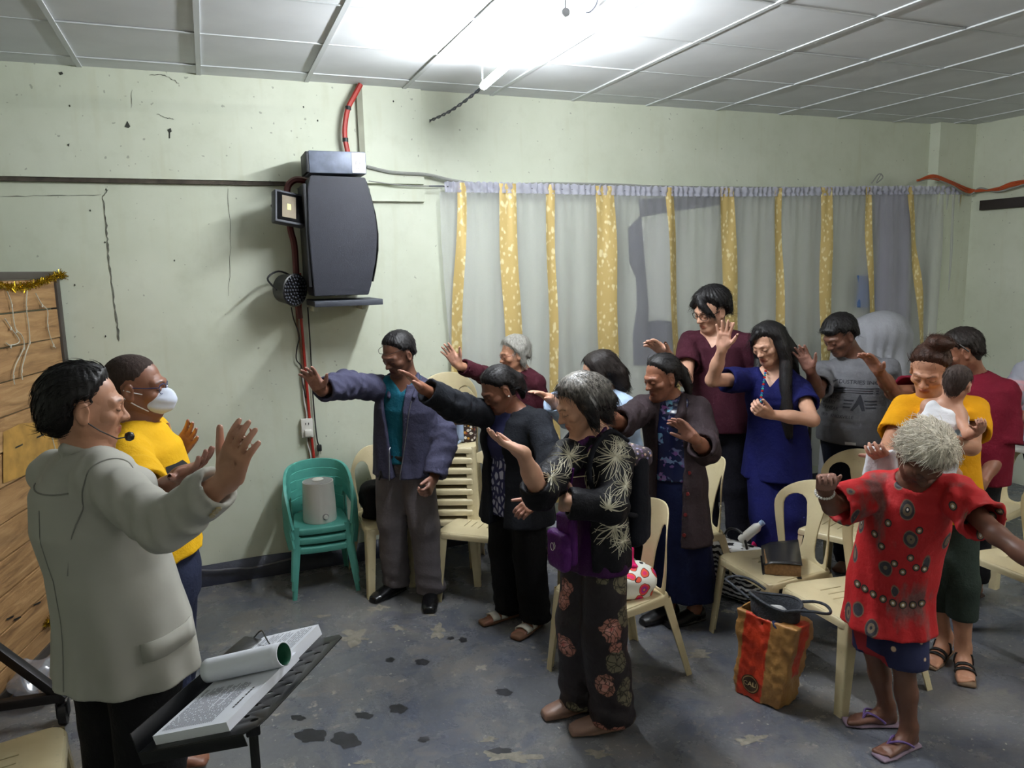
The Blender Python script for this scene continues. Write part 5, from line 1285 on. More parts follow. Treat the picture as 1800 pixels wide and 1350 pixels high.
# armhole seam, centre-back seam and collar edge drawn as fine stitched ridges
M_SEAM = plain('suit_seam', (138, 138, 132), .9)
dA = unit(p.el[1]-p.sh[1]); u1 = unit(np.cross(dA, UP)); u2 = np.cross(dA, u1); ring = []
for a in np.linspace(0, 2*math.pi, 26, endpoint=False):
    dr = u1*math.cos(a)+u2*math.sin(a)
    if dr@unit(p.tocam+UP*.2) > -.35: ring.append(project(g, [(0, 0)], p.sh[1]+dA*.035, u1, u2, dr, .0006, .16)[0])
ring.sort(key=lambda q: math.atan2((q-p.sh[1])@UP, (q-p.sh[1])@p.imr)); k0 = max(range(len(ring)), key=lambda k: np.linalg.norm(ring[k]-ring[k-1])); ring = ring[k0:]+ring[:k0]
add(p, 'armhole_seam', *tube_vf(catmull(ring, 3), .0022, 5), M_SEAM)
add(p, 'back_seam', *tube_vf(list(project(g, [(0, v_) for v_ in np.linspace(-.1, .43, 24)], p.pelp, p.left, p.ax, -p.tf, .0004, .3)), .0018, 5), M_SEAM)
add(p, 'collar_edge', *tube_vf(list(project(g, [(x, -.05+.9*x*x) for x in np.linspace(-.095, .095, 18)], p.neckp, p.left, p.ax, -p.tf, .0006, .2)), .0024, 5), M_SEAM)
# pocket flap and cuff buttons
rt = -p.left; q = project(g, [(x, y) for y in (0, -.055) for x in np.linspace(-.085, .085, 7)], p.pelp+UP*.035+rt*.06+p.tf*.03, unit(p.tf-rt*.1), UP, unit(rt*.9-p.tf*.1), .003, .3)
add(p, 'pocket_flap', q, [(k, k+1, k+8, k+7) for k in range(6)], M_SUIT).modifiers.new('t', 'SOLIDIFY').thickness = .005
e, w_ = p.el[1], p.wr[1]; dd_ = unit(w_-e); sd_ = unit(np.cross(dd_, p.tocam)); fd_ = unit(p.tocam*.75-UP*.65)
buttons(p, g, [e+dd_*(.245*1.04*k)+fd_*.0 for k in (.68, .73, .78)], plain('horn_button', (176, 160, 120), .3), .0075, fd_)
h = cap(p, .018, line=-.02, nape=-.1, seed=5, amp=.002); h.u(s_ell((0, -.062, -.01), (.07, .06, .07)), .03)
for s in (-1, 1): h.sub(s_ell((s*.086, .0, -.018), (.024, .026, .03)), .006)
f = Field().u(world_f(p, h)); hair_obj(p, f, HR['black'], .0045, flow_back, 1300, .05)
V, Fc = tube_vf([p.unloc((-.078, -.01, -.02)), p.unloc((-.075, .04, -.055)), p.unloc((-.05, .085, -.082)), p.unloc((-.018, .112, -.082))], .002, 6); mic = add(p, 'headset_boom', V, Fc, M_BLACK)
V, Fc = lathe_vf([(.002, -.014), (.011, -.01), (.014, 0), (.011, .01), (.002, .014)], 14); c_ = p.unloc((-.012, .118, -.082)); add(p, 'headset_microphone', [c_+np.array(v) for v in V], Fc, M_BLACK)

# 2 --- man in a yellow T-shirt with a face mask
p = person(r=2.98, S=1.0, hw=.185, bw=1.12, bd=1.15, neck=(242, 752, .0), pel=(290, .88, .0), yaw=78, head=(240, 682, .0), hyaw=74, hpitch=4, skin='brown',
    rarm=dict(e=(262, 888, 1), w=(318, 836, 1), t=(378, 800, 1), n=(-.1, 1, .3), curl=.16, spread=.6, thumb=.9), larm=dict(e=(275, 880, -1), w=(308, 800, 1), t=(350, 745, 1), n=(-.35, .45, .8), curl=.14, spread=.5, thumb=.9))
body(p, 'man in a bright yellow printed shirt, glasses and white face mask with open hands'); C['yellowman'] = p
M_YT = cloth('yellow_jersey', (236, 182, 28), .1)
g = top(p, hem=.14, infl=.016, sl=(.72, .72), sr=(.06, .062), nw=.058, seed=21, sflare=.016); wear(p, 'yellow_shirt', g, M_YT)
wear(p, 'jeans', trousers(p, wt=.3), cloth('dark_denim', (40, 46, 70), .25))
simple_hair(p, HR['buzz'], .0035, n=0, line=-.004, seed=3, amp=.0005)
glasses(p, plain('blue_frame', (40, 60, 110), .3), z=.004)
mk = Field().u(s_ell((0, .063, -.048), (.06, .062, .05))).cut(s_plane((0, .048, 0), (0, -1, 0)), .01).disp(lambda X: .0022*np.sin(X[:, 2]*170+X[:, 1]*40)); mk.u(s_ell((0, .1, -.035), (.03, .03, .032)), .03)
o = wear(p, 'face_mask', Field().u(world_f(p, mk)), plain('mask_white', (214, 222, 240), .8, var=.05), .005, p.hc-.17, p.hc+.17)
for s in (-1, 1):
    for z0, z1 in ((-.018, .004), (-.075, -.022)):
        V, Fc = tube_vf(catmull([p.unloc((s*.053, .052, z0)), p.unloc((s*.075, .015, (z0+z1)/2)), p.unloc((s*.086, -.02, z1))], 5), .0022, 6); add(p, 'ear_loop', V, Fc, plain('loop_white', (235, 235, 240), .7)).parent = o
c_ = p.spine(.58); R_ = -p.left; xd = unit(p.tf*.62+R_*-.78); nd = unit(p.tf*.85+R_*.5); xd = unit(np.cross(UP, nd))
M_PB = plain('print_black', (26, 28, 34), .7); M_PL = plain('print_blue', (110, 170, 226), .7)
o2 = [(-.075, .1), (.03, .1), (.06, .08), (.075, .02), (.085, -.06), (.07, -.12), (.045, -.11), (.03, -.15), (.0, -.115), (-.04, -.11), (-.08, -.05)]
def grid_poly(o_, n=26):
    """subdivide an outline into a triangle fan with rings so it can wrap a curved surface"""
    o_ = np.array(o_); c = o_.mean(0); ring = []
    m_ = len(o_); dense = np.array([o_[k]*(1-t_)+o_[(k+1) % m_]*t_ for k in range(m_) for t_ in (0, .5)]); V = [tuple(c)]; Fc = []; K = 5; n_ = len(dense)
    for k in range(1, K+1): V += [tuple(c+(d-c)*k/K) for d in dense]
    for j in range(n_): Fc.append((0, 1+j, 1+(j+1) % n_))
    for k in range(K-1):
        for j in range(n_): a = 1+k*n_; Fc.append((a+j, a+n_+j, a+n_+(j+1) % n_, a+(j+1) % n_))
    return V, Fc
def decal(p, fld, name, outline, c, xd, yd, nd, mat, off, parent=None):
    V, Fc = grid_poly(outline); q = project(fld, V, c, xd, yd, nd, off, .2)
    if np.abs(fld.ev(q.astype(np.float32))).max() > .012: return None
    o = add(p, name, q, Fc, mat, 80)
    if parent is not None: o.parent = parent
    return o
decal(p, g, 'shirt_print', o2, c_+p.tf*.0, xd, UP, nd, M_PB, .002)
for x, y in ((-.03, .055), (.018, .05), (-.028, .012), (.026, .005), (-.024, -.034), (.034, -.042)): decal(p, g, 'shirt_print_block', [(x-.02, y-.018), (x+.02, y-.02), (x+.018, y+.018), (x-.02, y+.018)], c_, xd, UP, nd, M_PL, .0032)
V, Fc = tube_vf(catmull([p.wr[0]+.033*(math.cos(a)*p.hd[0][1]+math.sin(a)*p.hd[0][2])-unit(p.wr[0]-p.el[0])*.02 for a in np.linspace(0, 6.28, 13)], 2), .011, 8); add(p, 'watch', V, Fc, M_BLACK)

# 3 --- man in the navy jacket
p = person(r=4.377, S=1.0, hw=.185, bw=1.02, bd=1.0, neck=(716, 668, .05), pel=(712, .87, .0), yaw=-22, head=(700, 622, .1), hyaw=-48, hpitch=28, hroll=-4, skin='dark', lfoot=(757, 1062, -5), rfoot=(684, 1047, -48),
    rarm=dict(sh=(662, 682, .04), e=(610, 676, 1), w=(564, 686, 1), t=(534, 640, 1), n=(-.3, 0, 1), curl=.2, spread=.8, thumb=.8), larm=dict(sh=(760, 692, -.02), e=(782, 772, 1), w=(762, 842, 1), t=(746, 882, 1), n=(-.8, 0, -.3), curl=.75, spread=.2, thumb=.3))
body(p, 'man in an open navy jacket and teal polo stretching one arm beside the teal chairs'); C['jacket'] = p
M_JK = cloth('navy_jacket', (66, 66, 88), .14)
M_POLO = cloth('teal_polo', (22, 92, 112), .12)
gp = top(p, hem=-.02, infl=.006, sl=(0, 0), nw=.06, seed=31, neck='v', vt=.88, vw=.05, amp=.003); wear(p, 'polo_shirt', gp, M_POLO)
g = top(p, hem=-.2, infl=.022, sl=(1.93, 1.9), sr=(.062, .05), neck='round', nw=.075, flare=.01, seed=33, amp=.0055, boxy=.012, trap=.056, kelb=.012, extra=lambda G: G.sub(gap(p, -.25, .02, .95, .075), .004)); wear(p, 'navy_jacket', g, M_JK)
cl = Field(); nb = p.neckp
for s in (1, -1): cl.u(s_poly([nb-p.tf*.05+UP*.035, nb+p.left*s*.06+UP*.03, nb+p.left*s*.085+p.tf*.06-UP*.03, nb+p.left*s*.075+p.tf*.1-UP*.075], [.018, .018, .016, .012]), .01)
cl.sub(s_cone(nb-UP*.05, nb+UP*.1, .056, .066), .003); wear(p, 'jacket_collar', cl, M_JK, .006, nb-.22, nb+.22)
wear(p, 'trousers', trousers(p, (.105, .088, .085), hemz=.055, seed=36, amp=.006), cloth('grey_trousers', (108, 102, 106), .15))
bl = Field().u(s_loft(torso_nodes(p, .013, prof=[(.04, .158, .113), (.12, .156, .112)]))).cut(s_plane(p.spine(.115), p.ax)).cut(s_plane(p.spine(.04), -p.ax)); wear(p, 'belt', bl, plain('belt_leather', (22, 20, 20), .4))
for i in (0, 1): shoe(p, i, plain('black_leather', (18, 18, 21), .25))
zp = []
for s in (1, -1): zp.append(tube_vf(list(project(g, [(s*(.03+.05*(v_+.18)/1.15), v_*p.L) for v_ in np.linspace(-.18, .8, 14)], p.pelp, p.left, p.ax, p.tf, .002, .2)), .003, 5))
add(p, 'zip', *merge(zp), plain('zip_metal', (150, 150, 156), .35, .7))
kq = project(g, [(0, 0)], p.spine(-.12)-p.left*.1, p.left, UP, p.tf, .004, .2)[0]; V, Fc = merge([tube_vf([kq+UP*.02, kq-UP*.02+p.left*.01], .007, 6), tube_vf([kq, kq-UP*.035-p.left*.012], .006, 6)]); add(p, 'key_bunch', V, Fc, M_BLACK)
simple_hair(p, HR['black'], .013, flow_fwd, 700, .03, line=-.02, seed=7); glasses_m = plain('thin_frame', (60, 54, 50), .3, .6)
hc_, hz_ = p.hc, p.hsz; V, Fc = tube_vf(catmull([p.unloc((x, y, z)) for x, y, z in ((-.08, -.01, .05), (-.07, .06, .062), (-.03, .094, .062), (.0, .098, .066), (.03, .094, .062), (.07, .06, .062), (.08, -.01, .05))], 5), .0016, 5); add(p, 'eyeglasses', V, Fc, glasses_m)

# 4 --- woman in a black blazer
p = person(r=3.92, S=.93, female=True, hw=.17, bw=1.12, bd=1.2, bust=.03, belly=.02, neck=(905, 722, .03), pel=(908, .80, .0), yaw=-40, head=(876, 684, .1), hyaw=-62, hpitch=32, skin='brown', lfoot=(930, 1110, -38), rfoot=(880, 1090, -60), toes=True,
    rarm=dict(sh=(852, 728, .05), e=(800, 714, 1), w=(742, 682, 1), t=(704, 645, 1), n=(-.75, -.1, .55), curl=.12, spread=.4, thumb=.4), larm=dict(e=(972, 820, 1), w=(942, 882, 1), t=(905, 905, 1), n=(-.2, -.6, -.6), curl=.6, spread=.2))
body(p, 'woman in a black blazer, navy blouse and white sandals with one arm stretched out'); C['blazer'] = p
M_BLZ = cloth('black_blazer', (26, 29, 36), .25); M_BLK = cloth('black_cloth', (17, 18, 21), .25)
def m_navyprint():
    t = NT('navy_leaf_print'); v = t.coord((1, 1, .6)); vo = t.add('ShaderNodeTexVoronoi', feature='DISTANCE_TO_EDGE'); vo.inputs['Scale'].default_value = 34; t.link(v, vo.inputs['Vector'])
    x = t.ramp(vo.outputs['Distance'], [(.12, (0,)*3), (.2, (255,)*3)]); z = t.add('ShaderNodeSeparateXYZ'); t.link(t.coord(), z.inputs[0]); m_ = t.math('MULTIPLY', x, t.ramp(z.outputs[2], [(.98, (255,)*3), (1., (0,)*3)])); t.link(t.mix(t.math('MULTIPLY', m_, .8), (28, 32, 78), (186, 190, 214)), t.b.inputs['Base Color']); t.set(Roughness=.8); return t.m
wear(p, 'navy_blouse', top(p, hem=-.3, infl=.008, sl=(0, 0), nw=.07, seed=41, amp=.003), m_navyprint())
g = top(p, hem=-.42, infl=.024, sl=(1.9, 1.85), sr=(.062, .052), nw=.075, flare=.03, seed=43, amp=.005, trap=.056, kelb=.012, extra=lambda G: G.sub(gap(p, -.5, .045, .92, .06), .006)); wear(p, 'black_blazer', g, M_BLZ)
wear(p, 'trousers', trousers(p, (.108, .095, .095), hemz=.05, seed=46, amp=.006), M_BLK)
for i in (0, 1): sandal(p, i, plain('cork_sole', (120, 84, 62), .8), plain('white_strap', (226, 224, 214), .5), ((.06, .02), (.118, .022)), .034)
def pony(f): f.u(s_poly([p.unloc((0, -.1, .02)), p.unloc((0, -.125, -.02)), p.unloc((0, -.12, -.08)), p.unloc((0, -.1, -.13))], [.034, .036, .03, .014]), .02)
simple_hair(p, HR['black'], .014, flow_back, 700, .06, pony, line=-.014, seed=9, amp=.0015, tilt=.06)
for s in (-1, 1): V, Fc = lathe_vf([(.001, -.005), (.005, 0), (.001, .005)], 8); add(p, 'earring', [p.unloc((s*.09, .0, -.035))+np.array(v) for v in V], Fc, plain('pearl', (235, 228, 215), .2))

# 5 --- grey-haired woman in maroon behind
p = person(r=4.95, S=.93, female=True, hw=.165, bw=1.05, bd=1.05, neck=(917, 655, .0), pel=(925, .81, 0), yaw=-50, head=(904, 622, .04), hyaw=-72, hpitch=14, skin='mid', lfoot=(945, 985), rfoot=(905, 980),
    rarm=dict(sh=(868, 672, .05), e=(852, 660, 1), w=(806, 642, 1), t=(776, 600, 1), n=(-.3, .1, .9), curl=.14, spread=.6, thumb=.7), larm=dict(e=(955, 740, -1), w=(950, 800, 1), t=(945, 840, 1), n=(-1, 0, 0), curl=.4))
body(p, 'grey haired woman in glasses and a maroon top raising one hand by the curtain', fine=.0055)
wear(p, 'maroon_top', top(p, hem=-.2, infl=.012, sl=(1.85, 1.85), sr=(.055, .045), nw=.066, seed=51), cloth('maroon_knit', (66, 22, 34), .15)); wear(p, 'trousers', trousers(p), M_BLK, .009)
def bobg(f):
    for s in (-1, 1): f.u(s_cone(p.unloc((s*.068, -.03, .03)), p.unloc((s*.064, -.03, -.06)), .028, .024), .02)
simple_hair(p, HR['gray'], .02, flow_down, 900, .06, bobg, ears=False, line=-.012, seed=12); glasses(p, plain('brown_frame', (120, 56, 40), .3))

# 6 --- woman in a pale blue jacket, hair covering her face
p = person(r=4.4, S=.93, female=True, hw=.165, bw=1.02, neck=(1072, 692, .0), pel=(1085, .79, 0), yaw=-60, head=(1052, 655, .06), hyaw=-92, hpitch=30, skin='light', lfoot=(1105, 1045), rfoot=(1060, 1040),
    rarm=dict(sh=(1022, 716, .06), e=(998, 730, 1), w=(966, 700, 1), t=(932, 682, 1), n=(-.3, -.8, .3), curl=.16, spread=.3, thumb=.4), larm=dict(e=(1110, 790, -1), w=(1090, 850, -1), t=(1080, 880, -1), n=(-1, 0, 0), curl=.4))
body(p, 'woman in a pale blue jacket with dark hair hiding her face, hand held out', fine=.0055)
M_LB = cloth('pale_blue_jacket', (176, 198, 226), .1); g = top(p, hem=-.3, infl=.02, sl=(1.8, 1.8), sr=(.06, .052), nw=.07, seed=61, amp=.005); wear(p, 'pale_blue_jacket', g, M_LB); wear(p, 'trousers', trousers(p), M_BLK, .009)
def hair6(f):
    for s in (-1, 1): f.u(s_poly([p.unloc((s*.065, -.02, .06)), p.unloc((s*.082, .0, -.03)), p.unloc((s*.072, .01, -.13))], [.03, .036, .024]), .03)
    f.u(s_poly([p.unloc((0, -.08, .04)), p.unloc((0, -.1, -.06)), p.unloc((0, -.09, -.14))], [.06, .06, .045]), .03)
h = cap(p, .018, ears=False, line=-.03, nape=-.14, seed=14, amp=.002); f = Field().u(world_f(p, h)); hair6(f); hair_obj(p, f, HR['dark'], flow=flow_down, n=900, ln=.07, pad=.2)

# 7 --- elderly woman in a flowered outfit
p = person(r=3.03, S=.95, female=True, hw=.165, bw=.98, bd=1.0, neck=(1048, 765, .0), pel=(1045, .82, .0), yaw=-52, head=(1020, 712, .05), hyaw=-70, hpitch=24, skin='light', lfoot=(1052, 1283, -72), rfoot=(1000, 1252, -62),
    rarm=dict(sh=(1000, 800, .07), e=(950, 868, 1), w=(918, 796, 1), t=(853, 764, 1), n=(-.25, .95, .15), curl=.16, spread=.4, thumb=.8), larm=dict(sh=(1085, 805, .03), e=(1075, 892, 1), w=(1006, 884, 1), t=(970, 880, -1), n=(-.1, -.3, -.9), curl=.5, kf=.66))
body(p, 'elderly woman with black and grey bob in a black embroidered jacket and floral trousers'); C['floral'] = p
M_PURP = cloth('purple_satin', (62, 20, 72), .2, rough=.45); M_JBLK = cloth('black_satin', (20, 20, 27), .25, rough=.6)
gt = top(p, hem=-.2, infl=.008, sl=(0, 0), nw=.06, seed=71, flare=.02); wear(p, 'purple_tunic', gt, M_PURP)
g = top(p, hem=-.15, infl=.018, sl=(2.1, 1.28), sr=(.06, .046), nw=.07, flare=.025, seed=73, amp=.0045, trap=.054, extra=lambda G: G.sub(gap(p, -.4, .13, .9, .055, .0), .005)); o = wear(p, 'embroidered_jacket', g, M_JBLK)
# starburst embroidery, pressed onto the jacket
M_EMB = plain('cream_thread', (206, 200, 176), .6)
def burst(c, nd, R, n, seed, g=g, fan=6.28, a0=0.):
    rs = np.random.RandomState(seed); nd = unit(nd); x = unit(np.cross(UP, nd)); y = np.cross(nd, x); V = []; Fc = []; K = 8; lines_ = []
    for k in range(n):
        a = a0+fan*k/n+rs.normal(0, .08); L_ = R*rs.uniform(.55, 1.1); bend = rs.normal(0, .35)
        for j in range(K): t_ = j/(K-1); aa = a+bend*t_*t_; lines_.append((L_*t_*math.cos(aa), L_*t_*math.sin(aa)))
    Q = project(g, lines_, c, x, y, nd, .001, .1); D = np.abs(g.ev(Q.astype(np.float32)))
    for k in range(n):
        q = Q[k*K:k*K+K]; m_ = 0
        while m_ < K and D[k*K+m_] < .008 and (m_ == 0 or np.linalg.norm(q[m_]-q[m_-1]) < R*.45): m_ += 1
        if m_ < 3: continue
        b = len(V)
        for j in range(m_):
            d = unit(q[min(j+1, m_-1)]-q[max(j-1, 0)]); s = np.cross(d, nd); ww = .0013*(1.3-.6*j/K); V += [q[j]+s*ww, q[j]-s*ww]
        for j in range(m_-1): Fc.append((b+2*j, b+2*j+1, b+2*j+3, b+2*j+2))
    if V: q_ = add(p, 'embroidery', V, Fc, M_EMB); q_.parent = o
tc = p.tocam
for px, py, R, n, seed in ((1082, 802, .1, 46, 1), (1040, 868, .105, 56, 2), (1068, 886, .085, 40, 3), (1098, 850, .07, 30, 4), (1002, 800, .08, 34, 5), (975, 835, .08, 34, 6), (985, 868, .06, 26, 7), (1080, 925, .1, 40, 8), (1096, 950, .07, 30, 9), (1012, 890, .06, 26, 10), (1092, 780, .07, 26, 11)):
    c0_ = p.hz(px, py, .1); burst(c0_, unit(tc+UP*.25), R, n, seed)
# collar band and satin scarf with pale flowers
nb = p.neckp; cl = Field()
for s in (1, -1): cl.u(s_poly([nb-p.tf*.045+UP*.045, nb+p.left*s*.052+UP*.03, nb+p.left*s*.06+p.tf*.07-UP*.03, p.spine(.8)+p.left*s*.05+p.tf*.12], [.013, .013, .013, .011]), .01)
wear(p, 'satin_collar', cl, M_PURP, .006, nb-.24, nb+.2)
V = []; Fc = []
for s in (1, -1):
    a = [project(g, [(0, 0)], p.spine(t_)+p.left*s*(.05+.02*(1-t_)), p.left, UP, unit(p.tf+p.left*s*.2), .002, .2)[0] for t_ in np.linspace(.3, .93, 12)]; v_, f_ = tube_vf(a, .0022, 5); b = len(V); V += v_; Fc += [tuple(i+b for i in q) for q in f_]
add(p, 'jacket_piping', V, Fc, plain('piping', (190, 176, 140), .6))
def m_floral(name, base, reds, scale, thr, seedv):
    t = NT(name); v = t.coord((1, 1, 1), loc=(seedv, seedv*.7, 0)); vo = t.add('ShaderNodeTexVoronoi', feature='F1'); vo.inputs['Scale'].default_value = scale; ds = t.noise(v, 22, 3)
    w_ = t.add('ShaderNodeMix', data_type='VECTOR'); w_.inputs['Factor'].default_value = .05; t.link(v, w_.inputs['A']); n_ = t.add('ShaderNodeTexNoise'); n_.inputs['Scale'].default_value = 18; t.link(v, n_.inputs['Vector']); t.link(n_.outputs['Color'], w_.inputs['B']); t.link(w_.outputs['Result'], vo.inputs['Vector'])
    on = t.ramp(vo.outputs['Distance'], [(thr-.03, (255,)*3), (thr, (0,)*3)]); sp = t.add('ShaderNodeSeparateColor'); t.link(vo.outputs['Color'], sp.inputs[0])
    rose = t.ramp(t.math('ADD', t.math('MULTIPLY', vo.outputs['Distance'], 2.2), t.math('MULTIPLY', ds, .35)), [(.25, reds[0]), (.55, reds[1]), (.85, reds[2])]); pick = t.ramp(sp.outputs[0], [(.52, (0,)*3), (.56, (255,)*3)])
    v2 = t.add('ShaderNodeTexVoronoi', feature='DISTANCE_TO_EDGE'); v2.inputs['Scale'].default_value = scale*4.5; t.link(w_.outputs['Result'], v2.inputs['Vector']); pet = t.ramp(v2.outputs['Distance'], [(.02, (90,)*3), (.12, (255,)*3)]); rose = t.mix(1., rose, pet, 'MULTIPLY'); leaf = t.mix(ds, (84, 80, 66), (128, 118, 92)); leaf = t.mix(1., leaf, pet, 'MULTIPLY'); col = t.mix(pick, leaf, rose); keep = t.ramp(sp.outputs[1], [(.34, (0,)*3), (.38, (255,)*3)]); t.col(t.mix(t.math('MULTIPLY', on, keep), base, col)).set(Roughness=.6); t.bump(t.noise(v, 30, 3), .3, .012); return t.m
M_FLT = m_floral('floral_trousers', (30, 22, 28), ((196, 92, 86), (216, 158, 146), (170, 112, 98)), 9., .47, 3.)
wear(p, 'floral_trousers', trousers(p, (.105, .1, .105), hemz=.045, seed=76, amp=.005), M_FLT)
for i in (0, 1): shoe(p, i, plain('tan_shoe', (150, 116, 100), .45))
def bob(f):
    for s in (-1, 1): f.u(s_poly([p.unloc((s*.06, -.02, .06)), p.unloc((s*.086, -.012, .0)), p.unloc((s*.078, -.005, -.07))], [.03, .033, .022]), .03)
    f.u(s_poly([p.unloc((0, -.09, .03)), p.unloc((0, -.1, -.03)), p.unloc((0, -.085, -.085))], [.05, .055, .035]), .03)
h = cap(p, .022, ears=False, line=-.008, nape=-.1, seed=17, amp=.002); f = Field().u(world_f(p, h)); bob(f)
t = NT('hair_salt'); v = t.coord((1, 1, .4)); a_ = t.add('ShaderNodeSeparateXYZ'); t.link(t.coord(), a_.inputs[0]); zt_ = float(p.hc[2]); gm = t.math('MULTIPLY', t.ramp(t.math('SUBTRACT', a_.outputs[2], zt_-.02), [(.045, (0,)*3), (.115, (255,)*3)]), t.ramp(t.noise(v, 120, 3), [(.35, (80,)*3), (.6, (255,)*3)]))
t.col(t.mix(t.math('MULTIPLY', gm, .75), (22, 20, 24), (176, 170, 162))).set(Roughness=.4); t.bump(t.noise(v, 90, 4), .4, .006)
hair_obj(p, f, t.m, .0042, flow_down, 1500, .07)

# 8 --- woman in a dark brown coat
p = person(r=4.0, S=.95, female=True, hw=.168, bw=1.0, bd=1.0, neck=(1180, 702, .0), pel=(1185, .82, 0), yaw=-28, head=(1163, 663, .07), hyaw=-52, hpitch=18, skin='brown', lfoot=(1205, 1095, -55), rfoot=(1160, 1090, -50),
    rarm=dict(sh=(1130, 718, .04), e=(1092, 745, 1), w=(1062, 728, 1), t=(1040, 690, 1), n=(-.7, 0, .6), curl=.2), larm=dict(sh=(1228, 722, .0), e=(1240, 792, 1), w=(1222, 772, 1), t=(1180, 728, 1), n=(-.7, .1, .5), curl=.25, spread=.4, thumb=.4, kf=.85))
body(p, 'woman in a long dark brown buttoned coat, sequin top and long navy skirt praying'); C['coat'] = p
M_COAT = cloth('brown_coat', (52, 42, 46), .2)
t = NT('sequins'); v = t.coord(); vo = t.add('ShaderNodeTexVoronoi'); vo.inputs['Scale'].default_value = 55; t.link(v, vo.inputs['Vector']); sp = t.add('ShaderNodeSeparateColor'); t.link(vo.outputs['Color'], sp.inputs[0]); big = t.ramp(t.noise(v, 14, 2), [(.5, (0,)*3), (.58, (255,)*3)])
on = t.math('MULTIPLY', t.ramp(sp.outputs[0], [(.35, (0,)*3), (.4, (255,)*3)]), big); t.col(t.mix(on, (20, 26, 58), t.mix(sp.outputs[1], (120, 190, 220), (150, 90, 170)))).set(Roughness=.25, Metallic=t.math('MULTIPLY', on, .6)); M_SEQ = t.m
wear(p, 'sequin_top', top(p, hem=.05, infl=.008, sl=(0, 0), nw=.056, seed=81, amp=.002), M_SEQ)
wear(p, 'navy_skirt', skirt(p, .16, (.2, .17), 84), cloth('navy_denim', (22, 30, 66), .25))
pf = [(-.62, .185, .15), (-.16, .172, .122), (0, .168, .12), (.2, .155, .112), (.42, .148, .107), (.66, .154, .115), (.84, .146, .102), (.95, .09, .075)]
g = top(p, hem=-.72, infl=.02, sl=(1.45, 1.25), sr=(.06, .062), nw=.07, flare=.035, seed=83, amp=.005, trap=.055, prof=pf, extra=lambda G: G.sub(gap(p, -.8, .085, .92, .06, .03), .005)); wear(p, 'brown_coat', g, M_COAT)
nb = p.neckp; cl = Field()
for s in (1, -1): cl.u(s_poly([nb-p.tf*.05+UP*.03, nb+p.left*s*.065+UP*.02, nb+p.left*s*.1+p.tf*.075-UP*.05, nb+p.left*s*.07+p.tf*.115-UP*.11], [.016, .02, .026, .012]), .015)
cl.sub(s_cone(nb-UP*.05, nb+UP*.1, .054, .06), .003); wear(p, 'coat_collar', cl, M_COAT, .006, nb-.22, nb+.22)
buttons(p, g, [p.spine(t_)+p.left*(.03+.1) for t_ in (.66, .42, .18, -.06, -.3, -.54)], plain('maroon_button', (120, 40, 40), .3), .01)
for i in (0, 1): shoe(p, i, M_BLACK, low=.03)
def pony8(f): f.u(s_poly([p.unloc((0, -.1, .03)), p.unloc((.01, -.13, -.02)), p.unloc((.03, -.13, -.1)), p.unloc((.04, -.115, -.18))], [.032, .032, .026, .01]), .02)
simple_hair(p, HR['black'], .011, flow_back, 700, .06, pony8, line=-.02, seed=19, amp=.0012, tilt=.04)

# 9 --- tall man in maroon V-neck with glasses
p = person(r=4.95, S=1.1, hw=.185, bw=1.1, bd=1.1, neck=(1262, 588, .0), pel=(1262, .97, 0), yaw=-18, head=(1250, 545, .06), hyaw=-46, hpitch=22, hroll=-6, skin='light', lfoot=(1295, 990), rfoot=(1240, 985),
    rarm=dict(sh=(1212, 604, .0), e=(1205, 668, 1), w=(1172, 622, 1), t=(1134, 592, 1), n=(-.6, .2, .75), curl=.2, spread=.5, thumb=.6), larm=dict(e=(1322, 690, -1), w=(1318, 760, -1), t=(1315, 800, -1), n=(-1, 0, 0), curl=.4))
body(p, 'tall man with glasses and wavy black hair in a maroon V-neck shirt at the curtain', fine=.0055)
wear(p, 'maroon_shirt', top(p, hem=-.12, infl=.014, sl=(.62, .62), sr=(.056, .06), nw=.06, neck='v', vt=.86, vw=.06, seed=91), cloth('maroon_jersey', (62, 22, 36), .15)); wear(p, 'trousers', trousers(p), cloth('dark_trousers', (30, 30, 40), .2), .009)
def fringe9(f): 
    f.u(s_poly([p.unloc((-.02, .05, .105)), p.unloc((.03, .085, .075)), p.unloc((.06, .075, .03)), p.unloc((.07, .05, -.01))], [.03, .026, .02, .008]), .02); f.u(s_poly([p.unloc((-.02, .06, .1)), p.unloc((-.055, .075, .06)), p.unloc((-.07, .055, .03))], [.025, .02, .01]), .02)
simple_hair(p, HR['black'], .026, flow_down, 1100, .06, fringe9, line=-.012, seed=23, amp=.004); glasses(p, plain('dark_frame', (36, 30, 30), .3))

# 10 --- woman in navy with long hair
p = person(r=4.68, S=.99, female=True, hw=.165, bw=1.06, bd=1.05, bust=.03, neck=(1362, 652, .0), pel=(1366, .87, 0), yaw=-14, head=(1350, 604, .06), hyaw=-32, hpitch=24, hroll=4, skin='light', lfoot=(1390, 1045, -15), rfoot=(1350, 1050, -20),
    rarm=dict(sh=(1312, 668, .04), e=(1252, 668, 1), w=(1270, 612, 1), t=(1276, 562, 1), n=(0, .05, 1), curl=.03, spread=1.1, thumb=.45), larm=dict(sh=(1408, 690, .0), e=(1428, 738, 1), w=(1352, 728, 1), t=(1318, 716, 1), n=(-.2, .5, -.8), curl=.7, spread=.1, thumb=.2))
body(p, 'woman with long straight black hair in a navy tunic, palm raised, holding bead strand'); C['navy'] = p
M_NV = cloth('navy_scrub', (20, 24, 84), .2)
wear(p, 'navy_tunic', top(p, hem=-.42, infl=.014, sl=(.5, .62), sr=(.06, .062), nw=.06, neck='v', vt=.82, vw=.06, flare=.02, seed=101), M_NV); wear(p, 'navy_trousers', trousers(p, (.11, .1, .1), hemz=.05, seed=104), M_NV)
for i in (0, 1): shoe(p, i, M_BLACK)
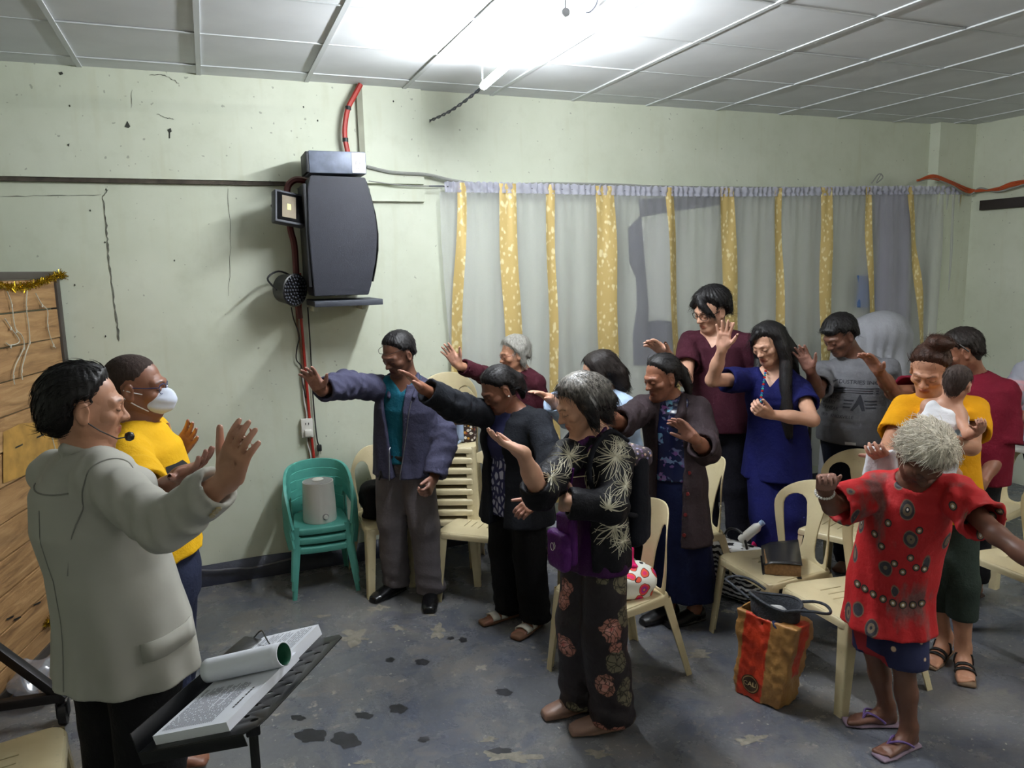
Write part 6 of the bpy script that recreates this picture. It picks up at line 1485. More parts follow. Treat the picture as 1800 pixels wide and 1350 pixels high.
def long10(f):
    U = p.unloc; s_ = p.spine
    f.u(s_poly([U((.055, -.02, .07)), U((.088, .0, -.02)), U((.095, .01, -.1)), s_(.82)+p.left*.085+p.tf*.11, s_(.5)+p.left*.09+p.tf*.13, s_(.22)+p.left*.1+p.tf*.12], [.034, .036, .036, .036, .04, .022]), .03)
    f.u(s_poly([U((-.055, -.02, .07)), U((-.085, .0, -.02)), U((-.09, .0, -.1)), s_(.8)-p.left*.085+p.tf*.08, s_(.5)-p.left*.09+p.tf*.1], [.03, .03, .03, .028, .018]), .03)
    f.u(s_poly([U((0, -.09, .02)), U((.03, -.11, -.1)), s_(.8)-p.tf*.1+p.left*.05, s_(.4)-p.tf*.12+p.left*.05], [.06, .06, .07, .05]), .03)
h = cap(p, .015, ears=False, line=-.004, nape=-.14, seed=27, amp=.0012); h.u(s_poly([(0, .06, .1), (-.035, .085, .07), (-.06, .07, .02)], [.02, .014, .008]), .02); f = Field().u(world_f(p, h)); long10(f); hair_obj(p, f, HR['black'], .005, flow_down, 900, .09, pad=.26, below=.38)
bc = [plain('bead_'+k, c, .25) for k, c in (('red', (196, 40, 44)), ('blue', (60, 120, 190)), ('teal', (60, 160, 160)))]
pa = p.neckp+p.tf*.09+UP*.01-p.left*.03; pz = p.wr[0]+p.hd[0][0]*.09
cr = catmull([pa, (pa+pz)/2+p.tocam*.03, pz], 9)
for k, q in enumerate(cr):
    V, Fc = lathe_vf([(.001, -.008), (.0075, -.003), (.0075, .003), (.001, .008)], 8); add(p, 'bead', [q+np.array(v) for v in V], Fc, bc[k % 3])
V, Fc = tube_vf(cr, .0015, 5); add(p, 'bead_string', V, Fc, bc[0])

# 11 --- man in a grey printed T-shirt
p = person(r=5.15, S=1.02, hw=.19, bw=1.2, bd=1.25, belly=.06, neck=(1505, 632, .0), pel=(1500, .88, 0), yaw=-22, head=(1476, 590, .08), hyaw=-45, hpitch=32, skin='dark', lfoot=(1530, 1010), rfoot=(1480, 1005),
    rarm=dict(sh=(1446, 656, .02), e=(1437, 690, 1), w=(1424, 650, 1), t=(1402, 605, 1), n=(-.3, .1, .9), curl=.12, spread=.7, thumb=.6), larm=dict(e=(1570, 720, -1), w=(1560, 780, -1), t=(1555, 820, -1), n=(-1, 0, 0), curl=.4))
body(p, 'heavy set man in a grey printed shirt with head bowed', fine=.0055); M_GT = cloth('grey_jersey', (112, 113, 118), .12)
g = top(p, hem=-.1, infl=.014, sl=(.72, .72), sr=(.062, .064), nw=.062, seed=111); wear(p, 'grey_shirt', g, M_GT); wear(p, 'trousers', trousers(p), cloth('navy_trousers', (30, 34, 50), .2), .009)
M_PRN = plain('print_charcoal', (52, 54, 62), .8); nd = p.tf; xd = p.left; tops = p.spine(.74)
def lettering(s, size, c, mat, name='lettering'):
    V, Fc = text_mesh(s, size); q = project(g, V, c, xd, p.ax, nd, .002, .22); add(p, name, q, Fc, mat)
lettering('ALPHA INDUSTRIES INC.', .034, tops, M_PRN)
for k in range(3): decal(p, g, 'shirt_bar', [(-.175, -.004), (.175, -.004), (.175, .004), (-.175, .004)], tops-p.ax*(.036+.014*k), xd, p.ax, nd, M_PRN, .002)
for k, (s, x) in enumerate((('AUTHENTIC', -.11), ('MILITARY', -.11), ('OUTERWEAR', -.11))): lettering(s, .03, tops-p.ax*(.1+.034*k)+xd*x, M_PRN)
lettering('1959   KNOXVILLE', .026, tops-p.ax*.21-xd*.03, M_PRN)
lc_ = tops-p.ax*.13+xd*.08
for o_ in ([(-.03, -.04), (-.015, -.04), (.012, .03), (.03, -.04), (.045, -.04), (.014, .055), (.006, .055)],): decal(p, g, 'shirt_logo', o_, lc_, xd, p.ax, nd, M_PRN, .002)
for y in (-.022, -.002, .018): decal(p, g, 'shirt_logo', [(-.075, y-.004), (-.03+y*.3, y-.004), (-.025+y*.3, y+.004), (-.075, y+.004)], lc_, xd, p.ax, nd, M_PRN, .002); decal(p, g, 'shirt_logo', [(.04-y*.3, y-.004), (.09, y-.004), (.09, y+.004), (.035-y*.3, y+.004)], lc_, xd, p.ax, nd, M_PRN, .002)
decal(p, g, 'white_tag', [(-.03, -.008), (.03, -.008), (.03, .01), (-.03, .01)], p.spine(0)-UP*.03+p.left*.06, p.left, UP, p.tf, plain('tag_white', (220, 220, 220), .8), .002)
def fr11(f): f.u(s_poly([p.unloc((-.045, .06, .075)), p.unloc((0, .075, .085)), p.unloc((.045, .06, .075))], [.018, .02, .018]), .03)
simple_hair(p, HR['black'], .02, flow_fwd, 900, .045, fr11, line=-.008, seed=29)

# 12 --- man in crimson behind the young mother
p = person(r=4.72, S=1.0, hw=.19, bw=1.12, bd=1.1, neck=(1712, 662, -.02), pel=(1705, .86, 0), yaw=-35, head=(1690, 618, .04), hyaw=-78, hpitch=26, skin='brown', lfoot=(1700, 1055, -30), rfoot=(1663, 1062, -40), toes=True,
    rarm=dict(sh=(1630, 690, .06), e=(1570, 690, 1), w=(1545, 652, 1), t=(1516, 612, 1), n=(-.5, .2, .8), curl=.2, spread=.5, thumb=.8), larm=dict(sh=(1764, 695, .0), e=(1760, 792, 1), w=(1726, 850, 1), t=(1715, 890, 1), n=(-1, 0, 0), curl=.4))
body(p, 'man in a loose crimson shirt with sunglasses on his head behind the young mother')
wear(p, 'crimson_shirt', top(p, hem=-.2, infl=.02, sl=(.9, .62), sr=(.066, .07), nw=.062, seed=121, boxy=.02, sflare=.02), cloth('crimson_jersey', (112, 18, 40), .15)); wear(p, 'trousers', trousers(p, hemz=.12), cloth('charcoal_trousers', (40, 40, 46), .2), .009)
for i in (0, 1): sandal(p, i, plain('brown_sole', (62, 40, 36), .8), plain('brown_strap', (54, 34, 32), .6), 'thong')
simple_hair(p, HR['dark'], .011, flow_down, 900, .035, line=-.006, seed=33); V, Fc = tube_vf(catmull([p.unloc((x, y, z)) for x, y, z in ((-.088, -.02, .0), (-.086, .01, .06), (-.05, .05, .11), (.0, .06, .118), (.05, .05, .11), (.086, .01, .06), (.088, -.02, 0))], 5), .004, 6); add(p, 'sunglasses', V, Fc, M_BLACK)

# 13 --- young mother in yellow
p = person(r=4.0, S=.97, female=True, hw=.17, bw=1.08, bd=1.05, bust=.03, neck=(1648, 702, .0), pel=(1650, .82, 0), yaw=-8, head=(1634, 650, .05), hyaw=-14, hpitch=30, hroll=-6, skin='mid', lfoot=(1694, 1185, 5), rfoot=(1650, 1160, -20), toes=True,
    rarm=dict(sh=(1590, 722, .03), e=(1558, 795, 1), w=(1560, 800, 1), t=(1534, 800, 1), n=(.0, .3, -.8), curl=.5, kf=.8), larm=dict(sh=(1712, 725, .03), e=(1706, 785, 1), w=(1640, 775, 1), t=(1610, 768, 1), n=(-.2, .3, -1), curl=.35, ks=.9))
body(p, 'young woman in a yellow shirt and green trousers holding a baby'); C['mother'] = p
M_MU = cloth('mustard_jersey', (232, 164, 22), .12); wear(p, 'yellow_shirt', top(p, hem=-.14, infl=.014, sl=(.6, .6), sr=(.058, .06), nw=.06, seed=131), M_MU)
wear(p, 'green_trousers', trousers(p, (.098, .076, .062), hemz=.26, seed=134), cloth('green_denim', (52, 64, 58), .2))
for i in (0, 1): sandal(p, i, plain('dark_sole', (120, 96, 74), .8), plain('black_strap', (26, 24, 24), .6), ((.03, .006), (.085, .009), (.115, .009)))
def bun13(f): f.u(s_ell(p.unloc((.02, -.035, .135)), (.05, .05, .04)), .02); f.u(s_ell(p.unloc((.06, -.04, .135)), (.035, .035, .026)), .02)
simple_hair(p, HR['brown'], .012, lambda l: np.array([0, -.03, .2])-l, 900, .06, bun13, line=-.014, seed=37, amp=.0012)
MO = p
# 14 --- baby in her arms
def baby():
    p = person(r=3.80, S=.52, hw=.17, bw=1.12, bd=1.1, neck=(1668, 712, .0), pel=(1638, 1.09, .02), yaw=172, head=(1682, 674, .02), hyaw=162, hpitch=12, hroll=10, hs=1.32, skin='baby',
        rarm=dict(sh=(1684, 730, .03), e=(1702, 764, 1), w=(1722, 756, 1), t=(1729, 742, 1), n=(-.3, 0, -.9), curl=.5, ks=.8, kf=.8), larm=dict(sh=(1632, 716, 0), e=(1618, 735, -1), w=(1625, 725, -1), t=(1620, 715, -1), n=(0, 0, 1), curl=.5))
    for i in (0, 1):
        s = (1, -1)[i]; p.knee[i] = p.pelp+p.left*s*.09+p.tf*.05-UP*.08; p.ank[i] = p.knee[i]-p.tf*.0+p.left*s*.0-UP*.09; p.fdir[i] = p.tf
    p.ank = [q+UP*0 for q in p.ank]
    global foot_prims
    fp = foot_prims
    def fpb(p_, i, toes=True):
        a = p_.ank[i]; return [(s_cone(a, a+p_.fdir[i]*.05-UP*.01, .018, .016), .01)]
    foot_prims = fpb
    body(p, 'baby in a white vest held against the young mother\'s shoulder, seen from behind', fine=.0042, coarse=.008); foot_prims = fp
    t = NT('vest_white'); v = t.coord(); f = t.ramp(t.noise(v, 16, 2), [(.64, (0,)*3), (.68, (255,)*3)]); t.col(t.mix(t.math('MULTIPLY', f, .7), (232, 234, 240), (70, 160, 200))).set(Roughness=.85); t.bump(t.noise(v, 40, 3), .4, .01)
    g = Field().u(s_loft(torso_nodes(p, .012, prof=[(-.3, .15, .12), (0, .165, .13), (.42, .15, .12), (.7, .155, .12), (.86, .14, .1)])))
    for i in (0, 1): g.u(s_cone(p.spine(.92)+p.left*(1, -1)[i]*.035, p.sh[i]-p.left*(1, -1)[i]*.022+UP*.006, .032, .034), .02)
    g.disp(wrinkle(.003, 60, 3)); g.sub(s_ell(p.neckp+p.ax*.04, (.034, .06, .045)), .006)
    for i in (0, 1): g.sub(s_ell(p.sh[i]+p.left*(1, -1)[i]*.02-p.ax*.01, (.03, .035, .042)), .006)
    wear(p, 'white_vest', g, t.m, .005); simple_hair(p, HR['baby'], .004, flow_down, 500, .03, line=-.004, seed=3, amp=.0006)
    return p
BB = baby()

# 15 --- old woman in a red batik blouse
p = person(r=3.23, S=.86, female=True, hw=.175, bw=.94, bd=1.05, neck=(1608, 845, .08), pel=(1565, .66, -.03), yaw=-10, head=(1622, 802, .2), hyaw=22, hpitch=62, hroll=-10, hs=1.08, skin='dark', lfoot=(1578, 1322, -38), rfoot=(1532, 1274, -68), legbare=True,
    rarm=dict(sh=(1543, 862, .05), e=(1462, 890, 1), w=(1450, 862, 1), t=(1452, 812, 1), n=(.3, -.3, .8), curl=.85, spread=.15, thumb=.1, ks=.95, kf=.5), larm=dict(sh=(1682, 872, .12), e=(1752, 940, 1), w=(1850, 1010, 1), t=(1900, 1040, 1), n=(0, -1, 0), curl=.2))
body(p, 'old woman with silver hair in a red patterned blouse and patterned shorts bowing low'); C['red'] = p
def m_batik():
    t = NT('red_batik'); v = t.coord((1, 1, .62)); dist = t.add('ShaderNodeMix', data_type='VECTOR'); dist.inputs['Factor'].default_value = .03; n_ = t.add('ShaderNodeTexNoise'); n_.inputs['Scale'].default_value = 9; t.link(v, n_.inputs['Vector']); t.link(v, dist.inputs['A']); t.link(n_.outputs['Color'], dist.inputs['B'])
    vo = t.add('ShaderNodeTexVoronoi'); vo.inputs['Scale'].default_value = 13; vo.inputs['Randomness'].default_value = .75; t.link(dist.outputs['Result'], vo.inputs['Vector']); d = vo.outputs['Distance']
    sp = t.add('ShaderNodeSeparateColor'); t.link(vo.outputs['Color'], sp.inputs[0]); keep = t.ramp(sp.outputs[0], [(.4, (0,)*3), (.44, (255,)*3)])
    mot = t.ramp(d, [(.0, (235, 230, 220)), (.05, (40, 40, 50)), (.1, (120, 104, 84)), (.2, (60, 58, 66)), (.3, (120, 100, 82)), (.34, (70, 40, 44))], 'CONSTANT'); on = t.math('MULTIPLY', t.ramp(d, [(.32, (255,)*3), (.36, (0,)*3)]), keep)
    gr = t.ramp(t.noise(t.coord((1.4, 1.4, .5)), 6, 4), [(.56, (0,)*3), (.66, (255,)*3)]); fine = t.noise(v, 130, 3); base = t.mix(t.math('MULTIPLY', gr, .8), (186, 24, 30), t.mix(fine, (60, 44, 50), (128, 112, 104)))
    t.col(t.mix(on, base, mot)).set(Roughness=.7); t.bump(t.noise(t.coord(), 36, 3), .3, .012); return t.m
M_BAT = m_batik()
pf = [(-.4, .185, .15), (-.16, .182, .142), (0, .178, .138), (.2, .17, .132), (.42, .165, .125), (.66, .168, .12), (.84, .155, .105), (.95, .1, .08)]
g = top(p, hem=-.35, infl=.018, sl=(.7, .9), sr=(.07, .078), nw=.075, flare=.02, seed=151, amp=.006, prof=pf, sflare=.006, trap=.055); ob = wear(p, 'red_blouse', g, M_BAT)
# hem medallions, printed discs pressed on the cloth
M_MED = [plain('med_dark', (58, 52, 56), .7), plain('med_gold', (150, 128, 92), .7), plain('med_white', (232, 228, 220), .7)]
def med(c, nd, r):
    x = unit(np.cross(UP, nd)); y = np.cross(nd, x)
    for k, rr_ in enumerate((1., .68, .34)): decal(p, g, 'medallion', [(rr_*r*math.cos(a), rr_*r*1.25*math.sin(a)) for a in np.linspace(0, 6.28, 10, endpoint=False)], c, x, y, nd, M_MED[k], .0015+.0012*k, ob)
for px, py in ((1502, 1050), (1516, 1056), (1532, 1062), (1550, 1070), (1568, 1076), (1586, 1080), (1604, 1083), (1620, 1082), (1524, 838), (1674, 882), (1548, 970), (1571, 1000), (1616, 938), (1586, 1016), (1610, 1010), (1560, 926), (1600, 990), (1535, 950), (1625, 1015)): med(p.hz(px, py, .2), p.tocam, .014 if py > 1030 else .013)
for k in range(4): e = p.el[0]; sh = p.sh[0]; med(sh+(e-sh)*.86+unit(np.cross(e-sh, p.tocam))*(.05-.035*k), p.tocam, .013)
t = NT('shorts_print'); v = t.coord(); vo = t.add('ShaderNodeTexVoronoi'); vo.inputs['Scale'].default_value = 11; t.link(v, vo.inputs['Vector']); sp = t.add('ShaderNodeSeparateColor'); t.link(vo.outputs['Color'], sp.inputs[0]); x = t.mix(t.ramp(sp.outputs[0], [(.5, (0,)*3), (.52, (255,)*3)]), (26, 32, 74), (156, 34, 44)); x = t.mix(t.ramp(vo.outputs['Distance'], [(.1, (255,)*3), (.14, (0,)*3)]), x, (220, 190, 160)); t.col(x).set(Roughness=.75)
sz = float(p.knee[0][2])+.01; wear(p, 'patterned_shorts', trousers(p, (.1, .105, .1), hemz=sz, seed=154, shorts=True), t.m)
for i in (0, 1): sandal(p, i, plain('lilac_sole', (140, 120, 138), .8), plain('purple_thong', (104, 78, 140), .5), 'thong', .02, 'flip_flop')
h = cap(p, .026, ears=False, line=-.008, nape=-.095, seed=41, amp=.004, soft=.03); h.disp(wrinkle(.005, 45, 8, (1, 1, 1))); f = Field().u(world_f(p, h)); hair_obj(p, f, HR['silver'], .0055, flow_down, 2600, .06, .0016, .007, wild=.3)
for k in range(22):
    a = 2*math.pi*k/22; D, N, T = p.hd[1]; c = p.wr[1]-D*.012+.032*(math.cos(a)*N+math.sin(a)*T); V, Fc = lathe_vf([(.001, -.0055), (.0045, -.003), (.0055, 0), (.0045, .003), (.001, .0055)], 8); add(p, 'bracelet_bead', [c+np.array(v) for v in V], Fc, plain('pearl_bead', (236, 232, 226), .2) if k == 0 else bpy.data.materials['pearl_bead'])

# 16 --- person at the table, cut by the frame edge
p = person(r=5.6, S=1.0, hw=.18, bw=1.1, neck=(1852, 622, 0), pel=(1850, .86, 0), yaw=-30, head=(1852, 574, .04), hyaw=-40, hpitch=30, skin='brown', lfoot=(1880, 1000), rfoot=(1850, 1000),
    rarm=dict(sh=(1800, 656, .04), e=(1778, 700, 1), w=(1778, 722, 1), t=(1800, 728, 1), n=(0, -1, 0), curl=.3, kf=.55), larm=dict(e=(1870, 720, 1), w=(1840, 740, 1), t=(1800, 740, 1), n=(0, -1, 0), curl=.3))
body(p, 'person in a grey and pink top at the side table, mostly out of frame', fine=.006)
t = NT('grey_spot'); v = t.coord(); t.col(t.mix(t.ramp(t.noise(v, 9, 1), [(.58, (0,)*3), (.6, (255,)*3)]), (150, 152, 164), (196, 150, 158))).set(Roughness=.85); wear(p, 'grey_top', top(p, hem=-.15, infl=.014, sl=(1.2, 1.2), sr=(.056, .05), nw=.062, seed=161), t.m, .009); wear(p, 'trousers', trousers(p), M_BLK, .012)
simple_hair(p, HR['black'], .014, flow_down, 300, .05, seed=3)
# ------------------------------------------------------------------ bags, books and other small things
def soft(name, label, cat, c, half, mat, rz=0., rd=.03, amp=.005, vox=.009, seed=1, group=None, extra=None, attr=None, part='bag_body'):
    """a soft box-like thing standing on height c[2]; half extents before rotation"""
    o = empty(name, c, rz); tag(o, label, cat, group); g = Field().u(s_box((0, 0, half[2]), half, min(rd, min(half)*.95))).disp(wrinkle(amp, 34, seed, (1, 1, 1)))
    if extra: extra(g)
    g.cut(s_plane((0, 0, .002), -UP)); h = np.array(half)+.09; sdf_obj(part, g, (-h[0], -h[1], -.02), (h[0], h[1], 2*half[2]+.09), vox, mat, o, (0, 0, 0)); return o
SEAT = .43
# black bag on the chair by the wall
soft('shoulder_bag', 'black bag slumped on the chair beside the teal stack', 'bag', (.92, 4.56, SEAT-.005), (.13, .09, .12), cloth('black_nylon', (22, 22, 26), .2), .1, .05, .012, seed=2)
# flowered bag on top of the chair stack
def m_flowerbag():
    t = NT('flowered_canvas'); v = t.coord(); vo = t.add('ShaderNodeTexVoronoi'); vo.inputs['Scale'].default_value = 40; t.link(v, vo.inputs['Vector']); sp = t.add('ShaderNodeSeparateColor'); t.link(vo.outputs['Color'], sp.inputs[0])
    pal = t.ramp(sp.outputs[0], [(0, (232, 226, 214)), (.4, (206, 150, 60)), (.6, (232, 226, 214)), (.8, (150, 70, 50))], 'CONSTANT'); on = t.ramp(vo.outputs['Distance'], [(.34, (255,)*3), (.4, (0,)*3)]); dot = t.ramp(vo.outputs['Distance'], [(.1, (255,)*3), (.13, (0,)*3)])
    t.col(t.mix(dot, t.mix(on, (58, 40, 32), pal), (196, 140, 60))).set(Roughness=.75); return t.m
zt = SEAT+.0645*7-.008; fb = soft('flowered_bag', 'brown bag with a small flower print and pale blue straps on the chair stack', 'bag', (1.40, 4.50, zt), (.13, .075, .105), m_flowerbag(), math.radians(-24), .03, .004, seed=4)
M_PB2 = cloth('pale_blue_strap', (168, 186, 214), .1)
for x in (.035,):
    V = []; Fc = []
    for k in range(9): z = .02+.2*k/8; V += [(x-.022, -.08-.004*math.sin(k), z), (x+.022, -.08-.004*math.sin(k), z)]
    for k in range(8): Fc.append((2*k, 2*k+1, 2*k+3, 2*k+2))
    q = raw('front_band', V, Fc, M_PB2, fb); md = q.modifiers.new('t', 'SOLIDIFY'); md.thickness = .006
tube('strap', [(-.11, -.06, .16), (-.125, -.085, .06), (-.09, -.1, .012), (0, -.105, .008), (.04, -.1, .03)], .008, M_PB2, fb, 8, sm=6)
# grey case on the chair behind the woman in black
o = soft('plastic_case', 'grey plastic case on the chair behind the woman in black', 'case', (1.73, 3.62, SEAT-.004), (.1, .13, .055), plain('case_grey', (120, 124, 134), .35), .05, .015, .001, .008, 6); bm = bmesh.new(); box(bm, (0, 0, .075), (.206, .266, .008), bev=.003); mobj('lid_seam', bm, plain('case_dark', (70, 72, 80), .4), o)
# pink flowered bag and tumbler
def m_pinkbag():
    t = NT('pink_flower_canvas'); v = t.coord(); n_ = t.add('ShaderNodeTexNoise'); n_.inputs['Scale'].default_value = 9; t.link(v, n_.inputs['Vector']); mx_ = t.add('ShaderNodeMix', data_type='VECTOR'); mx_.inputs['Factor'].default_value = .07; t.link(v, mx_.inputs['A']); t.link(n_.outputs['Color'], mx_.inputs['B'])
    vo = t.add('ShaderNodeTexVoronoi'); vo.inputs['Scale'].default_value = 15; t.link(mx_.outputs['Result'], vo.inputs['Vector']); sp = t.add('ShaderNodeSeparateColor'); t.link(vo.outputs['Color'], sp.inputs[0]); d = vo.outputs['Distance']
    fl = t.ramp(d, [(0, (40, 20, 60)), (.13, (230, 150, 50)), (.2, (150, 60, 160)), (.3, (226, 40, 110)), (.42, (236, 90, 60)), (.5, (40, 40, 40)), (.53, (236, 236, 226))], 'CONSTANT'); gn = t.ramp(sp.outputs[1], [(.75, (0,)*3), (.77, (255,)*3)]); x = t.mix(t.math('MULTIPLY', gn, t.ramp(d, [(.4, (255,)*3), (.42, (0,)*3)])), fl, (60, 110, 70))
    t.col(x).set(Roughness=.7); return t.m
M_PK = cloth('pink_cloth', (222, 34, 108), .12); cb = np.array([1.74, 3.0, SEAT-.01])
pk_ = soft('pink_bag', 'pink and white bag with bold flowers slumped on the chair behind the elderly woman', 'bag', cb, (.11, .155, .07), m_pinkbag(), .1, .05, .012, .009, 8)
g = Field().u(s_loft([((.0, -.02, .1), .1, .045, (0, 1, 0)), ((.02, .03, .17), .07, .03, (0, 1, 0)), ((.03, .06, .21), .03, .02, (0, 1, 0))])).disp(wrinkle(.012, 40, 5, (1, 1, 1))); sdf_obj('pink_flap', g, (-.2, -.25, 0), (.2, .25, .3), .009, M_PK, pk_, (0, 0, 0))
tb_ = empty('tumbler', (1.60, 2.93, SEAT+.028)); tag(tb_, 'dark tumbler with copper lower half lying on the chair by the pink bag', 'tumbler'); tb_.rotation_euler = (math.pi/2, 0, math.radians(38))
V, Fc = lathe_vf([(.028, -.11), (.034, -.105), (.035, .0)], 24); raw('copper_body', V, Fc, plain('copper_skin', (150, 96, 76), .3, .6), tb_, 40); V, Fc = lathe_vf([(.036, .0), (.036, .06), (.034, .066), (.033, .1), (.028, .106)], 24); raw('black_lid', V, Fc, plain('tumbler_black', (34, 34, 38), .3), tb_, 40)
# thick old book, dark cover lifted
bk = empty('old_book', (2.60, 2.88, SEAT-.006), math.radians(52)); tag(bk, 'thick worn book with brown page edges and lifted dark cover on a chair', 'book')
bm = bmesh.new(); box(bm, (0, 0, .038), (.25, .17, .06), bev=.006); mobj('page_block', bm, plain('old_pages', (150, 116, 78), .85, var=.2, scale=80), bk)
bm = bmesh.new(); box(bm, (0, .004, .005), (.262, .185, .006), bev=.002); mobj('back_cover', bm, M_BLACK, bk)
V = []; I = 8
for k in range(I+1):
    x = -.131+.262*k/I; V += [(x, .095, .06), (x, .05, .075+.01*k/I), (x, -.02, .078+.02*k/I), (x, -.088, .076+.035*k/I)]
Fc = [(4*k+j, 4*k+j+1, 4*k+j+5, 4*k+j+4) for k in range(I) for j in range(3)]; q = raw('front_cover', V, Fc, plain('worn_leather', (44, 44, 46), .35), bk, 60); q.modifiers.new('t', 'SOLIDIFY').thickness = .004
# zebra bag, white roll and pink pouch on the floor under the chairs
t = NT('zebra_print'); v = t.coord((1, 1, 1)); wv = t.add('ShaderNodeTexWave', bands_direction='Z'); wv.inputs['Scale'].default_value = 11; wv.inputs['Distortion'].default_value = 5; wv.inputs['Detail'].default_value = 2; wv.inputs['Detail Scale'].default_value = 1.6; t.link(v, wv.inputs['Vector']); t.col(t.ramp(wv.outputs['Color'], [(.45, (20, 20, 24)), (.52, (226, 226, 224))])).set(Roughness=.6)
zb_ = soft('striped_bag', 'black and white zebra striped bag on the floor under the chairs', 'bag', (2.80, 3.50, .002), (.11, .2, .15), t.m, .2, .05, .006, .01, 9); tube('handle', [(0, -.1, .28), (.01, -.05, .38), (.01, .05, .38), (0, .1, .28)], .008, M_BLACK, zb_, 8, sm=6)
wr_ = empty('white_bottle', (2.86, 3.42, .40)); tag(wr_, 'white bottle sticking out of the striped bag', 'bottle'); wr_.rotation_euler = (.5, .6, 0); V, Fc = lathe_vf([(.022, -.09), (.028, -.08), (.028, .04), (.016, .06), (.015, .075)], 18); raw('bottle_body', V, Fc, M_WHITE, wr_, 40); V, Fc = lathe_vf([(.017, .07), (.017, .09)], 18); raw('cap', V, Fc, plain('cap_grey', (150, 170, 200), .4), wr_, 40)
soft('pink_pouch', 'pink pouch tucked beside the striped bag', 'pouch', (2.98, 3.36, .26), (.05, .13, .03), M_PK, .3, .02, .004, .008, 3); soft('dark_backpack', 'black backpack on the floor behind the striped bag', 'bag', (3.02, 3.40, .002), (.12, .16, .13), cloth('black_pack', (24, 25, 30), .2), .3, .06, .008, .011, 4)
# brown paper bag with an orange band and a round stamp, grey basket handbag inside
pbx, pby = floor_at(1345, 1222)[:2]; th = math.atan2(-pby, -pbx); fdv = np.array([math.cos(th), math.sin(th), 0]); sdv = np.cross(UP, fdv)
kb = empty('paper_bag', (pbx, pby, 0)); tag(kb, 'crumpled brown paper bag with an orange red stripe and round stamp on the floor', 'paper bag')
M_KR = plain('kraft_paper', (172, 124, 66), .6, var=.15, scale=10, bump=.3, bscale=25); M_OR = plain('orange_print', (206, 62, 30), .55, var=.12, scale=10, bump=.3, bscale=25)
a_ = unit(sdv*.86+fdv*.5); b_ = np.cross(UP, a_)              # bag axes: wide face turned a little left
gB = Field().u(s_loft([((0, 0, .0), .135, .085, a_), ((0, 0, .12), .14, .09, a_), (tuple(a_*.02+np.array([0, 0, .3])), .15, .095, a_), (tuple(a_*.035+np.array([0, 0, .42])), .155, .1, a_)]))
bxm = np.array([a_, np.cross(UP, a_), UP])
def paper(X):
    q = X@bxm.T.astype(np.float32); hh = X[:, 2]; w_ = .112+.032*np.clip(hh/.4, 0, 1); dpt = .08; u = np.abs(q[:, 0]-.04*np.clip(hh/.4, 0, 1))-w_; v = np.abs(q[:, 1])-dpt; return np.maximum(np.maximum(u, v), np.abs(hh-.205)-.205)
gB = Field().u(paper).disp(wrinkle(.005, 36, 12, (1, 1, 1), 8)).disp(wrinkle(.0022, 110, 13, (1, 1, 1), 6)); gB.sub(s_box((0, 0, .4), (.1, .06, .12), .01, bxm)); gB.cut(s_plane((0, 0, .003), -UP))
def attr_bag(V):
    q = V@bxm.T; hh = V[:, 2]; u = q[:, 0]-.04*np.clip(hh/.4, 0, 1); s = np.where((np.abs(u+.04) < .062) & (np.abs(q[:, 1]) > .065), 1., 0.); s = np.maximum(s, np.where((np.abs(q[:, 1]-.0) < .035) & (u > .1) & (hh > .15), 1., 0.)); return np.stack([s, s, s], -1)
t = NT('kraft_with_band'); at_ = t.add('ShaderNodeAttribute', attribute_name='col'); v = t.coord(); n1 = t.noise(v, 10, 5); t.col(t.mix(at_.outputs['Fac'], t.ramp(n1, [(.3, (150, 104, 54)), (.7, (186, 138, 78))]), t.ramp(n1, [(.3, (176, 44, 22)), (.7, (214, 64, 30))]))).set(Roughness=.5); t.bump(t.noise(v, 28, 5), .4, .012)
Vb, Fb = polygonize(gB, (-.28, -.28, -.01), (.28, .28, .45), .0065); np_mesh('bag_paper', Vb, Fb, t.m, kb, (0, 0, 0), {'col': attr_bag(Vb)})
fn = -b_ if (-b_)@fdv > 0 else b_; xs = np.cross(UP, fn)
def on_bag(pts, off): return project(gB, pts, a_*-.03+UP*.075, xs, UP, fn, off, .16)
for k, (r_, m_) in enumerate(((.044, plain('stamp_brown', (84, 58, 34), .6)), (.039, plain('stamp_tan', (190, 150, 100), .6)), (.034, plain('stamp_dark', (70, 48, 30), .6)))):
    Vq, Fq_ = grid_poly([(r_*math.cos(a), r_*math.sin(a)) for a in np.linspace(0, 6.28, 20, endpoint=False)]); raw('round_stamp', on_bag(Vq, .002+.001*k), Fq_, m_, kb)
Vt, Ft = text_mesh('CALI', .03); raw('stamp_lettering', on_bag([(a, b) for a, b, c in Vt], .0058), Ft, plain('stamp_cream', (226, 196, 140), .6), kb)
hb = empty('grey_handbag', (pbx+a_[0]*.035, pby+a_[1]*.035, .335)); tag(hb, 'dark grey woven handbag with looped handles standing in the paper bag', 'handbag'); M_HB = plain('dark_weave', (58, 62, 70), .7, var=.3, scale=60, bump=.5, bscale=120); M_HBI = plain('bag_lining', (22, 24, 30), .7)
V = []; Fc = []; n = 36
for j, (z, k) in enumerate(((-.12, .8), (.0, .92), (.08, 1.), (.135, 1.04), (.14, 1.02), (.135, .97), (.03, .9), (-.03, .85))):
    for i in range(n): a = 2*math.pi*i/n; V.append(a_*.115*k*math.cos(a)+b_*.066*k*math.sin(a)+UP*(z+.012*math.sin(2*a)*(j > 2)))
for j in range(7):
    for i in range(n): i2 = (i+1) % n; Fc.append((j*n+i, j*n+i2, (j+1)*n+i2, (j+1)*n+i))
Fc.append(tuple(7*n+i for i in range(n))); raw('woven_body', V, Fc, M_HB, hb, 60)
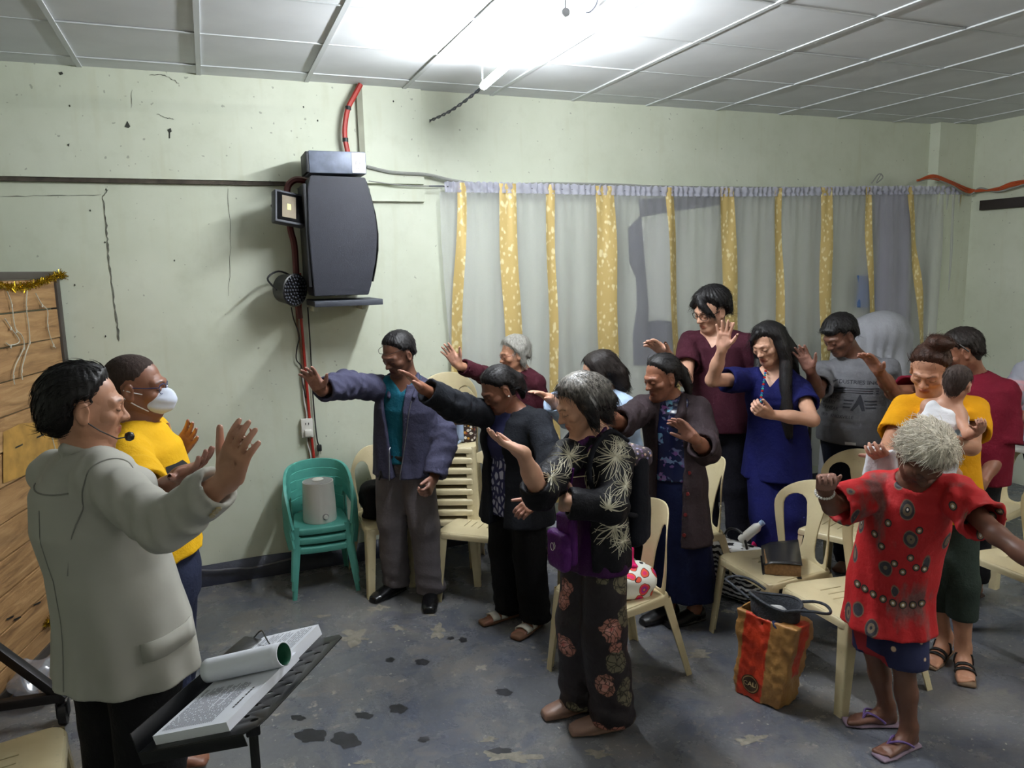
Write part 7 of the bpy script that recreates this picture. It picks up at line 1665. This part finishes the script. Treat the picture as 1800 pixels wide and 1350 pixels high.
tube('rim_braid', [a_*.121*math.cos(a)+b_*.07*math.sin(a)+UP*(.14+.012*math.sin(2*a)) for a in np.linspace(0, 6.28, 40, endpoint=False)], .007, M_HB, hb, 7, True)
for s in (-1, 1):
    e = unit(a_*s+b_*.2); L_ = []
    for t_ in np.linspace(0, 1, 9): a = math.pi*t_; L_.append(a_*s*(.09+.16*math.sin(a))+b_*(.07*math.cos(a))+UP*(.14+.035*math.sin(a)+.01*math.sin(a*3)))
    tube('handle', L_, .0065, M_HB, hb, 8, sm=5)
for k, (x, y, z, c) in enumerate(((.0, .01, .07, (206, 206, 206)), (.05, -.02, .06, (60, 70, 110)), (-.05, .0, .05, (110, 130, 100)))):
    g = Field().u(s_ell(a_*x+b_*y+UP*z, (.05, .04, .035))).disp(wrinkle(.008, 60, k+3, (1, 1, 1))); q = empty('folded_cloth', np.array(hb.location)); sdf_obj('fabric', g, (-.2, -.2, -.1), (.2, .2, .2), .008, cloth('stuffing_%d' % k, c, .3), q, (0, 0, 0)); tag(q, ('white printed cloth in the grey handbag', 'navy cloth in the grey handbag', 'greenish cloth in the grey handbag')[k], 'cloth')
# pouch and backpack of the elderly woman
p = C['floral']; c = p.hz(983, 960, .17); o = empty('purple_pouch', c-UP*.09); tag(o, 'small purple pouch hanging at the hip of the elderly woman', 'pouch'); o.rotation_euler = (0, 0, math.atan2(p.tocam[1], p.tocam[0])+math.pi/2-.9)
M_PP = cloth('purple_nylon', (84, 30, 104), .2, rough=.5)
g = Field().u(s_box((0, 0, .075), (.06, .024, .08), .02)).disp(wrinkle(.003, 50, 2, (1, 1, 1))); sdf_obj('front_pocket', g, (-.1, -.06, -.03), (.1, .06, .19), .006, M_PP, o, (0, 0, 0)); g = Field().u(s_box((.005, .035, .115), (.055, .022, .105), .02)); sdf_obj('main_pocket', g, (-.1, -.02, -.03), (.1, .1, .25), .007, M_PP, o, (0, 0, 0))
tube('logo_ring', [(-.012+.011*math.cos(a), -.0255, .09+.016*math.sin(a)) for a in np.linspace(0, 6.28, 14, endpoint=False)], .0014, M_WHITE, o, 5, True); tube('logo_stroke', [(.0, -.0255, .112), (.008, -.0255, .1), (.004, -.0255, .085)], .0014, M_WHITE, o, 5); tube('strap', [(0, .04, .21), (.03, .03, .3), (.07, .02, .42)], .006, M_PP, o, 6, sm=4)
bp = p.spine(.36)-p.tf*.185-p.left*.02; o = empty('backpack', (bp[0], bp[1], bp[2]-.22)); tag(o, 'black backpack with a patterned flap on the back of the elderly woman', 'backpack'); oc = np.array(o.location); M3 = np.array([p.left, p.tf, UP])
g = Field().u(s_box((0, 0, .23), (.115, .055, .21), .045, M3)).u(s_box(-p.tf*.04+UP*.14, (.09, .04, .11), .03, M3), .02).disp(wrinkle(.004, 30, 5, (1, 1, .6))); sdf_obj('pack_body', g, (-.3, -.3, -.02), (.3, .3, .52), .0085, cloth('pack_black', (24, 27, 36), .2), o, (0, 0, 0))
t = NT('mosaic_flap'); v = t.coord(); vo = t.add('ShaderNodeTexVoronoi'); vo.inputs['Scale'].default_value = 60; t.link(v, vo.inputs['Vector']); sp = t.add('ShaderNodeSeparateColor'); t.link(vo.outputs['Color'], sp.inputs[0]); t.col(t.mix(t.ramp(vo.outputs['Distance'], [(.3, (0,)*3), (.42, (255,)*3)]), t.ramp(sp.outputs[0], [(0, (206, 190, 160)), (.35, (150, 150, 190)), (.6, (206, 170, 150)), (.8, (120, 90, 130))], 'CONSTANT'), (60, 50, 60))).set(Roughness=.7)
g = Field().u(s_box(UP*.405-p.tf*.006, (.11, .06, .042), .03, M3)); sdf_obj('patterned_flap', g, (-.3, -.3, .3), (.3, .3, .55), .008, t.m, o, (0, 0, 0))
for s in (1, -1):
    V = [p.spine(.95)-p.tf*.1+p.left*s*.08, p.spine(1.0)+p.left*s*.085+UP*.03, p.spine(.9)+p.tf*.1+p.left*s*.1, p.spine(.62)+p.tf*.115+p.left*s*.13, p.spine(.4)+p.left*s*.18, p.spine(.3)-p.tf*.1+p.left*s*.14]; tube('strap', [q-oc for q in V], .011, cloth('strap_%d' % s, (24, 26, 34), .2), o, 8, sm=6)
# white cloth in the mother's hand
p = C['mother']; c = p.wr[1]+p.hd[1][0]*.06; o = empty('white_cloth', c-UP*.06); tag(o, 'white folded cloth in the hand of the young mother', 'cloth'); oc = np.array(o.location)
g = Field().u(s_loft([(UP*.08, .05, .025, p.imr), (-UP*.03-p.imr*.01, .06, .03, p.imr)])).disp(wrinkle(.009, 55, 6, (1, 1, .4))); sdf_obj('fabric', g, (-.15, -.15, -.12), (.15, .15, .16), .0075, cloth('white_cotton', (226, 228, 234), .08), o, (0, 0, 0))
# side table with kitchen things at the edge of the picture
tp = np.array([4.95, 3.0]); zt = .80; o = empty('side_table', (tp[0], tp[1], 0)); tag(o, 'small pale table with kitchen things at the side of the room', 'table')
bm = bmesh.new(); box(bm, (0, 0, zt-.015), (.8, .6, .03), bev=.004); mobj('table_top', bm, plain('table_white', (206, 204, 196), .5), o)
for a in (-.36, .36):
    for b in (-.26, .26): bm = bmesh.new(); box(bm, (a, b, (zt-.03)/2), (.04, .04, zt-.03), bev=.004); mobj('leg', bm, M_STEEL, o)
def lath(name, label, cat, x, y, prof, mat, z=zt): q = empty(name, (x, y, z)); V, Fc = lathe_vf(prof, 28); raw('shell', V, Fc, mat, q, 40); tag(q, label, cat); return q
lath('white_pot', 'white round pot on the side table', 'pot', 4.72, 2.86, [(.07, 0), (.1, .02), (.11, .12), (.105, .125), (.095, .03), (.0, .02)], M_WHITE); lath('steel_pot', 'steel cooking pot on the side table', 'pot', 4.92, 2.84, [(.09, 0), (.11, .01), (.115, .15), (.12, .155), (.108, .15), (.1, .02), (0, .02)], plain('steel', (150, 150, 150), .3, .7))
soft('blue_box', 'blue lunch box on the side table', 'box', (4.88, 3.05, zt), (.09, .07, .05), plain('blue_plastic', (50, 84, 130), .4), .2, .015, .0005, .008, 1, part='shell'); soft('snack_pack', 'dark packet with white print on the side table', 'packet', (4.70, 3.08, zt), (.09, .05, .015), plain('dark_pack', (34, 44, 70), .4), .5, .01, .003, .007, 2, part='wrapper')
# worn spots on the floor
fl_o = bpy.data.objects['floor']; rs = np.random.RandomState(5); M_OIL = plain('oil_stain', (44, 45, 50), .5, var=.3, scale=30); M_CHIP = plain('pale_chip', (150, 145, 132), .85, var=.25, scale=50)
def blot(px, py, rx, ry, mat, name, jag=.25, z=.0012):
    c = floor_at(px, py); ex_ = unit(np.append(floor_at(px+10, py)[:2]-c[:2], 0)); ey_ = unit(np.append(floor_at(px, py-10)[:2]-c[:2], 0)); sx = np.linalg.norm(floor_at(px+1, py)-c); sy = np.linalg.norm(floor_at(px, py-1)-c); n = 26; ph = rs.uniform(0, 6, 4)
    V = [c-np.array(fl_o.location)+UP*z]
    for k in range(n):
        a = 2*math.pi*k/n; r = 1+jag*(math.sin(2*a+ph[0])*.5+math.sin(5*a+ph[1])*.5+math.sin(9*a+ph[2])*.3); V.append(c+ex_*rx*sx*r*math.cos(a)+ey_*ry*sy*r*math.sin(a)-np.array(fl_o.location)+UP*z)
    raw(name, V, [(0, 1+k, 1+(k+1) % n) for k in range(n)], mat, fl_o)
for a in ((547, 1293, 25, 13), (608, 1301, 24, 14), (700, 1246, 14, 9), (640, 1258, 15, 6), (524, 1262, 12, 5), (886, 1217, 15, 6), (742, 1164, 11, 6), (686, 1160, 8, 4), (814, 1125, 8, 4), (792, 1122, 6, 3), (880, 1320, 18, 6), (745, 1300, 10, 5)): blot(*a, M_OIL, 'oil_stain')
for a in ((622, 1120, 26, 11), (664, 1069, 16, 5), (566, 1083, 16, 2), (700, 1104, 12, 4), (770, 1110, 14, 10), (757, 1080, 8, 3), (900, 1330, 40, 10), (1050, 1325, 22, 6), (860, 1300, 14, 4), (640, 1340, 14, 4), (370, 1028, 9, 1.5), (965, 1162, 10, 4), (1230, 1150, 22, 6), (1320, 1300, 26, 7), (1280, 1075, 10, 3)): blot(*a, M_CHIP, 'paint_chip', .6, .001)

# thin dark stand between the woman in navy and the man in grey
q = floor_at(1414, 1000); o = empty('black_stand', (q[0], q[1], 0)); tag(o, 'thin black upright stand between the woman in navy and the man in grey', 'stand')
tube('post', [(0, 0, .01), (0, 0, 1.0)], .011, M_STAND, o, 10); V, Fc = lathe_vf([(.12, 0), (.12, .012), (.03, .022), (.012, .03)], 24); raw('round_base', V, Fc, M_STAND, o, 40); tube('clutch', [(0, 0, .72), (0, 0, .8)], .018, M_STAND, o, 10)
